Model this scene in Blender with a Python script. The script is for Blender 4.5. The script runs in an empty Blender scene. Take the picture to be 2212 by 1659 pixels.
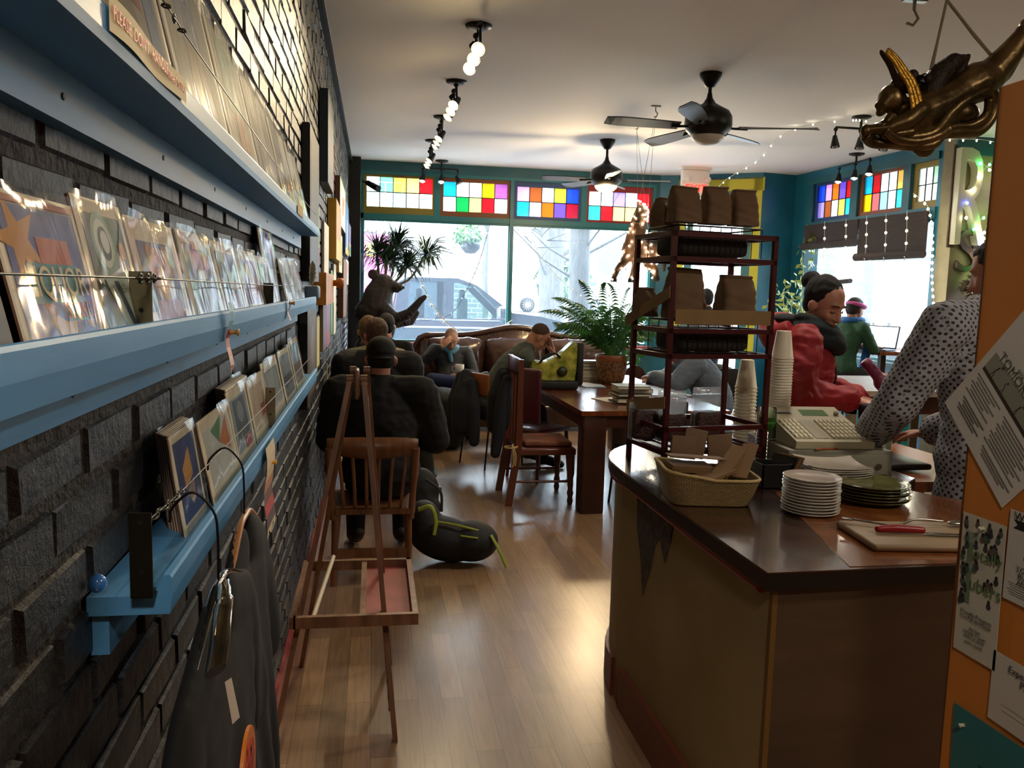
import bpy, bmesh, math, random
from mathutils import Vector, Matrix, Euler, noise
S = bpy.context.scene; COL = S.collection
R_ = math.radians; PI = math.pi
random.seed(7)
# ---------------------------------------------------------------- camera, sky, exposure
cd = bpy.data.cameras.new('camera'); cam = bpy.data.objects.new('camera', cd); COL.objects.link(cam)
YAW, PITCH, ROLL = R_(9.55), R_(6.4), R_(1.6)
fw = Vector((math.sin(YAW)*math.cos(PITCH), math.cos(YAW)*math.cos(PITCH), -math.sin(PITCH)))
rt = Vector((math.cos(YAW), -math.sin(YAW), 0)); up = rt.cross(fw)
rr = rt*math.cos(ROLL)+up*math.sin(ROLL); uu = up*math.cos(ROLL)-rt*math.sin(ROLL)
cam.matrix_world = Matrix(((rr.x, uu.x, -fw.x, 0), (rr.y, uu.y, -fw.y, 0), (rr.z, uu.z, -fw.z, 1.6), (0, 0, 0, 1)))
cd.sensor_width = 36; cd.lens = 1790/2212*36; cd.clip_start = .02; cd.clip_end = 300
S.camera = cam
S.view_settings.view_transform = 'Standard'; S.view_settings.look = 'None'
S.view_settings.gamma = 1; S.view_settings.use_curve_mapping = False
S.view_settings.exposure = 1.88
W = bpy.data.worlds.new('sky'); S.world = W; W.use_nodes = True
bg = W.node_tree.nodes['Background']; bg.inputs[0].default_value = (.74, .88, 1.0, 1); bg.inputs[1].default_value = 10
def light(kind, name, loc, energy, col, aim=None, **k):
    d = bpy.data.lights.new(name, kind); d.energy = energy; d.color = col
    for a, b in k.items(): setattr(d, a, b)
    o = bpy.data.objects.new(name, d); o.location = loc; COL.objects.link(o)
    if aim is not None: o.rotation_euler = (Vector(aim)-Vector(loc)).to_track_quat('-Z', 'Y').to_euler()
    return o
# portals only guide the sky's own light through the panes
for n, loc, aim, sx, sy in (('portal_front', (1.9, 11.75, 1.95), (1.9, 5, 1.95), 4.3, 2.6), ('portal_side', (6.02, 9.3, 1.95), (2, 9.3, 1.95), 2.6, 2.6), ('portal_door', (4.95, 11.35, 1.6), (3.5, 8.5, 1.6), 1.4, 2.8)):
    o = light('AREA', n, loc, 1, (1, 1, 1), aim, shape='RECTANGLE', size=sx, size_y=sy); o.data.cycles.is_portal = True
# warm ceiling fill added to brighten the room, one behind the camera; no fixtures
for loc, e in (((3.0, .6, 3.15), 12), ((.2, -.9, 3.15), 11), ((4.6, 4.6, 3.15), 13), ((2.2, 4.2, 3.15), 7)):
    light('AREA', 'ceiling_fill_light', loc, e, (1, .88, .74), (loc[0], loc[1], 0), shape='DISK', size=.35)

# ---------------------------------------------------------------- materials
def lin(c): return tuple((v/12.92 if v <= .04045 else ((v+.055)/1.055)**2.4) for v in c)
def hx(h): return lin(tuple(int(h[i:i+2], 16)/255 for i in (0, 2, 4)))
MC = {}
def mat(name, h='808080', rough=.6, metal=0, bump=0, bscale=30, var=0, vscale=8, h2=None, spec=.5, emit=0, coat=0, stretch=None, alpha=1, sheen=0, detail=4, dist=.01):
    if name in MC: return MC[name]
    m = bpy.data.materials.new(name); m.use_nodes = True; N = m.node_tree.nodes; L = m.node_tree.links
    b = N['Principled BSDF']; c = hx(h) if isinstance(h, str) else h
    b.inputs['Base Color'].default_value = (*c, 1); b.inputs['Roughness'].default_value = rough; b.inputs['Metallic'].default_value = metal
    b.inputs['Specular IOR Level'].default_value = spec; b.inputs['Coat Weight'].default_value = coat; b.inputs['Coat Roughness'].default_value = .08
    if sheen: b.inputs['Sheen Weight'].default_value = sheen
    if emit: b.inputs['Emission Color'].default_value = (*c, 1); b.inputs['Emission Strength'].default_value = emit
    if bump or var or h2:
        tc = N.new('ShaderNodeTexCoord'); mp = N.new('ShaderNodeMapping'); L.new(tc.outputs['Object'], mp.inputs[0])
        if stretch: mp.inputs['Scale'].default_value = stretch
    if var or h2:
        n = N.new('ShaderNodeTexNoise'); n.inputs['Scale'].default_value = vscale; n.inputs['Detail'].default_value = detail; L.new(mp.outputs[0], n.inputs[0])
        r = N.new('ShaderNodeValToRGB'); L.new(n.outputs[0], r.inputs[0])
        c2 = hx(h2) if h2 else tuple(min(1, v*(1+var)) for v in c); c1 = c if h2 else tuple(v*(1-var) for v in c)
        r.color_ramp.elements[0].position = .35; r.color_ramp.elements[1].position = .65
        r.color_ramp.elements[0].color = (*c1, 1); r.color_ramp.elements[1].color = (*c2, 1); L.new(r.outputs[0], b.inputs['Base Color'])
    if bump:
        n = N.new('ShaderNodeTexNoise'); n.inputs['Scale'].default_value = bscale; n.inputs['Detail'].default_value = 6; L.new(mp.outputs[0], n.inputs[0])
        u = N.new('ShaderNodeBump'); u.inputs['Strength'].default_value = bump; u.inputs['Distance'].default_value = dist; L.new(n.outputs[0], u.inputs['Height']); L.new(u.outputs[0], b.inputs['Normal'])
    MC[name] = m; return m
def glassy(name, tint='ffffff', rough=.03, refl=1.0, wr=0, wscale=18, haze=0, hazecol='ffffff', ior=1.45, ts=1.0):
    """thin clear sheet: tinted transparency under a fresnel gloss, optional translucent haze or wrinkles"""
    if name in MC: return MC[name]
    m = bpy.data.materials.new(name); m.use_nodes = True; N = m.node_tree.nodes; L = m.node_tree.links; N.clear()
    out = N.new('ShaderNodeOutputMaterial'); t = N.new('ShaderNodeBsdfTransparent'); t.inputs[0].default_value = (*(v*ts for v in hx(tint)), 1)
    g = N.new('ShaderNodeBsdfGlossy'); g.inputs['Roughness'].default_value = rough
    f = N.new('ShaderNodeFresnel'); f.inputs[0].default_value = ior; ml = N.new('ShaderNodeMath'); ml.operation = 'MULTIPLY'; ml.inputs[1].default_value = refl; ml.use_clamp = True
    L.new(f.outputs[0], ml.inputs[0]); mx = N.new('ShaderNodeMixShader'); L.new(ml.outputs[0], mx.inputs[0])
    a = t
    if haze:
        d = N.new('ShaderNodeBsdfTranslucent'); d.inputs[0].default_value = (*(v*ts for v in hx(hazecol)), 1); m2 = N.new('ShaderNodeMixShader'); m2.inputs[0].default_value = haze
        L.new(t.outputs[0], m2.inputs[1]); L.new(d.outputs[0], m2.inputs[2]); a = m2
    L.new(a.outputs[0], mx.inputs[1]); L.new(g.outputs[0], mx.inputs[2]); L.new(mx.outputs[0], out.inputs[0])
    if wr:
        tc = N.new('ShaderNodeTexCoord'); mp = N.new('ShaderNodeMapping'); mp.inputs['Scale'].default_value = (1, 1, .35); mp.inputs['Rotation'].default_value = (.5, 0, 0)
        n = N.new('ShaderNodeTexNoise'); n.inputs['Scale'].default_value = wscale; n.inputs['Detail'].default_value = 3; n.inputs['Distortion'].default_value = 1.2
        L.new(tc.outputs['Object'], mp.inputs[0]); L.new(mp.outputs[0], n.inputs[0])
        u = N.new('ShaderNodeBump'); u.inputs['Strength'].default_value = wr; u.inputs['Distance'].default_value = .02; L.new(n.outputs[0], u.inputs['Height'])
        L.new(u.outputs[0], g.inputs['Normal']); L.new(u.outputs[0], f.inputs['Normal'])
    MC[name] = m; return m

# ---------------------------------------------------------------- mesh building
class MB:
    def __init__(s): s.v = []; s.f = []; s.mi = []; s.sm = []; s.mats = []; s.cur = 0; s.T = None
    def use(s, m):
        if m not in s.mats: s.mats.append(m)
        s.cur = s.mats.index(m); return s
    def add(s, vs, fs, smooth=False):
        k = len(s.v)
        for p in vs:
            p = Vector(p); s.v.append(tuple(s.T @ p) if s.T else tuple(p))
        for f in fs: s.f.append([i+k for i in f]); s.mi.append(s.cur); s.sm.append(smooth)
        return s
    def box(s, a, b, rot=None, c=None):
        x0, y0, z0 = a; x1, y1, z1 = b
        vs = [Vector(p) for p in ((x0,y0,z0),(x1,y0,z0),(x1,y1,z0),(x0,y1,z0),(x0,y0,z1),(x1,y0,z1),(x1,y1,z1),(x0,y1,z1))]
        if rot:
            c = Vector(c) if c else sum(vs, Vector())/8; E = Euler(rot).to_matrix(); vs = [E @ (p-c)+c for p in vs]
        return s.add(vs, [(0,3,2,1),(4,5,6,7),(0,1,5,4),(1,2,6,5),(2,3,7,6),(3,0,4,7)])
    def rbox(s, a, b, r=.01, rot=None, seg=2):
        bm = bmesh.new(); bmesh.ops.create_cube(bm, size=1); A = Vector(a); B = Vector(b)
        for v in bm.verts: v.co = Vector(((v.co.x+.5)*(B.x-A.x)+A.x, (v.co.y+.5)*(B.y-A.y)+A.y, (v.co.z+.5)*(B.z-A.z)+A.z))
        bmesh.ops.bevel(bm, geom=bm.edges[:], offset=min(r, .49*min(abs(t) for t in (B-A))), segments=seg, profile=.5, affect='EDGES')
        vs = [v.co.copy() for v in bm.verts]; bm.verts.index_update(); fs = [[v.index for v in f.verts] for f in bm.faces]; bm.free()
        if rot:
            c = (A+B)/2; E = Euler(rot).to_matrix(); vs = [E @ (p-c)+c for p in vs]
        return s.add(vs, fs, True)
    def cyl(s, p0, p1, r0, r1=None, n=12, cap=True, smooth=True):
        if r1 is None: r1 = r0
        p0 = Vector(p0); p1 = Vector(p1); d = (p1-p0)
        if d.length < 1e-7: return s
        d.normalize(); u = d.orthogonal().normalized(); w = d.cross(u); vs = []
        for p, r in ((p0, r0), (p1, r1)):
            for i in range(n):
                a = 2*PI*i/n; vs.append(p+u*(r*math.cos(a))+w*(r*math.sin(a)))
        s.add(vs, [(i, (i+1) % n, n+(i+1) % n, n+i) for i in range(n)], smooth)
        if cap: s.add(vs, [tuple(range(n))[::-1], tuple(range(n, 2*n))])
        return s
    def tube(s, pts, r, n=6, cap=True, closed=False, flat=1.0):
        pts = [Vector(p) for p in pts]; m = len(pts); rs = r if isinstance(r, (list, tuple)) else [r]*m; vs = []; u = None
        for i, p in enumerate(pts):
            d = (pts[(i+1) % m]-pts[i-1]) if closed else (pts[min(i+1, m-1)]-pts[max(i-1, 0)])
            if d.length < 1e-9: d = Vector((0, 0, 1))
            d.normalize()
            if u is None: u = d.orthogonal().normalized()
            u = (u-d*u.dot(d)); u = u.normalized() if u.length > 1e-6 else d.orthogonal().normalized(); w = d.cross(u)
            for k in range(n): a = 2*PI*k/n; vs.append(p+u*(rs[i]*math.cos(a))+w*(rs[i]*flat*math.sin(a)))
        fs = []
        for i in range(m if closed else m-1):
            j = (i+1) % m
            for k in range(n): fs.append((i*n+k, i*n+(k+1) % n, j*n+(k+1) % n, j*n+k))
        s.add(vs, fs, True)
        if cap and not closed: s.add(vs, [tuple(range(n))[::-1], tuple(range((m-1)*n, m*n))])
        return s
    def lathe(s, prof, c=(0,0,0), n=24, axis='z', sx=1, sy=1):
        vs = []; c = Vector(c)
        for r, z in prof:
            for i in range(n):
                a = 2*PI*i/n; p = Vector((r*math.cos(a)*sx, r*math.sin(a)*sy, z))
                if axis == 'y': p = Vector((p.x, z, p.y))
                if axis == 'x': p = Vector((z, p.x, p.y))
                vs.append(c+p)
        fs = [(j*n+i, j*n+(i+1) % n, (j+1)*n+(i+1) % n, (j+1)*n+i) for j in range(len(prof)-1) for i in range(n)]
        return s.add(vs, fs, True)
    def ell(s, c, r, rot=None, nu=16, nv=10):
        vs = []; c = Vector(c); E = Euler(rot).to_matrix() if isinstance(rot, tuple) else rot
        if not isinstance(r, (tuple, list)): r = (r, r, r)
        for j in range(nv+1):
            t = PI*j/nv
            for i in range(nu):
                a = 2*PI*i/nu; p = Vector((r[0]*math.sin(t)*math.cos(a), r[1]*math.sin(t)*math.sin(a), r[2]*math.cos(t)))
                vs.append(c+(E @ p if E else p))
        return s.add(vs, [(j*nu+i, (j+1)*nu+i, (j+1)*nu+(i+1) % nu, j*nu+(i+1) % nu) for j in range(nv) for i in range(nu)], True)
    def prism(s, poly, z0, z1, smooth=False):
        n = len(poly); vs = [(x, y, z0) for x, y in poly]+[(x, y, z1) for x, y in poly]
        return s.add(vs, [tuple(range(n))[::-1], tuple(range(n, 2*n))]+[(i, (i+1) % n, n+(i+1) % n, n+i) for i in range(n)], smooth)
    def ext(s, poly3, d):
        """extrude a planar polygon given by 3-D points along the vector d"""
        n = len(poly3); P = [Vector(p) for p in poly3]; d = Vector(d)
        return s.add(P+[p+d for p in P], [tuple(range(n))[::-1], tuple(range(n, 2*n))]+[(i, (i+1) % n, n+(i+1) % n, n+i) for i in range(n)])
    def quad(s, a, b, c, d): return s.add([a, b, c, d], [(0, 1, 2, 3)])
    def grid(s, fn, nu, nv, smooth=True):
        vs = [fn(i/nu, j/nv) for j in range(nv+1) for i in range(nu+1)]
        return s.add(vs, [(j*(nu+1)+i, j*(nu+1)+i+1, (j+1)*(nu+1)+i+1, (j+1)*(nu+1)+i) for j in range(nv) for i in range(nu)], smooth)
    def mesh(s, name):
        me = bpy.data.meshes.new(name); me.from_pydata(s.v, [], s.f)
        for m in s.mats: me.materials.append(m)
        me.polygons.foreach_set('material_index', s.mi); me.polygons.foreach_set('use_smooth', s.sm); me.validate(); me.update()
        return me
def mb(m): return MB().use(m)
def root_matrix(p):
    M = Matrix()
    while p is not None: M = Matrix.LocRotScale(p.location, p.rotation_euler, p.scale) @ M; p = p.parent
    return M
def part(name, b, parent, world=False, fix=True):
    me = b if isinstance(b, bpy.types.Mesh) else b.mesh(name)
    if world: me.transform(root_matrix(parent).inverted())
    if fix:
        bm = bmesh.new(); bm.from_mesh(me); bmesh.ops.recalc_face_normals(bm, faces=bm.faces); bm.to_mesh(me); bm.free()
    o = bpy.data.objects.new(name, me); COL.objects.link(o); o.parent = parent; return o
def tag(o, label=None, cat=None, group=None, kind=None):
    if label: o['label'] = label
    if cat: o['category'] = cat
    if group: o['group'] = group
    if kind: o['kind'] = kind
    return o
def thing(name, label, cat, loc=(0,0,0), rz=0, group=None):
    o = bpy.data.objects.new(name, None); o.empty_display_size = .05; COL.objects.link(o); o.location = loc; o.rotation_euler = (0, 0, rz)
    return tag(o, label, cat, group)
def solo(name, b, label, cat, group=None, kind=None):
    me = b if isinstance(b, bpy.types.Mesh) else b.mesh(name)
    xs = [v.co for v in me.vertices]; c = Vector(((min(v.x for v in xs)+max(v.x for v in xs))/2, (min(v.y for v in xs)+max(v.y for v in xs))/2, min(v.z for v in xs)))
    me.transform(Matrix.Translation(-c)); o = bpy.data.objects.new(name, me); COL.objects.link(o); o.location = c
    bm = bmesh.new(); bm.from_mesh(me); bmesh.ops.recalc_face_normals(bm, faces=bm.faces); bm.to_mesh(me); bm.free()
    return tag(o, label, cat, group, kind)
def struct(name, b, parent=None, norm=True):
    me = b.mesh(name)
    if norm:
        bm = bmesh.new(); bm.from_mesh(me); bmesh.ops.recalc_face_normals(bm, faces=bm.faces); bm.to_mesh(me); bm.free()
    o = bpy.data.objects.new(name, me); COL.objects.link(o); o.parent = parent
    if parent is None: o['kind'] = 'structure'
    return o
def copy_tree(o, loc=None, rz=None, label=None, group=None, parent=None):
    c = o.copy(); COL.objects.link(c); c.parent = parent
    if loc is not None: c.location = loc
    if rz is not None: c.rotation_euler = (0, 0, rz)
    if label: c['label'] = label
    if group: c['group'] = group
    for ch in [x for x in bpy.data.objects if x.parent == o]: copy_tree(ch, parent=c)
    return c
SIDE = bpy.data.scenes.new('workshop')
def baked(o):
    """apply an object's modifiers in an empty side scene and return the plain mesh"""
    SIDE.collection.objects.link(o); vl = SIDE.view_layers[0]; vl.update(); dg = vl.depsgraph
    out = bpy.data.meshes.new_from_object(o.evaluated_get(dg)); bpy.data.objects.remove(o); return out
def organic(b, voxel=.008, smooth=4, name='organic'):
    """weld overlapping closed solids into one continuous skin"""
    me = b.mesh(name); mats = list(me.materials); o = bpy.data.objects.new(name, me)
    r = o.modifiers.new('r', 'REMESH'); r.mode = 'VOXEL'; r.voxel_size = voxel; r.use_smooth_shade = True
    if smooth: q = o.modifiers.new('s', 'SMOOTH'); q.iterations = smooth; q.factor = .5
    out = baked(o); out.name = name
    out.materials.clear()
    for m in mats: out.materials.append(m)
    out.polygons.foreach_set('use_smooth', [True]*len(out.polygons)); out.polygons.foreach_set('material_index', [0]*len(out.polygons)); return out
def limb(b, pts, rs, n=14):
    """tapered limb as overlapping capsules"""
    for i in range(len(pts)-1): b.cyl(pts[i], pts[i+1], rs[i], rs[i+1], n=n)
    for p, r in zip(pts, rs): b.ell(p, r, nu=n, nv=8)
    return b
def text_mesh(txt, size, m, depth=.0006, align='CENTER', space=1.0):
    c = bpy.data.curves.new('t', 'FONT'); c.body = txt; c.size = size; c.extrude = depth; c.align_x = align; c.align_y = 'CENTER'; c.space_character = space; c.resolution_u = 3
    me = baked(bpy.data.objects.new('t', c)); me.materials.clear(); me.materials.append(m); return me
def text(b, txt, size, m, M, **k):
    """append lettering to a mesh under the matrix M (text plane = local xy)"""
    me = text_mesh(txt, size, m, **k); b.use(m); b.add([M @ v.co for v in me.vertices], [list(p.vertices) for p in me.polygons]); bpy.data.meshes.remove(me); return b
def frameM(o, x, y):
    x = Vector(x).normalized(); y = Vector(y).normalized(); z = x.cross(y).normalized(); y = z.cross(x)
    return Matrix(((x.x, y.x, z.x, o[0]), (x.y, y.y, z.y, o[1]), (x.z, y.z, z.z, o[2]), (0, 0, 0, 1)))
def bez(a, b, c, n=10):
    a, b, c = Vector(a), Vector(b), Vector(c); return [(1-t)**2*a+2*t*(1-t)*b+t*t*c for t in [i/n for i in range(n+1)]]
def cat(pts, n=6):
    """smooth curve through points"""
    P = [Vector(p) for p in pts]; P = [2*P[0]-P[1]]+P+[2*P[-1]-P[-2]]; o = []
    for i in range(1, len(P)-2):
        for k in range(n):
            t = k/n; o.append(.5*((2*P[i])+(P[i+1]-P[i-1])*t+(2*P[i-1]-5*P[i]+4*P[i+1]-P[i+2])*t*t+(3*P[i]-P[i-1]-3*P[i+1]+P[i+2])*t**3))
    o.append(P[-2]); return o

WOODR = mat('red_wood', '5a2f1a', .3, var=.35, vscale=6, stretch=(8, 1, 1), coat=.3)
BLACKM = mat('black_metal', '101011', .45, metal=.4)
STEEL = mat('steel', '9a958a', .3, metal=1)
# ================================================================= THE ROOM
XW = -.345; ZC = 3.3
def floor_mat():
    m = bpy.data.materials.new('wood_floor'); m.use_nodes = True; N = m.node_tree.nodes; L = m.node_tree.links; b = N['Principled BSDF']
    tc = N.new('ShaderNodeTexCoord'); mp = N.new('ShaderNodeMapping'); mp.inputs['Rotation'].default_value = (0, 0, PI/2); L.new(tc.outputs['Object'], mp.inputs[0])
    br = N.new('ShaderNodeTexBrick'); br.offset = .37; br.inputs['Color1'].default_value = (0, 0, 0, 1); br.inputs['Color2'].default_value = (1, 1, 1, 1); br.inputs['Mortar'].default_value = (.5, .5, .5, 1)
    br.inputs['Scale'].default_value = 1; br.inputs['Brick Width'].default_value = .62; br.inputs['Row Height'].default_value = .092; br.inputs['Mortar Size'].default_value = .0009; br.inputs['Bias'].default_value = 0
    L.new(mp.outputs[0], br.inputs[0])
    cr = N.new('ShaderNodeValToRGB'); cr.color_ramp.elements[0].color = (*hx('86684b'), 1); cr.color_ramp.elements[1].color = (*hx('ad8a64'), 1)
    e = cr.color_ramp.elements.new(.5); e.color = (*hx('98785a'), 1); L.new(br.outputs['Color'], cr.inputs[0])
    m2 = N.new('ShaderNodeMapping'); m2.inputs['Scale'].default_value = (38, 2.2, 1); L.new(tc.outputs['Object'], m2.inputs[0])
    n = N.new('ShaderNodeTexNoise'); n.inputs['Scale'].default_value = 2.0; n.inputs['Detail'].default_value = 7; n.inputs['Distortion'].default_value = .6; L.new(m2.outputs[0], n.inputs[0])
    mx = N.new('ShaderNodeMix'); mx.data_type = 'RGBA'; mx.blend_type = 'MULTIPLY'; mx.inputs[0].default_value = .55; L.new(cr.outputs[0], mx.inputs[6])
    r2 = N.new('ShaderNodeValToRGB'); r2.color_ramp.elements[0].position = .3; r2.color_ramp.elements[0].color = (.5, .45, .4, 1); r2.color_ramp.elements[1].position = .62; r2.color_ramp.elements[1].color = (1, 1, 1, 1); L.new(n.outputs[0], r2.inputs[0]); L.new(r2.outputs[0], mx.inputs[7])
    # scuffed, worn places
    n3 = N.new('ShaderNodeTexNoise'); n3.inputs['Scale'].default_value = 2.2; n3.inputs['Detail'].default_value = 9; n3.inputs['Roughness'].default_value = .7; L.new(tc.outputs['Object'], n3.inputs[0])
    r3 = N.new('ShaderNodeValToRGB'); r3.color_ramp.elements[0].position = .60; r3.color_ramp.elements[0].color = (1, 1, 1, 1); r3.color_ramp.elements[1].position = .72; r3.color_ramp.elements[1].color = (.45, .43, .42, 1); L.new(n3.outputs[0], r3.inputs[0])
    m3 = N.new('ShaderNodeMix'); m3.data_type = 'RGBA'; m3.blend_type = 'MULTIPLY'; m3.inputs[0].default_value = .6; L.new(mx.outputs[2], m3.inputs[6]); L.new(r3.outputs[0], m3.inputs[7])
    m4 = N.new('ShaderNodeMix'); m4.data_type = 'RGBA'; L.new(br.outputs['Fac'], m4.inputs[0]); L.new(m3.outputs[2], m4.inputs[6]); m4.inputs[7].default_value = (*hx('4a3524'), 1); L.new(m4.outputs[2], b.inputs['Base Color'])
    rg = N.new('ShaderNodeMapRange'); rg.inputs[3].default_value = .24; rg.inputs[4].default_value = .42; L.new(n3.outputs[0], rg.inputs[0]); L.new(rg.outputs[0], b.inputs['Roughness'])
    u = N.new('ShaderNodeBump'); b.inputs['Coat Weight'].default_value = .8; b.inputs['Coat Roughness'].default_value = .27
    u.inputs['Strength'].default_value = .12; u.inputs['Distance'].default_value = .004; L.new(n.outputs[0], u.inputs['Height']); L.new(u.outputs[0], b.inputs['Normal'])
    return m
def brick_mat():
    m = bpy.data.materials.new('black_painted_brick'); m.use_nodes = True; N = m.node_tree.nodes; L = m.node_tree.links; b = N['Principled BSDF']
    tc = N.new('ShaderNodeTexCoord'); n = N.new('ShaderNodeTexNoise'); n.inputs['Scale'].default_value = 26; n.inputs['Detail'].default_value = 8; n.inputs['Roughness'].default_value = .65; L.new(tc.outputs['Object'], n.inputs[0])
    r = N.new('ShaderNodeValToRGB'); r.color_ramp.elements[0].position = .30; r.color_ramp.elements[0].color = (*hx('08080a'), 1); r.color_ramp.elements[1].position = .56; r.color_ramp.elements[1].color = (*hx('25272c'), 1)
    L.new(n.outputs[0], r.inputs[0]); L.new(r.outputs[0], b.inputs['Base Color']); b.inputs['Roughness'].default_value = .42
    u = N.new('ShaderNodeBump'); u.inputs['Strength'].default_value = .9; u.inputs['Distance'].default_value = .011; L.new(n.outputs[0], u.inputs['Height']); L.new(u.outputs[0], b.inputs['Normal'])
    return m
BRICK = brick_mat(); MORTAR = mat('crusty_mortar', '070708', .7, h2='3e3a30', vscale=45, bump=1.0, bscale=70, detail=8, dist=.012)
CEIL = mat('ceiling_white', 'e0e0e2', .8, bump=.05, bscale=20)
TEAL = mat('teal_paint', '14607a', .42, var=.12, vscale=3)
DTEAL = mat('dark_teal_paint', '1b5560', .4, var=.1, vscale=3)
YEL = mat('yellow_paint', 'b8b02a', .5); CREAM = mat('cream_wall', '6e6648', .6, var=.1)
OAKG = mat('stained_glass_wood', '6f4a20', .45, var=.2); REDP = mat('rosy_red_paint', '9c3b3a', .5, var=.2, vscale=12)
struct('floor', mb(floor_mat()).box((XW-.2, -3, -.12), (7.4, 12, 0)))
struct('ceiling', mb(CEIL).box((XW-.2, -3, ZC), (7.4, 12, ZC+.15)))
# left wall: every course of brick stands proud of the mortar
w = mb(MORTAR).box((XW-.2, -3, 0), (XW-.006, 11.7, ZC)); w.use(BRICK)
rh, bl, z, k = .0745, .214, .012, 0
while z < ZC-.02:
    y = -3+(k % 2)*bl/2
    while y < 11.6:
        a = y+.006+random.uniform(-.002, .002); c = y+bl-.006+random.uniform(-.002, .002); z0 = z+.005+random.uniform(-.0015, .0015); z1 = min(z+rh-.005+random.uniform(-.0015, .0015), ZC)
        x0 = XW-.012; x1 = XW+random.uniform(-.002, .0025); q = random.uniform(.004, .009); tw = random.uniform(-.003, .003)
        if c > a and a < 11.6:
            c = min(c, 11.68); w.add([(x0, a, z0), (x0, c, z0), (x0, c, z1), (x0, a, z1), (x1+tw, a+q, z0+q), (x1-tw, c-q*.7, z0+q), (x1-tw, c-q, z1-q*.7), (x1+tw*.5, a+q*.8, z1-q)], [(4, 5, 6, 7), (0, 1, 5, 4), (1, 2, 6, 5), (2, 3, 7, 6), (3, 0, 4, 7)])
        y += bl
    z += rh; k += 1
struct('wall_left', w, norm=False)
struct('trim_1', mb(mat('black_paint', '0e0f10', .5)).box((XW-.005, -3, ZC-.06), (XW+.035, 11.6, ZC)).tube([(XW+.045, -3, ZC-.075), (XW+.045, 3, ZC-.078), (XW+.045, 7, ZC-.07), (XW+.045, 11.6, ZC-.075)], .006))
struct('baseboard_left', mb(REDP).box((XW-.005, -3, 0), (XW+.014, 11.6, .135)))
# back wall round the windows (y = 11.6)
YB = 11.6
w = mb(DTEAL)
w.box((XW-.2, YB, 0), (4.02, YB+.22, .80)); w.box((XW-.2, YB, 3.14), (4.02, YB+.22, ZC)); w.box((XW-.2, YB, .80), (-.19, YB+.22, 3.14)); w.box((3.96, YB, .80), (4.02, YB+.22, 3.14))
struct('wall_back', w)
struct('trim_2', mb(REDP).box((-.19, YB-.05, .80), (3.96, YB+.2, .855)))
# transom rail and mullions
TR = mat('teal_trim', '1d6a70', .4)
struct('trim_3', mb(TR).box((-.19, YB-.01, 2.53), (3.96, YB+.12, 2.60)).box((-.19, YB-.02, 3.12), (3.96, YB+.12, 3.16)).box((-.20, YB-.01, .84), (-.155, YB+.12, 3.14)).box((1.855, YB-.02, .84), (1.905, YB+.12, 3.12)).box((3.92, YB-.01, .84), (3.965, YB+.12, 3.12)).box((.80, YB, 2.58), (.885, YB+.1, 3.13)).box((2.87, YB, 2.58), (2.955, YB+.1, 3.13)))
GC = {k: glassy('stained_'+k, v, .12, .8, haze=.6, hazecol=v, ts=.8 if k == 'w' else .55) for k, v in dict(w='f4f6f4', g='7fd0a0', o='e8b050', p='eec070', r='c8141c', lg='b8e0b8', c='f5ecd0', lb='9ccbe6', tn='c9b39a', cy='1aa8d0', y='f0c410', mg='a05098', dg='109040', ly='e8dc70', pk='e090d0', br='9a4a20', yy='e8d83a', bl='1a40d8', lp='e8b0e0', og='e86818', vi='6a48c0', dr='a01028', tq='30c0c0', lv='9a80c8', sa='c86060').items()}
def stained(n, x0, x1, z0, z1, rows, frame, axis=None):
    """transom window_n of coloured glass; axis maps (u, depth, z) to the wall"""
    ax = axis or (lambda u, d, z: (u, YB+.03+d, z))
    b = mb(frame)
    def bx(u0, u1, d0, d1, a, c): b.add([ax(*p) for p in ((u0,d0,a),(u1,d0,a),(u1,d1,a),(u0,d1,a),(u0,d0,c),(u1,d0,c),(u1,d1,c),(u0,d1,c))], [(0,3,2,1),(4,5,6,7),(0,1,5,4),(1,2,6,5),(2,3,7,6),(3,0,4,7)])
    f = .05
    bx(x0-f, x1+f, -.02, .03, 2.595, z0); bx(x0-f, x1+f, -.02, .03, z1, 3.14); bx(x0-f, x0, -.02, .03, z0, z1); bx(x1, x1+f, -.02, .03, z0, z1)
    o = struct('window_%d' % n, b); nc = len(rows[0]); nr = len(rows)
    c = mb(mat('lead_came', '121214', .5, metal=.5)); dx = (x1-x0)/nc; dz = (z1-z0)/nr; b = c
    for i in range(1, nc): bx(x0+i*dx-.005, x0+i*dx+.005, -.006, .006, z0, z1)
    for j in range(1, nr): bx(x0, x1, -.006, .006, z0+j*dz-.005, z0+j*dz+.005)
    part('lead_came', c, o)
    g = MB()
    for j, row in enumerate(rows):
        for i, k in enumerate(row):
            g.use(GC[k]); a = z1-(j+1)*dz; g.add([ax(x0+i*dx, 0, a), ax(x0+i*dx+dx, 0, a), ax(x0+i*dx+dx, 0, a+dz), ax(x0+i*dx, 0, a+dz)], [(0, 1, 2, 3)])
    part('stained_glass', g, o, fix=False); return o
OLV = mat('olive_frame', '7a6a1e', .5); RUST = mat('rust_frame', '7a4018', .5); BLUF = mat('navy_frame', '1c3f6c', .5); REDF = mat('red_frame', '8a1c18', .5)
stained(1, -.115, .775, 2.69, 3.09, [['w', 'g', 'o', 'p', 'r'], ['lg', 'c', 'lb', 'tn', 'c']], OLV)
stained(2, .925, 1.815, 2.67, 3.07, [['cy', 'w', 'w', 'y', 'mg'], ['w', 'dg', 'ly', 'r', 'w']], RUST)
stained(3, 1.955, 2.835, 2.645, 3.05, [['pk', 'br', 'w', 'yy', 'bl'], ['cy', 'lp', 'og', 'vi', 'dr']], BLUF)
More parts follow.
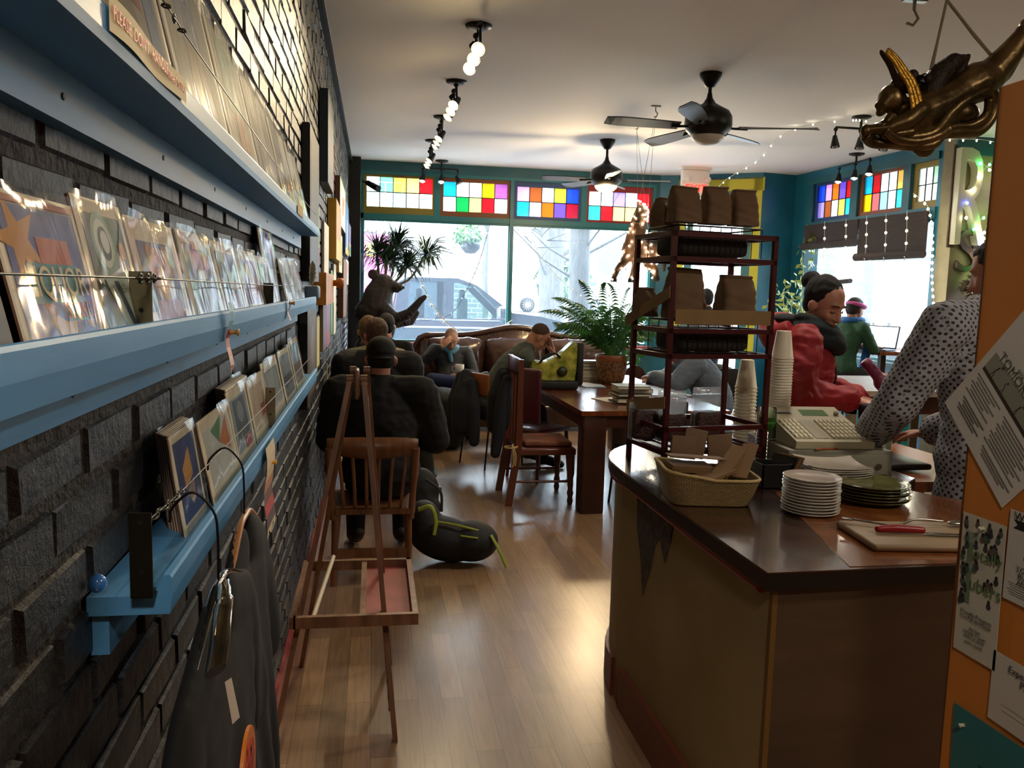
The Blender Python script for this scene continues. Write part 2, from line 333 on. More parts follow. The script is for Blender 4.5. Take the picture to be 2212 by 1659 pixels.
stained(4, 2.985, 3.88, 2.635, 3.035, [['c', 'w', 'lv', 'w', 'r'], ['tq', 'r', 'p', 'p', 'c']], REDF)
PANE = glassy('hazy_window_glass', 'fbfdfd', .02, .8, haze=.035, hazecol='d8ecff')  # a translucent share in the panes paints the haze of outdoor glare
for n, x0, x1 in ((5, -.155, 1.855), (6, 1.905, 3.92)):
    o = struct('window_%d' % n, mb(TR).box((x0, YB+.02, .84), (x1, YB+.07, .885)).box((x0, YB+.02, 2.50), (x1, YB+.07, 2.54)).box((x0, YB+.02, .885), (x0+.012, YB+.07, 2.5)).box((x1-.012, YB+.02, .885), (x1, YB+.07, 2.5)))
    part('pane', mb(PANE).quad((x0, YB+.05, .88), (x1, YB+.05, .88), (x1, YB+.05, 2.52), (x0, YB+.05, 2.52)), o)
# entry bay: a short return, the yellow-framed door set at an angle, then teal wall
def wallseg(b, p, q, z0, z1, t=.16, s0=0, s1=1):
    p = Vector((*p, 0)); q = Vector((*q, 0)); d = q-p; n = Vector((-d.y, d.x, 0)).normalized()*t; a = p+d*s0; c = p+d*s1
    return b.ext([(a.x, a.y, z0), (c.x, c.y, z0), (c.x, c.y, z1), (a.x, a.y, z1)], n)
P1, P2, P3 = (4.0, 11.62), (4.26, 11.50), (5.215, 10.83)
P4 = (5.745, 10.92); P5 = (5.91, 8.08)
w = mb(TEAL); wallseg(w, P1, P2, 0, ZC); wallseg(w, P2, P3, 3.22, ZC)
wallseg(w, P3, P4, 0, ZC); struct('wall_door_bay', w)
yl = mb(YEL); wallseg(yl, P2, P3, 0, 3.22, .10, 0, .10); wallseg(yl, P2, P3, 0, 3.22, .10, .90, 1.0); wallseg(yl, P2, P3, 3.06, 3.24, .10, -.02, 1.02); wallseg(yl, P2, P3, 2.92, 3.08, .07, .84, .93); wallseg(yl, P2, P3, 2.92, 3.08, .07, .07, .16)
struct('trim_4', yl)
d = mb(mat('door_wood_teal', '256a72', .4)); wallseg(d, P2, P3, .02, .32, .05, .10, .90); wallseg(d, P2, P3, 2.30, 2.44, .05, .10, .90); wallseg(d, P2, P3, 2.98, 3.06, .05, .10, .90); wallseg(d, P2, P3, .3, 3.0, .05, .10, .20); wallseg(d, P2, P3, .3, 3.0, .05, .80, .90)
dr = struct('door_1', d); g = mb(PANE); a = Vector((*P2, 0)); c = Vector((*P3, 0)); e = c-a; n = Vector((-e.y, e.x, 0)).normalized()*.02
for z0, z1 in ((.32, 2.30), (2.44, 2.98)):
    p = a+e*.2+n; q = a+e*.8+n; g.quad((p.x, p.y, z0), (q.x, q.y, z0), (q.x, q.y, z1), (p.x, p.y, z1))
part('pane', g, dr); hb = a+e*.76-n*3; part('door_handle', mb(STEEL).tube(cat([(hb.x, hb.y+.05, 1.22), (hb.x-.03, hb.y-.03, 1.2), (hb.x-.03, hb.y-.03, 1.0), (hb.x, hb.y+.05, .98)], 4), .011), dr)
# right wall with its windows, then the pier that carries the big letters
vd = (Vector((*P5, 0))-Vector((*P4, 0))); LR = vd.length; vd.normalize(); vn = Vector((-vd.y, vd.x, 0))   # vn points out of the room (+x)
def RX(u, d, z):
    p = Vector((*P4, z))+vd*u+vn*d; return (p.x, p.y, p.z)
def rbx(b, u0, u1, d0, d1, a, c): return b.add([RX(*p) for p in ((u0,d0,a),(u1,d0,a),(u1,d1,a),(u0,d1,a),(u0,d0,c),(u1,d0,c),(u1,d1,c),(u0,d1,c))], [(0,3,2,1),(4,5,6,7),(0,1,5,4),(1,2,6,5),(2,3,7,6),(3,0,4,7)])
w = mb(TEAL); rbx(w, -.05, LR, 0, .2, 0, .86); rbx(w, -.05, LR, 0, .2, 3.14, ZC); rbx(w, -.05, .33, 0, .2, .86, 3.14); rbx(w, LR-.08, LR, 0, .2, .86, 3.14)
struct('wall_right', w)
t = mb(DTEAL); rbx(t, .3, LR-.05, -.03, .1, 2.50, 2.62); rbx(t, .3, LR-.05, -.03, .1, 3.12, 3.2); rbx(t, 1.28, 1.42, -.02, .1, 2.58, 3.14); rbx(t, 2.24, 2.36, -.02, .1, 2.58, 3.14); rbx(t, .3, .36, -.03, .1, .86, 2.55); rbx(t, .33, .46, -.02, .1, 2.58, 3.14); rbx(t, .3, LR-.05, -.06, .12, .84, .90)
struct('trim_5', t)
RA = lambda u, d, z: RX(u, .05-d, z)
stained(7, .50, 1.24, 2.67, 3.09, [['bl', 'pk', 'og', 'vi', 'r'], ['lv', 'br', 'w', 'o', 'cy']], BLUF, RA)
stained(8, 1.47, 2.20, 2.67, 3.09, [['cy', 'r', 'w', 'w', 'o'], ['y', 'sa', 'lb', 'w', 'tq']], RUST, RA)
stained(9, 2.42, LR-.10, 2.70, 3.06, [['w', 'w', 'lg'], ['c', 'w', 'w']], OLV, RA)
o = struct('window_10', rbx(rbx(mb(TR), .36, LR-.08, .04, .08, .9, .93), .36, LR-.08, .04, .08, 2.47, 2.5)); part('pane', mb(PANE).add([RX(.36, .06, .9), RX(LR-.08, .06, .9), RX(LR-.08, .06, 2.5), RX(.36, .06, 2.5)], [(0, 1, 2, 3)]), o)
struct('wall_pier', mb(CREAM).box((P5[0]-.02, 7.85, 0), (7.0, 8.07, ZC)))
struct('wall_right_near', mb(mat('green_grey_wall', '6f7a5e', .6, var=.1)).box((7.0, -3, 0), (7.2, 8.07, ZC)))
struct('wall_behind', mb(mat('dim_wall', '6b5540', .7)).box((XW-.2, -3.15, 0), (7.2, -3, ZC)))
struct('trim_6', mb(DTEAL).box((5.86, 7.82, 3.12), (7.0, 7.85, 3.3)))
# ================================================================= THE STREET OUTSIDE
solo('pavement', mb(mat('pale_pavement', '7d7b76', .7, var=.05, vscale=2)).box((-14, 11.9, -.25), (26, 14.2, -.12)).box((7.6, -6, -.25), (11.5, 11.9, -.12)).use(mat('kerb_red', '7a2628', .6)).box((-14, 14.2, -.25), (26, 14.34, -.10)), 'pale pavement outside the shop windows with a red painted kerb', 'pavement', kind='structure')
solo('street', mb(mat('asphalt', '4e5052', .8, var=.05)).box((-30, 14.34, -.3), (60, 40, -.2)).box((11.5, -30, -.3), (60, 14.34, -.2)), 'grey asphalt street beyond the kerb', 'street', kind='structure')
BR2 = bpy.data.materials.new('far_brick'); BR2.use_nodes = True; _n = BR2.node_tree.nodes; _b = _n.new('ShaderNodeTexBrick'); _t = _n.new('ShaderNodeTexCoord')
_m = _n.new('ShaderNodeMapping'); _m.inputs['Rotation'].default_value = (PI/2, 0, 0); BR2.node_tree.links.new(_t.outputs['Object'], _m.inputs[0]); BR2.node_tree.links.new(_m.outputs[0], _b.inputs[0])
_b.inputs['Color1'].default_value = (*hx('3a3032'), 1); _b.inputs['Color2'].default_value = (*hx('544648'), 1); _b.inputs['Mortar'].default_value = (*hx('7a7270'), 1); _b.inputs['Scale'].default_value = 1; _b.inputs['Brick Width'].default_value = .34; _b.inputs['Row Height'].default_value = .13; _b.inputs['Mortar Size'].default_value = .015
BR2.node_tree.links.new(_b.outputs[0], _n['Principled BSDF'].inputs['Base Color'])
WHT = mat('pale_render', '93928e', .8); PINK = mat('pink_shopfront', '96246a', .6)
t = thing('corner_building', 'pale building across the street with a pink shopfront and brick pier', 'building', (1.5, 24, -.2))
part('wall', mb(WHT).box((-9, 23.4, -.2), (3.2, 30, 9)), t, True)
part('brick_pier', mb(BR2).box((2.0, 23.15, -.2), (3.1, 23.4, 9)), t, True)
part('pink_panel', mb(PINK).box((-1.2, 23.2, -.2), (.42, 23.4, 3.05)), t, True)
b = mb(mat('white_glazing_bar', 'eeeeee', .5))
for i in range(8): b.box((-.9+i*.23, 23.1, 3.1), (-.86+i*.23, 23.2, 4.4))
for z in (3.1, 3.5, 3.9, 4.4): b.box((-.9, 23.1, z), (.72, 23.2, z+.04))
f = part('window', mb(mat('far_window_glass', '3a4450', .15)).box((-.9, 23.2, 3.1), (.72, 23.35, 4.4)), t, True); part('glazing_bars', b, f, True)
part('sign', mb(mat('yellow_sign', 'e8c01c', .5)).box((-.22, 23.1, 2.42), (.0, 23.19, 2.8)), t, True)
t = thing('side_building', 'white building seen blown out through the side window', 'building', (19, 12, -.2))
part('wall', mb(WHT).box((18, -2, -.2), (24, 32, 8)), t, True); part('door', mb(mat('turquoise_door', '147880', .5)).box((17.8, 20.2, -.2), (18, 23.6, 4.6)), t, True)
for i in range(2): part('downpipe', mb(mat('grey_blue_pipe', '4a5a70', .5)).box((17.7, 15.2-i*2.9, 2.4), (17.98, 15.7-i*2.9, 5.6)), t, True)
t = thing('terrace_building', 'pale terrace far behind the street trees', 'building', (14, 46, -.2)); part('wall', mb(WHT).box((5.8, 45, -.2), (40, 50, 7.5)), t, True)
for i in range(5): part('window', mb(mat('far_window_glass')).box((9+i*3.2, 44.9, 2.6), (10.4+i*3.2, 45, 4.8)), t, True)
BARK = mat('bark', '34322e', .9, var=.3, vscale=6, bump=.8, bscale=14, stretch=(3, 3, .6), dist=.03)
def street_tree(x, y, r, h, label):
    t = thing('street_tree', label, 'tree', (x, y, -.2), group=None)
    part('trunk', mb(BARK).tube(cat([(x, y, -.25), (x+.02, y, 1), (x-.02, y, 2.4), (x+.03, y, h)], 3), [r*1.15]+[r*(1-.015*i) for i in range(9)], n=12), t, True)
    b = mb(BARK); rnd = random.Random(int(x*10))
    for i in range(16):
        z = rnd.uniform(1.7, h-.2); a = rnd.uniform(0, 2*PI); l = rnd.uniform(.8, 2.0); d = Vector((math.cos(a), math.sin(a)*.5, .7))
        p = Vector((x, y, z)); q = p+d*l; b.tube([p, p+d*l*.5+Vector((0, 0, -.1)), q], [r*.14, r*.09, .008], n=5)
        for k in range(5):
            s = p+d*l*rnd.uniform(.4, 1); e = s+Vector((rnd.uniform(-.6, .6), rnd.uniform(-.2, .2), rnd.uniform(-.1, .7))); b.tube([s, e], [.014, .003], n=4)
    part('branches', b, t, True); return t
street_tree(3.36, 13.5, .19, 6, 'near street tree trunk close outside the right part of the front window')
street_tree(3.98, 18.6, .30, 7, 'broad street tree trunk beyond the parked van, left of the near one')
street_tree(2.75, 20.8, .08, 6, 'slender bare tree between the brick pier and the broad trunk')
LEAFG = mat('evergreen_leaf', '2c4a2a', .6, var=.3)
def leafball(c, r, n, s, m, seed=1):
    b = mb(m); rnd = random.Random(seed)
    for i in range(n):
        d = Vector((rnd.gauss(0, 1), rnd.gauss(0, 1), rnd.gauss(0, 1))).normalized()*r*rnd.uniform(.6, 1.0); p = Vector(c)+Vector((d.x, d.y, d.z*.8))
        u = Vector((rnd.gauss(0, 1), rnd.gauss(0, 1), rnd.gauss(0, 1))).normalized()*s; w = u.orthogonal().normalized()*s*.4; b.add([p-u, p+w, p+u, p-w], [(0, 1, 2, 3)])
    return b
solo('shrub', leafball((6.3, 27.4, 2.0), 1.0, 520, .2, LEAFG), 'round green shrub on the bank seen between the two street tree trunks', 'shrub')
# parked dark van
BODY = mat('van_paint', '11141c', .25, coat=.8); VG = glassy('van_glass', '3a4a54', .03, 1.0); CH = mat('van_trim_silver', 'a8b4c8', .3, metal=.8); TYRE = mat('tyre_rubber', '121212', .8)
t = thing('parked_van', 'dark blue-black van parked side on at the kerb outside the front window', 'van', (2.2, 15.9, -.2))
Y0, Y1 = 15.0, 16.9
def vext(b, poly, y0, y1): return b.ext([(x, y0, z) for x, z in poly], (0, y1-y0, 0))
b = mb(BODY); vext(b, [(.33, .15), (.33, 1.08), (2.3, 1.08), (2.5, 1.20), (3.0, 1.15), (3.5, 1.04), (4.02, .86), (4.12, .6), (4.15, .15)], Y0, Y1)
vext(b, [(.42, 1.70), (.6, 1.80), (1.5, 1.80), (1.8, 1.70), (1.78, 1.64), (1.5, 1.72), (.55, 1.72)], Y0+.12, Y1-.12)
for p in ([(.33, 1.06), (.44, 1.73), (.62, 1.73), (.58, 1.06)], [(1.24, 1.06), (1.24, 1.74), (1.42, 1.74), (1.42, 1.06)], [(1.72, 1.72), (1.84, 1.68), (2.52, 1.19), (2.36, 1.12)]):
    vext(b, p, Y0+.05, Y0+.17); vext(b, p, Y1-.17, Y1-.05)
part('body', b, t, True)
for nm, p in (('side_window', [(.58, 1.06), (.62, 1.72), (1.24, 1.73), (1.24, 1.06)]), ('door_window', [(1.42, 1.06), (1.42, 1.73), (1.76, 1.70), (2.38, 1.12)])):
    part(nm, mb(VG if nm == 'side_window' else glassy('van_front_glass', '8fbcb4', .03, 1.0)).add([(x, Y0+.10, z) for x, z in p], [(0, 1, 2, 3)]), t, True, False)
part('windscreen', mb(VG).add([(1.84, Y0+.2, 1.67), (2.5, Y0+.2, 1.2), (2.5, Y1-.2, 1.2), (1.84, Y1-.2, 1.67)], [(0, 1, 2, 3)]), t, True, False)
part('side_moulding', mb(CH).box((.4, Y0-.02, .90), (2.45, Y0, .93)).box((.5, Y0-.01, 1.04), (2.3, Y0+.04, 1.06)), t, True)
part('door_handle', mb(CH).rbox((1.5, Y0-.04, .76), (1.66, Y0, .84), .015), t, True); part('badge', mb(CH).box((2.75, Y0-.012, .82), (3.05, Y0, .90)), t, True)
part('wing_mirror', mb(BODY).rbox((2.2, Y0-.24, 1.06), (2.38, Y0+.02, 1.32), .05), t, True)
for nm, x in (('front_seat', 1.55), ('rear_seat', .75)): part(nm, mb(mat('van_seat', '2c3238', .8)).rbox((x, Y0+.35, .5), (x+.16, Y0+.85, 1.45), .05).rbox((x+.02, Y0+.48, 1.42), (x+.12, Y0+.72, 1.6), .04), t, True)
for x in (1.0, 3.45):
    wv = part('wheel', mb(TYRE).lathe([(.0, -.1), (.26, -.1), (.33, -.06), (.33, .1), (0, .1)], (x, Y0+.05, .13), 28, 'y'), t, True); part('hubcap', mb(CH).lathe([(.0, -.12), (.16, -.13), (.2, -.1)], (x, Y0+.05, .13), 20, 'y'), wv, True)
# white car further across
WC = mat('white_car_paint', 'e8eaec', .3, coat=.6)
solo('bank', mb(mat('pale_pavement')).box((3.4, 26.5, -.25), (44, 44.5, .85)), 'raised pale bank beyond the street carrying the white car', 'bank', kind='structure')
t = thing('white_car', 'white car with a spoked wheel parked on the raised bank behind the van', 'car', (6.5, 30.5, .85))
b = mb(WC); vext(b, [(4.6, 1.05), (4.5, 1.75), (5.2, 1.9), (5.9, 1.95), (6.6, 2.4), (8.2, 2.4), (8.7, 1.9), (8.8, 1.05)], 29.6, 31.3); part('body', b, t, True)
part('side_window', mb(mat('far_window_glass')).box((6.6, 29.56, 1.95), (8.1, 29.6, 2.3)), t, True)
for x in (5.45, 8.0):
    wv = part('wheel', mb(TYRE).lathe([(0, -.1), (.22, -.1), (.27, -.05), (.27, .1), (0, .1)], (x, 29.55, 1.12), 28, 'y'), t, True)
    h = mb(CH)
    for i in range(14): a = i*PI/7; h.cyl((x+.06*math.cos(a), 29.43, 1.12+.06*math.sin(a)), (x+.19*math.cos(a), 29.43, 1.12+.19*math.sin(a)), .013, n=5)
    part('hubcap', h.lathe([(0, -.13), (.08, -.13), (.08, -.1)], (x, 29.55, 1.12), 16, 'y'), wv, True)
# hanging flower basket outside
t = thing('hanging_basket', 'black hanging basket of green foliage outside the front window', 'planter', (1.47, 13.0, 2.22))
part('bowl', mb(BLACKM).lathe([(0, -.14), (.08, -.13), (.15, -.06), (.17, .04), (.15, .04), (0, .02)], (1.47, 13, 2.3), 20), t, True)
part('foliage', leafball((1.42, 13, 2.44), .24, 260, .06, mat('basket_leaf', '3a6a1e', .6, var=.3), 3), t, True)
part('chain', mb(BLACKM).cyl((1.47, 13, 2.3), (1.47, 13, 3.2), .006, n=5), t, True)
part('bracket', mb(BLACKM).box((1.45, 11.83, 3.18), (1.49, 13.02, 3.22)), t, True)
# ================================================================= ON THE CEILING
BULBW = mat('warm_bulb', 'ffdf9e', .3, emit=28); BULBC = mat('pale_bulb', 'fff2d8', .3, emit=14)
def spot_fixture(loc, heads, aim, energy, label, bulb, lit=(1, 1, 1)):
    """disc canopy, bar and three adjustable spot heads"""
    x, y = loc; t = thing('track_light', label, 'light fixture', (x, y, ZC), group='black three-lamp ceiling spotlights')
    part('canopy', mb(BLACKM).lathe([(0, -.028), (.05, -.026), (.085, -.014), (.088, 0), (0, 0)], (x, y, ZC), 28), t, True)
    part('stem', mb(BLACKM).cyl((x, y, ZC-.02), (x, y, ZC-.11), .012), t, True)
    h0, h2 = Vector(heads[0]), Vector(heads[-1]); part('bar', mb(BLACKM).tube([(h0.x, h0.y, ZC-.11), (x, y, ZC-.11), (h2.x, h2.y, ZC-.11)], .011, n=8), t, True)
    for i, h in enumerate(heads):
        h = Vector(h); d = (Vector(aim[i])-h).normalized()
        hd = mb(BLACKM); hd.cyl((h.x, h.y, ZC-.11), h-d*.02, .008, n=8); hd.ell((h.x, h.y, ZC-.13), .02, nu=10, nv=6)
        u = d.orthogonal().normalized(); hd.cyl(h-d*.055, h-d*.02, .018, .026, n=16); hd.cyl(h-d*.02, h+d*.05, .026, .042, n=18, cap=False); hd.cyl(h+d*.05, h+d*.052, .044, .044, n=18, cap=False)
        o = part('spot_head', hd, t, True)
        if lit[i]:
            part('bulb', mb(bulb).ell(h+d*.036, .031, nu=14, nv=8), o, True)
            light('SPOT', 'spot_lamp', tuple(h+d*.075), energy, (1, .80, .50), aim[i], spot_size=R_(62), spot_blend=.7, shadow_soft_size=.03)
        else: part('bulb', mb(mat('unlit_bulb', '8a8a88', .3)).ell(h+d*.036, .031, nu=14, nv=8), o, True)
for i, (y, dz, lab) in enumerate(((5.55, (3.6, 2.9, 2.3), 'nearest black three-lamp spotlight in the row by the brick wall'), (7.03, (6.6, 5.9, 5.4), 'second spotlight from the camera in the row by the brick wall'), (8.47, (8.3, 8.0, 7.4), 'third spotlight in the row, just short of the far one'), (9.82, (9.6, 9.4, 9.0), 'farthest spotlight of the row along the brick wall'))):
    spot_fixture((.65, y), [(.61, y-.42, 3.04), (.61, y-.21, 3.04), (.61, y, 3.04)], [(XW, dz[2], 1.75), (XW, dz[1], 1.75), (XW, dz[0], 1.8)], (17, 15, 13, 12)[i], lab, BULBW)
spot_fixture((.87, 11.3), [(.62, 11.3, 3.06), (.87, 11.3, 3.06), (1.09, 11.3, 3.06)], [(.3, 10.6, 1), (.7, 10.5, 1), (1.6, 11.0, 2)], 8, 'ceiling spotlight right above the front stained glass', BULBC, (1, 1, 0))
spot_fixture((5.52, 9.1), [(5.5, 9.42, 3.06), (5.5, 9.08, 3.06), (5.47, 8.74, 3.06)], [(5.2, 9.2, 1), (5.2, 8.8, 1), (5.1, 8.4, 1)], 8, 'ceiling spotlight above the right hand stained glass', BULBC)
spot_fixture((4.45, 7.3), [(4.2, 7.3, 3.06), (4.45, 7.3, 3.06), (4.7, 7.3, 3.06)], [(4.2, 7, 1)]*3, 8, 'ceiling spotlight half hidden behind the winged figure', BULBC, (0, 0, 0))
# ceiling fans
FANB = mat('fan_bronze', '1b1917', .4, metal=.5); FROST = mat('frosted_glass', 'b8b0a0', .4); FLIT = mat('lit_frosted_glass', 'ffd08a', .4, emit=9)
BLADE = mat('fan_blade', '24262b', .4)
def fan(x, y, blades, dz, s, lit, label):
    t = thing('ceiling_fan', label, 'ceiling fan', (x, y, ZC), group='dark ceiling fans with a bowl light')
    part('canopy', mb(FANB).lathe([(0, 0), (.085, 0), (.085, -.02), (.07, -.05), (.035, -.10), (.018, -.105)], (x, y, ZC), 24), t, True)
    part('downrod', mb(FANB).cyl((x, y, ZC-.1), (x, y, ZC-.26), .014), t, True)
    zb = ZC-dz; part('motor_housing', mb(FANB).lathe([(.016, .20), (.024, .16), (.05, .12), (.10, .09), (.155, .06), (.178, .02), (.182, -.04), (.17, -.08), (.14, -.11), (.125, -.125), (0, -.125)], (x, y, zb), 36), t, True)
    part('light_bowl', mb(FLIT if lit else FROST).lathe([(.125, -.12), (.118, -.145), (.09, -.172), (.05, -.188), (0, -.193)], (x, y, zb), 28), t, True)
    if lit: light('POINT', 'fan_lamp', (x, y, zb-.28), 22, (1, .74, .42), shadow_soft_size=.1)
    for a in blades:
        b = mb(BLADE); ca, sa = math.cos(R_(a)), math.sin(R_(a)); n = 10
        def P(r, w, z): return (x+ca*r-sa*w, y+sa*r+ca*w, zb-.06+z)
        top = []; bot = []
        for i in range(n+1):
            r = .24+(s-.24)*i/n; hw = .045+.03*math.sin(PI*min(1, i/n*1.1)*.55); hw *= (1 if i < n-1 else (.85 if i < n else .55))
            for w, k in ((-hw, 0), (hw, 1)): top.append(P(r, w, .016*(1 if k else -1)+.004)); bot.append(P(r, w, .016*(1 if k else -1)-.004))
        fs = []; m = len(top)
        for i in range(n): fs += [(2*i, 2*i+1, 2*i+3, 2*i+2), (m+2*i, m+2*i+2, m+2*i+3, m+2*i+1), (2*i, 2*i+2, m+2*i+2, m+2*i), (2*i+1, m+2*i+1, m+2*i+3, 2*i+3)]
        fs += [(0, m, m+1, 1), (2*n, 2*n+1, m+2*n+1, m+2*n)]; b.add(top+bot, fs)
        o = part('blade', b, t, True); part('blade_iron', mb(FANB).tube([P(.15, 0, 0), P(.2, .01, -.005), P(.30, 0, -.006)], [.016, .013, .02], n=8, flat=.5), o, True)
fan(2.53, 6.25, (183, 39, -14, 105, 237), .345, .83, False, 'near ceiling fan with its bowl lamp off')
fan(2.545, 9.17, (176, -10, 60, 118, 262), .38, .72, True, 'far ceiling fan with its bowl lamp glowing warm')
# ceiling hooks and cords that carry the toy horse
for x, y, lab in ((2.504, 7.994, 'silver ceiling hook above the horse, the farther one'), (2.493, 7.41, 'silver ceiling hook above the horse, the nearer one')):
    solo('ceiling_hook', mb(STEEL).box((x-.045, y-.01, ZC-.012), (x+.045, y+.01, ZC)).cyl((x, y, ZC), (x, y, ZC-.05), .006, n=6).tube([(x, y, ZC-.05), (x+.02, y, ZC-.07), (x+.01, y, ZC-.10), (x-.012, y, ZC-.10)], .006, n=6), lab, 'hook')
solo('ceiling_hook', mb(STEEL).box((3.0-.07, 4.45, ZC-.012), (3.0+.07, 4.49, ZC)).cyl((3, 4.47, ZC), (3, 4.47, ZC-.06), .01, n=6).tube([(3, 4.47, ZC-.06), (3.03, 4.47, ZC-.1), (3, 4.47, ZC-.14), (2.96, 4.47, ZC-.13)], .009, n=6), 'empty hook on a white plate in the ceiling near the winged figure', 'hook')
# exit sign
t = thing('exit_sign', 'white emergency light box with red EXIT letters hanging by the door', 'sign', (4.2, 10.75, 2.92))
part('housing', mb(mat('white_plastic', 'd8d2d0', .5)).rbox((4.02, 10.72, 2.92), (4.40, 10.80, 3.27), .01), t, True)
part('mounting_plate', mb(mat('white_plastic')).box((4.0, 10.70, 3.27), (4.42, 10.82, 3.3)), t, True)
b = MB(); text(b, 'EXIT', .145, mat('red_exit_glow', 'ff1a10', .5, emit=2.2), frameM((4.21, 10.716, 3.02), (1, 0, 0), (0, 0, 1)), depth=.003); part('letters', b, t, True)
for x in (4.06, 4.36): part('lamp_head', mb(mat('white_plastic')).cyl((x, 10.72, 3.15), (x, 10.66, 3.14), .03, .036, n=16), t, True)
# small black security spot on the left column
t = thing('security_camera', 'small black camera on an arm at the left edge of the stained glass', 'camera', (-.1, 11.3, 2.9))
part('arm', mb(BLACKM).tube([(-.16, 11.55, 3.0), (-.16, 11.3, 2.98), (-.08, 11.2, 2.93)], .012), t, True); part('body', mb(BLACKM).cyl((-.1, 11.2, 2.95), (.04, 11.02, 2.86), .035, .042, n=16), t, True)
struct('trim_7', mb(mat('black_paint')).box((XW, 11.35, 0), (-.19, 11.62, ZC)))
# fairy light strings
LED = mat('fairy_bulb', 'fff0cc', .3, emit=16); WIREW = mat('clear_cord', 'd8d4c4', .5)
def lights(name, pts, n, label, r=.006, m=None, cord=None, group=None, cr=.0018, drop=.012, col=None):
    t = thing(name, label, 'string lights', tuple(pts[0]), group=group); P = cat(pts, 8)
    part('cord', mb(cord or WIREW).tube(P, cr, n=4), t, True)
    L = [0]
    for i in range(len(P)-1): L.append(L[-1]+(P[i+1]-P[i]).length)
    ms = [mb(x).ell((0, 0, 0), (r, r, r*1.2), nu=8, nv=6).mesh('bulb') for x in (m or [LED])]
    for k in range(n):
        s = L[-1]*(k+.5)/n; i = max(j for j in range(len(L)) if L[j] <= s); i = min(i, len(P)-2); f = (s-L[i])/max(1e-6, L[i+1]-L[i]); p = P[i].lerp(P[i+1], f)
        o = bpy.data.objects.new('bulb', ms[k % len(ms)]); COL.objects.link(o); o.parent = t; o.location = p-Vector(pts[0])+Vector((0, 0, -drop))
    return t
lights('fairy_lights', [(4.3, 10.3, 2.93), (4.15, 9.6, 3.0), (4.12, 8.7, 3.1), (4.05, 8.1, 3.24), (4.15, 7.6, 3.28), (4.3, 7.3, 3.26)], 13, 'white fairy lights looping up from the exit sign to the ceiling behind the near fan')
lights('fairy_lights', [(4.32, 7.25, 3.26), (4.25, 6.9, 3.18), (4.45, 6.6, 3.05), (4.7, 6.5, 2.98), (5.0, 6.4, 2.97), (5.2, 6.3, 2.93), (5.5, 6.2, 3.0)], 18, 'white fairy lights swagged across the ceiling right of the near fan')
lights('fairy_lights', [(3.2, 8.6, 2.45), (3.5, 9.2, 2.47), (3.8, 9.9, 2.44), (4.0, 10.5, 2.25), (4.05, 10.6, 1.9)], 12, 'fairy lights running from the lit horse toward the door')
lights('fairy_lights', [(.62, 11.45, 1.72), (.75, 11.4, 1.45), (.98, 11.35, 1.15), (1.3, 11.3, .99), (1.6, 11.35, 1.02), (1.9, 11.4, 1.2)], 12, 'pale globe lights sagging in an arc across the van window', r=.02, m=[mat('frosted_globe', 'e4eef2', .3)], cr=.008, drop=.03)
lights('fairy_lights', [(.18, 11.45, 2.4), (.2, 11.4, 1.7), (.17, 11.4, 1.2), (.12, 11.4, .95)], 9, 'pale globe lights hanging straight down behind the bear', r=.016, m=[mat('frosted_globe')], cr=.004, drop=0)
lights('fairy_lights', [(1.55, 11.4, 2.5), (1.42, 11.4, 2.0), (1.25, 11.4, 1.6), (1.02, 11.4, 1.25), (.6, 11.4, 1.18), (.45, 11.4, 1.35)], 16, 'dark cord of unlit tiny lamps slanting over the van', r=.009, m=[mat('frosted_globe'), mat('red_lamp', 'a02020', .3)], cord=BLACKM, cr=.004, drop=.0)
lights('fairy_lights', [(2.0, 11.45, 2.45), (2.3, 11.4, 2.05), (2.6, 11.4, 1.75), (3.0, 11.4, 1.5), (3.3, 11.4, 1.6), (3.55, 11.4, 2.1), (3.5, 11.4, 2.45)], 18, 'pale cord of little lamps looping over the right front pane', r=.012, m=[mat('frosted_globe')], cr=.004, drop=0)
# ================================================================= THE BRICK WALL: LEDGES, PRINTS, PICTURES
BLUE = mat('blue_ledge_paint', '5494c6', .45, var=.10, vscale=14, bump=.25, bscale=60, dist=.002, stretch=(1, .15, 1))
def ledge(zt, y0, y1, label, lip=.05):
    t = thing('picture_ledge', label, 'shelf', (XW, (y0+y1)/2, zt), group=None)
    P = [(XW, zt-.026), (-.277, zt-.026), (-.266, zt-.021), (-.258, zt-.008), (-.255, zt), (-.247, zt), (-.245, zt-.004), (-.245, zt-.026), (-.248, zt-lip), (-.262, zt-lip), (XW, zt-lip)]
    part('shelf_board', mb(BLUE).ext([(x, y0, z) for x, z in P], (0, y1-y0, 0)), t, True)
    b = mb(BLUE).box((XW, y0+.012, zt-lip-.055), (XW+.022, y1-.01, zt-lip)); part('back_cleat', b, t, True)
    b = mb(mat('dark_screw', '1b2a38', .5))
    for k in range(int((y1-y0)/.42)): b.cyl((XW+.021, y0+.3+k*.42, zt-lip-.028), (XW+.0235, y0+.3+k*.42, zt-lip-.028), .004, n=8)
    part('screw_heads', b, t, True); return t
ledge(1.853, -.6, 3.84, 'top blue picture ledge on the black brick wall, holding the tall prints', .036)
ledge(1.553, -.6, 3.66, 'middle blue picture ledge, the one with the liquor store print')
ledge(1.238, 1.05, 3.73, 'lowest blue picture ledge whose near end shows its moulding and bracket')
SLEEVE = glassy('clear_sleeve', 'fafaf8', .10, .7, wr=.13, wscale=10, haze=.03, hazecol='ffffff', ior=1.3)
CARD = mat('cream_card', 'e6dcc0', .6); CORE = mat('brown_backing', '6a4432', .8)
def C(h): return mat('ink_'+h, h, .5)
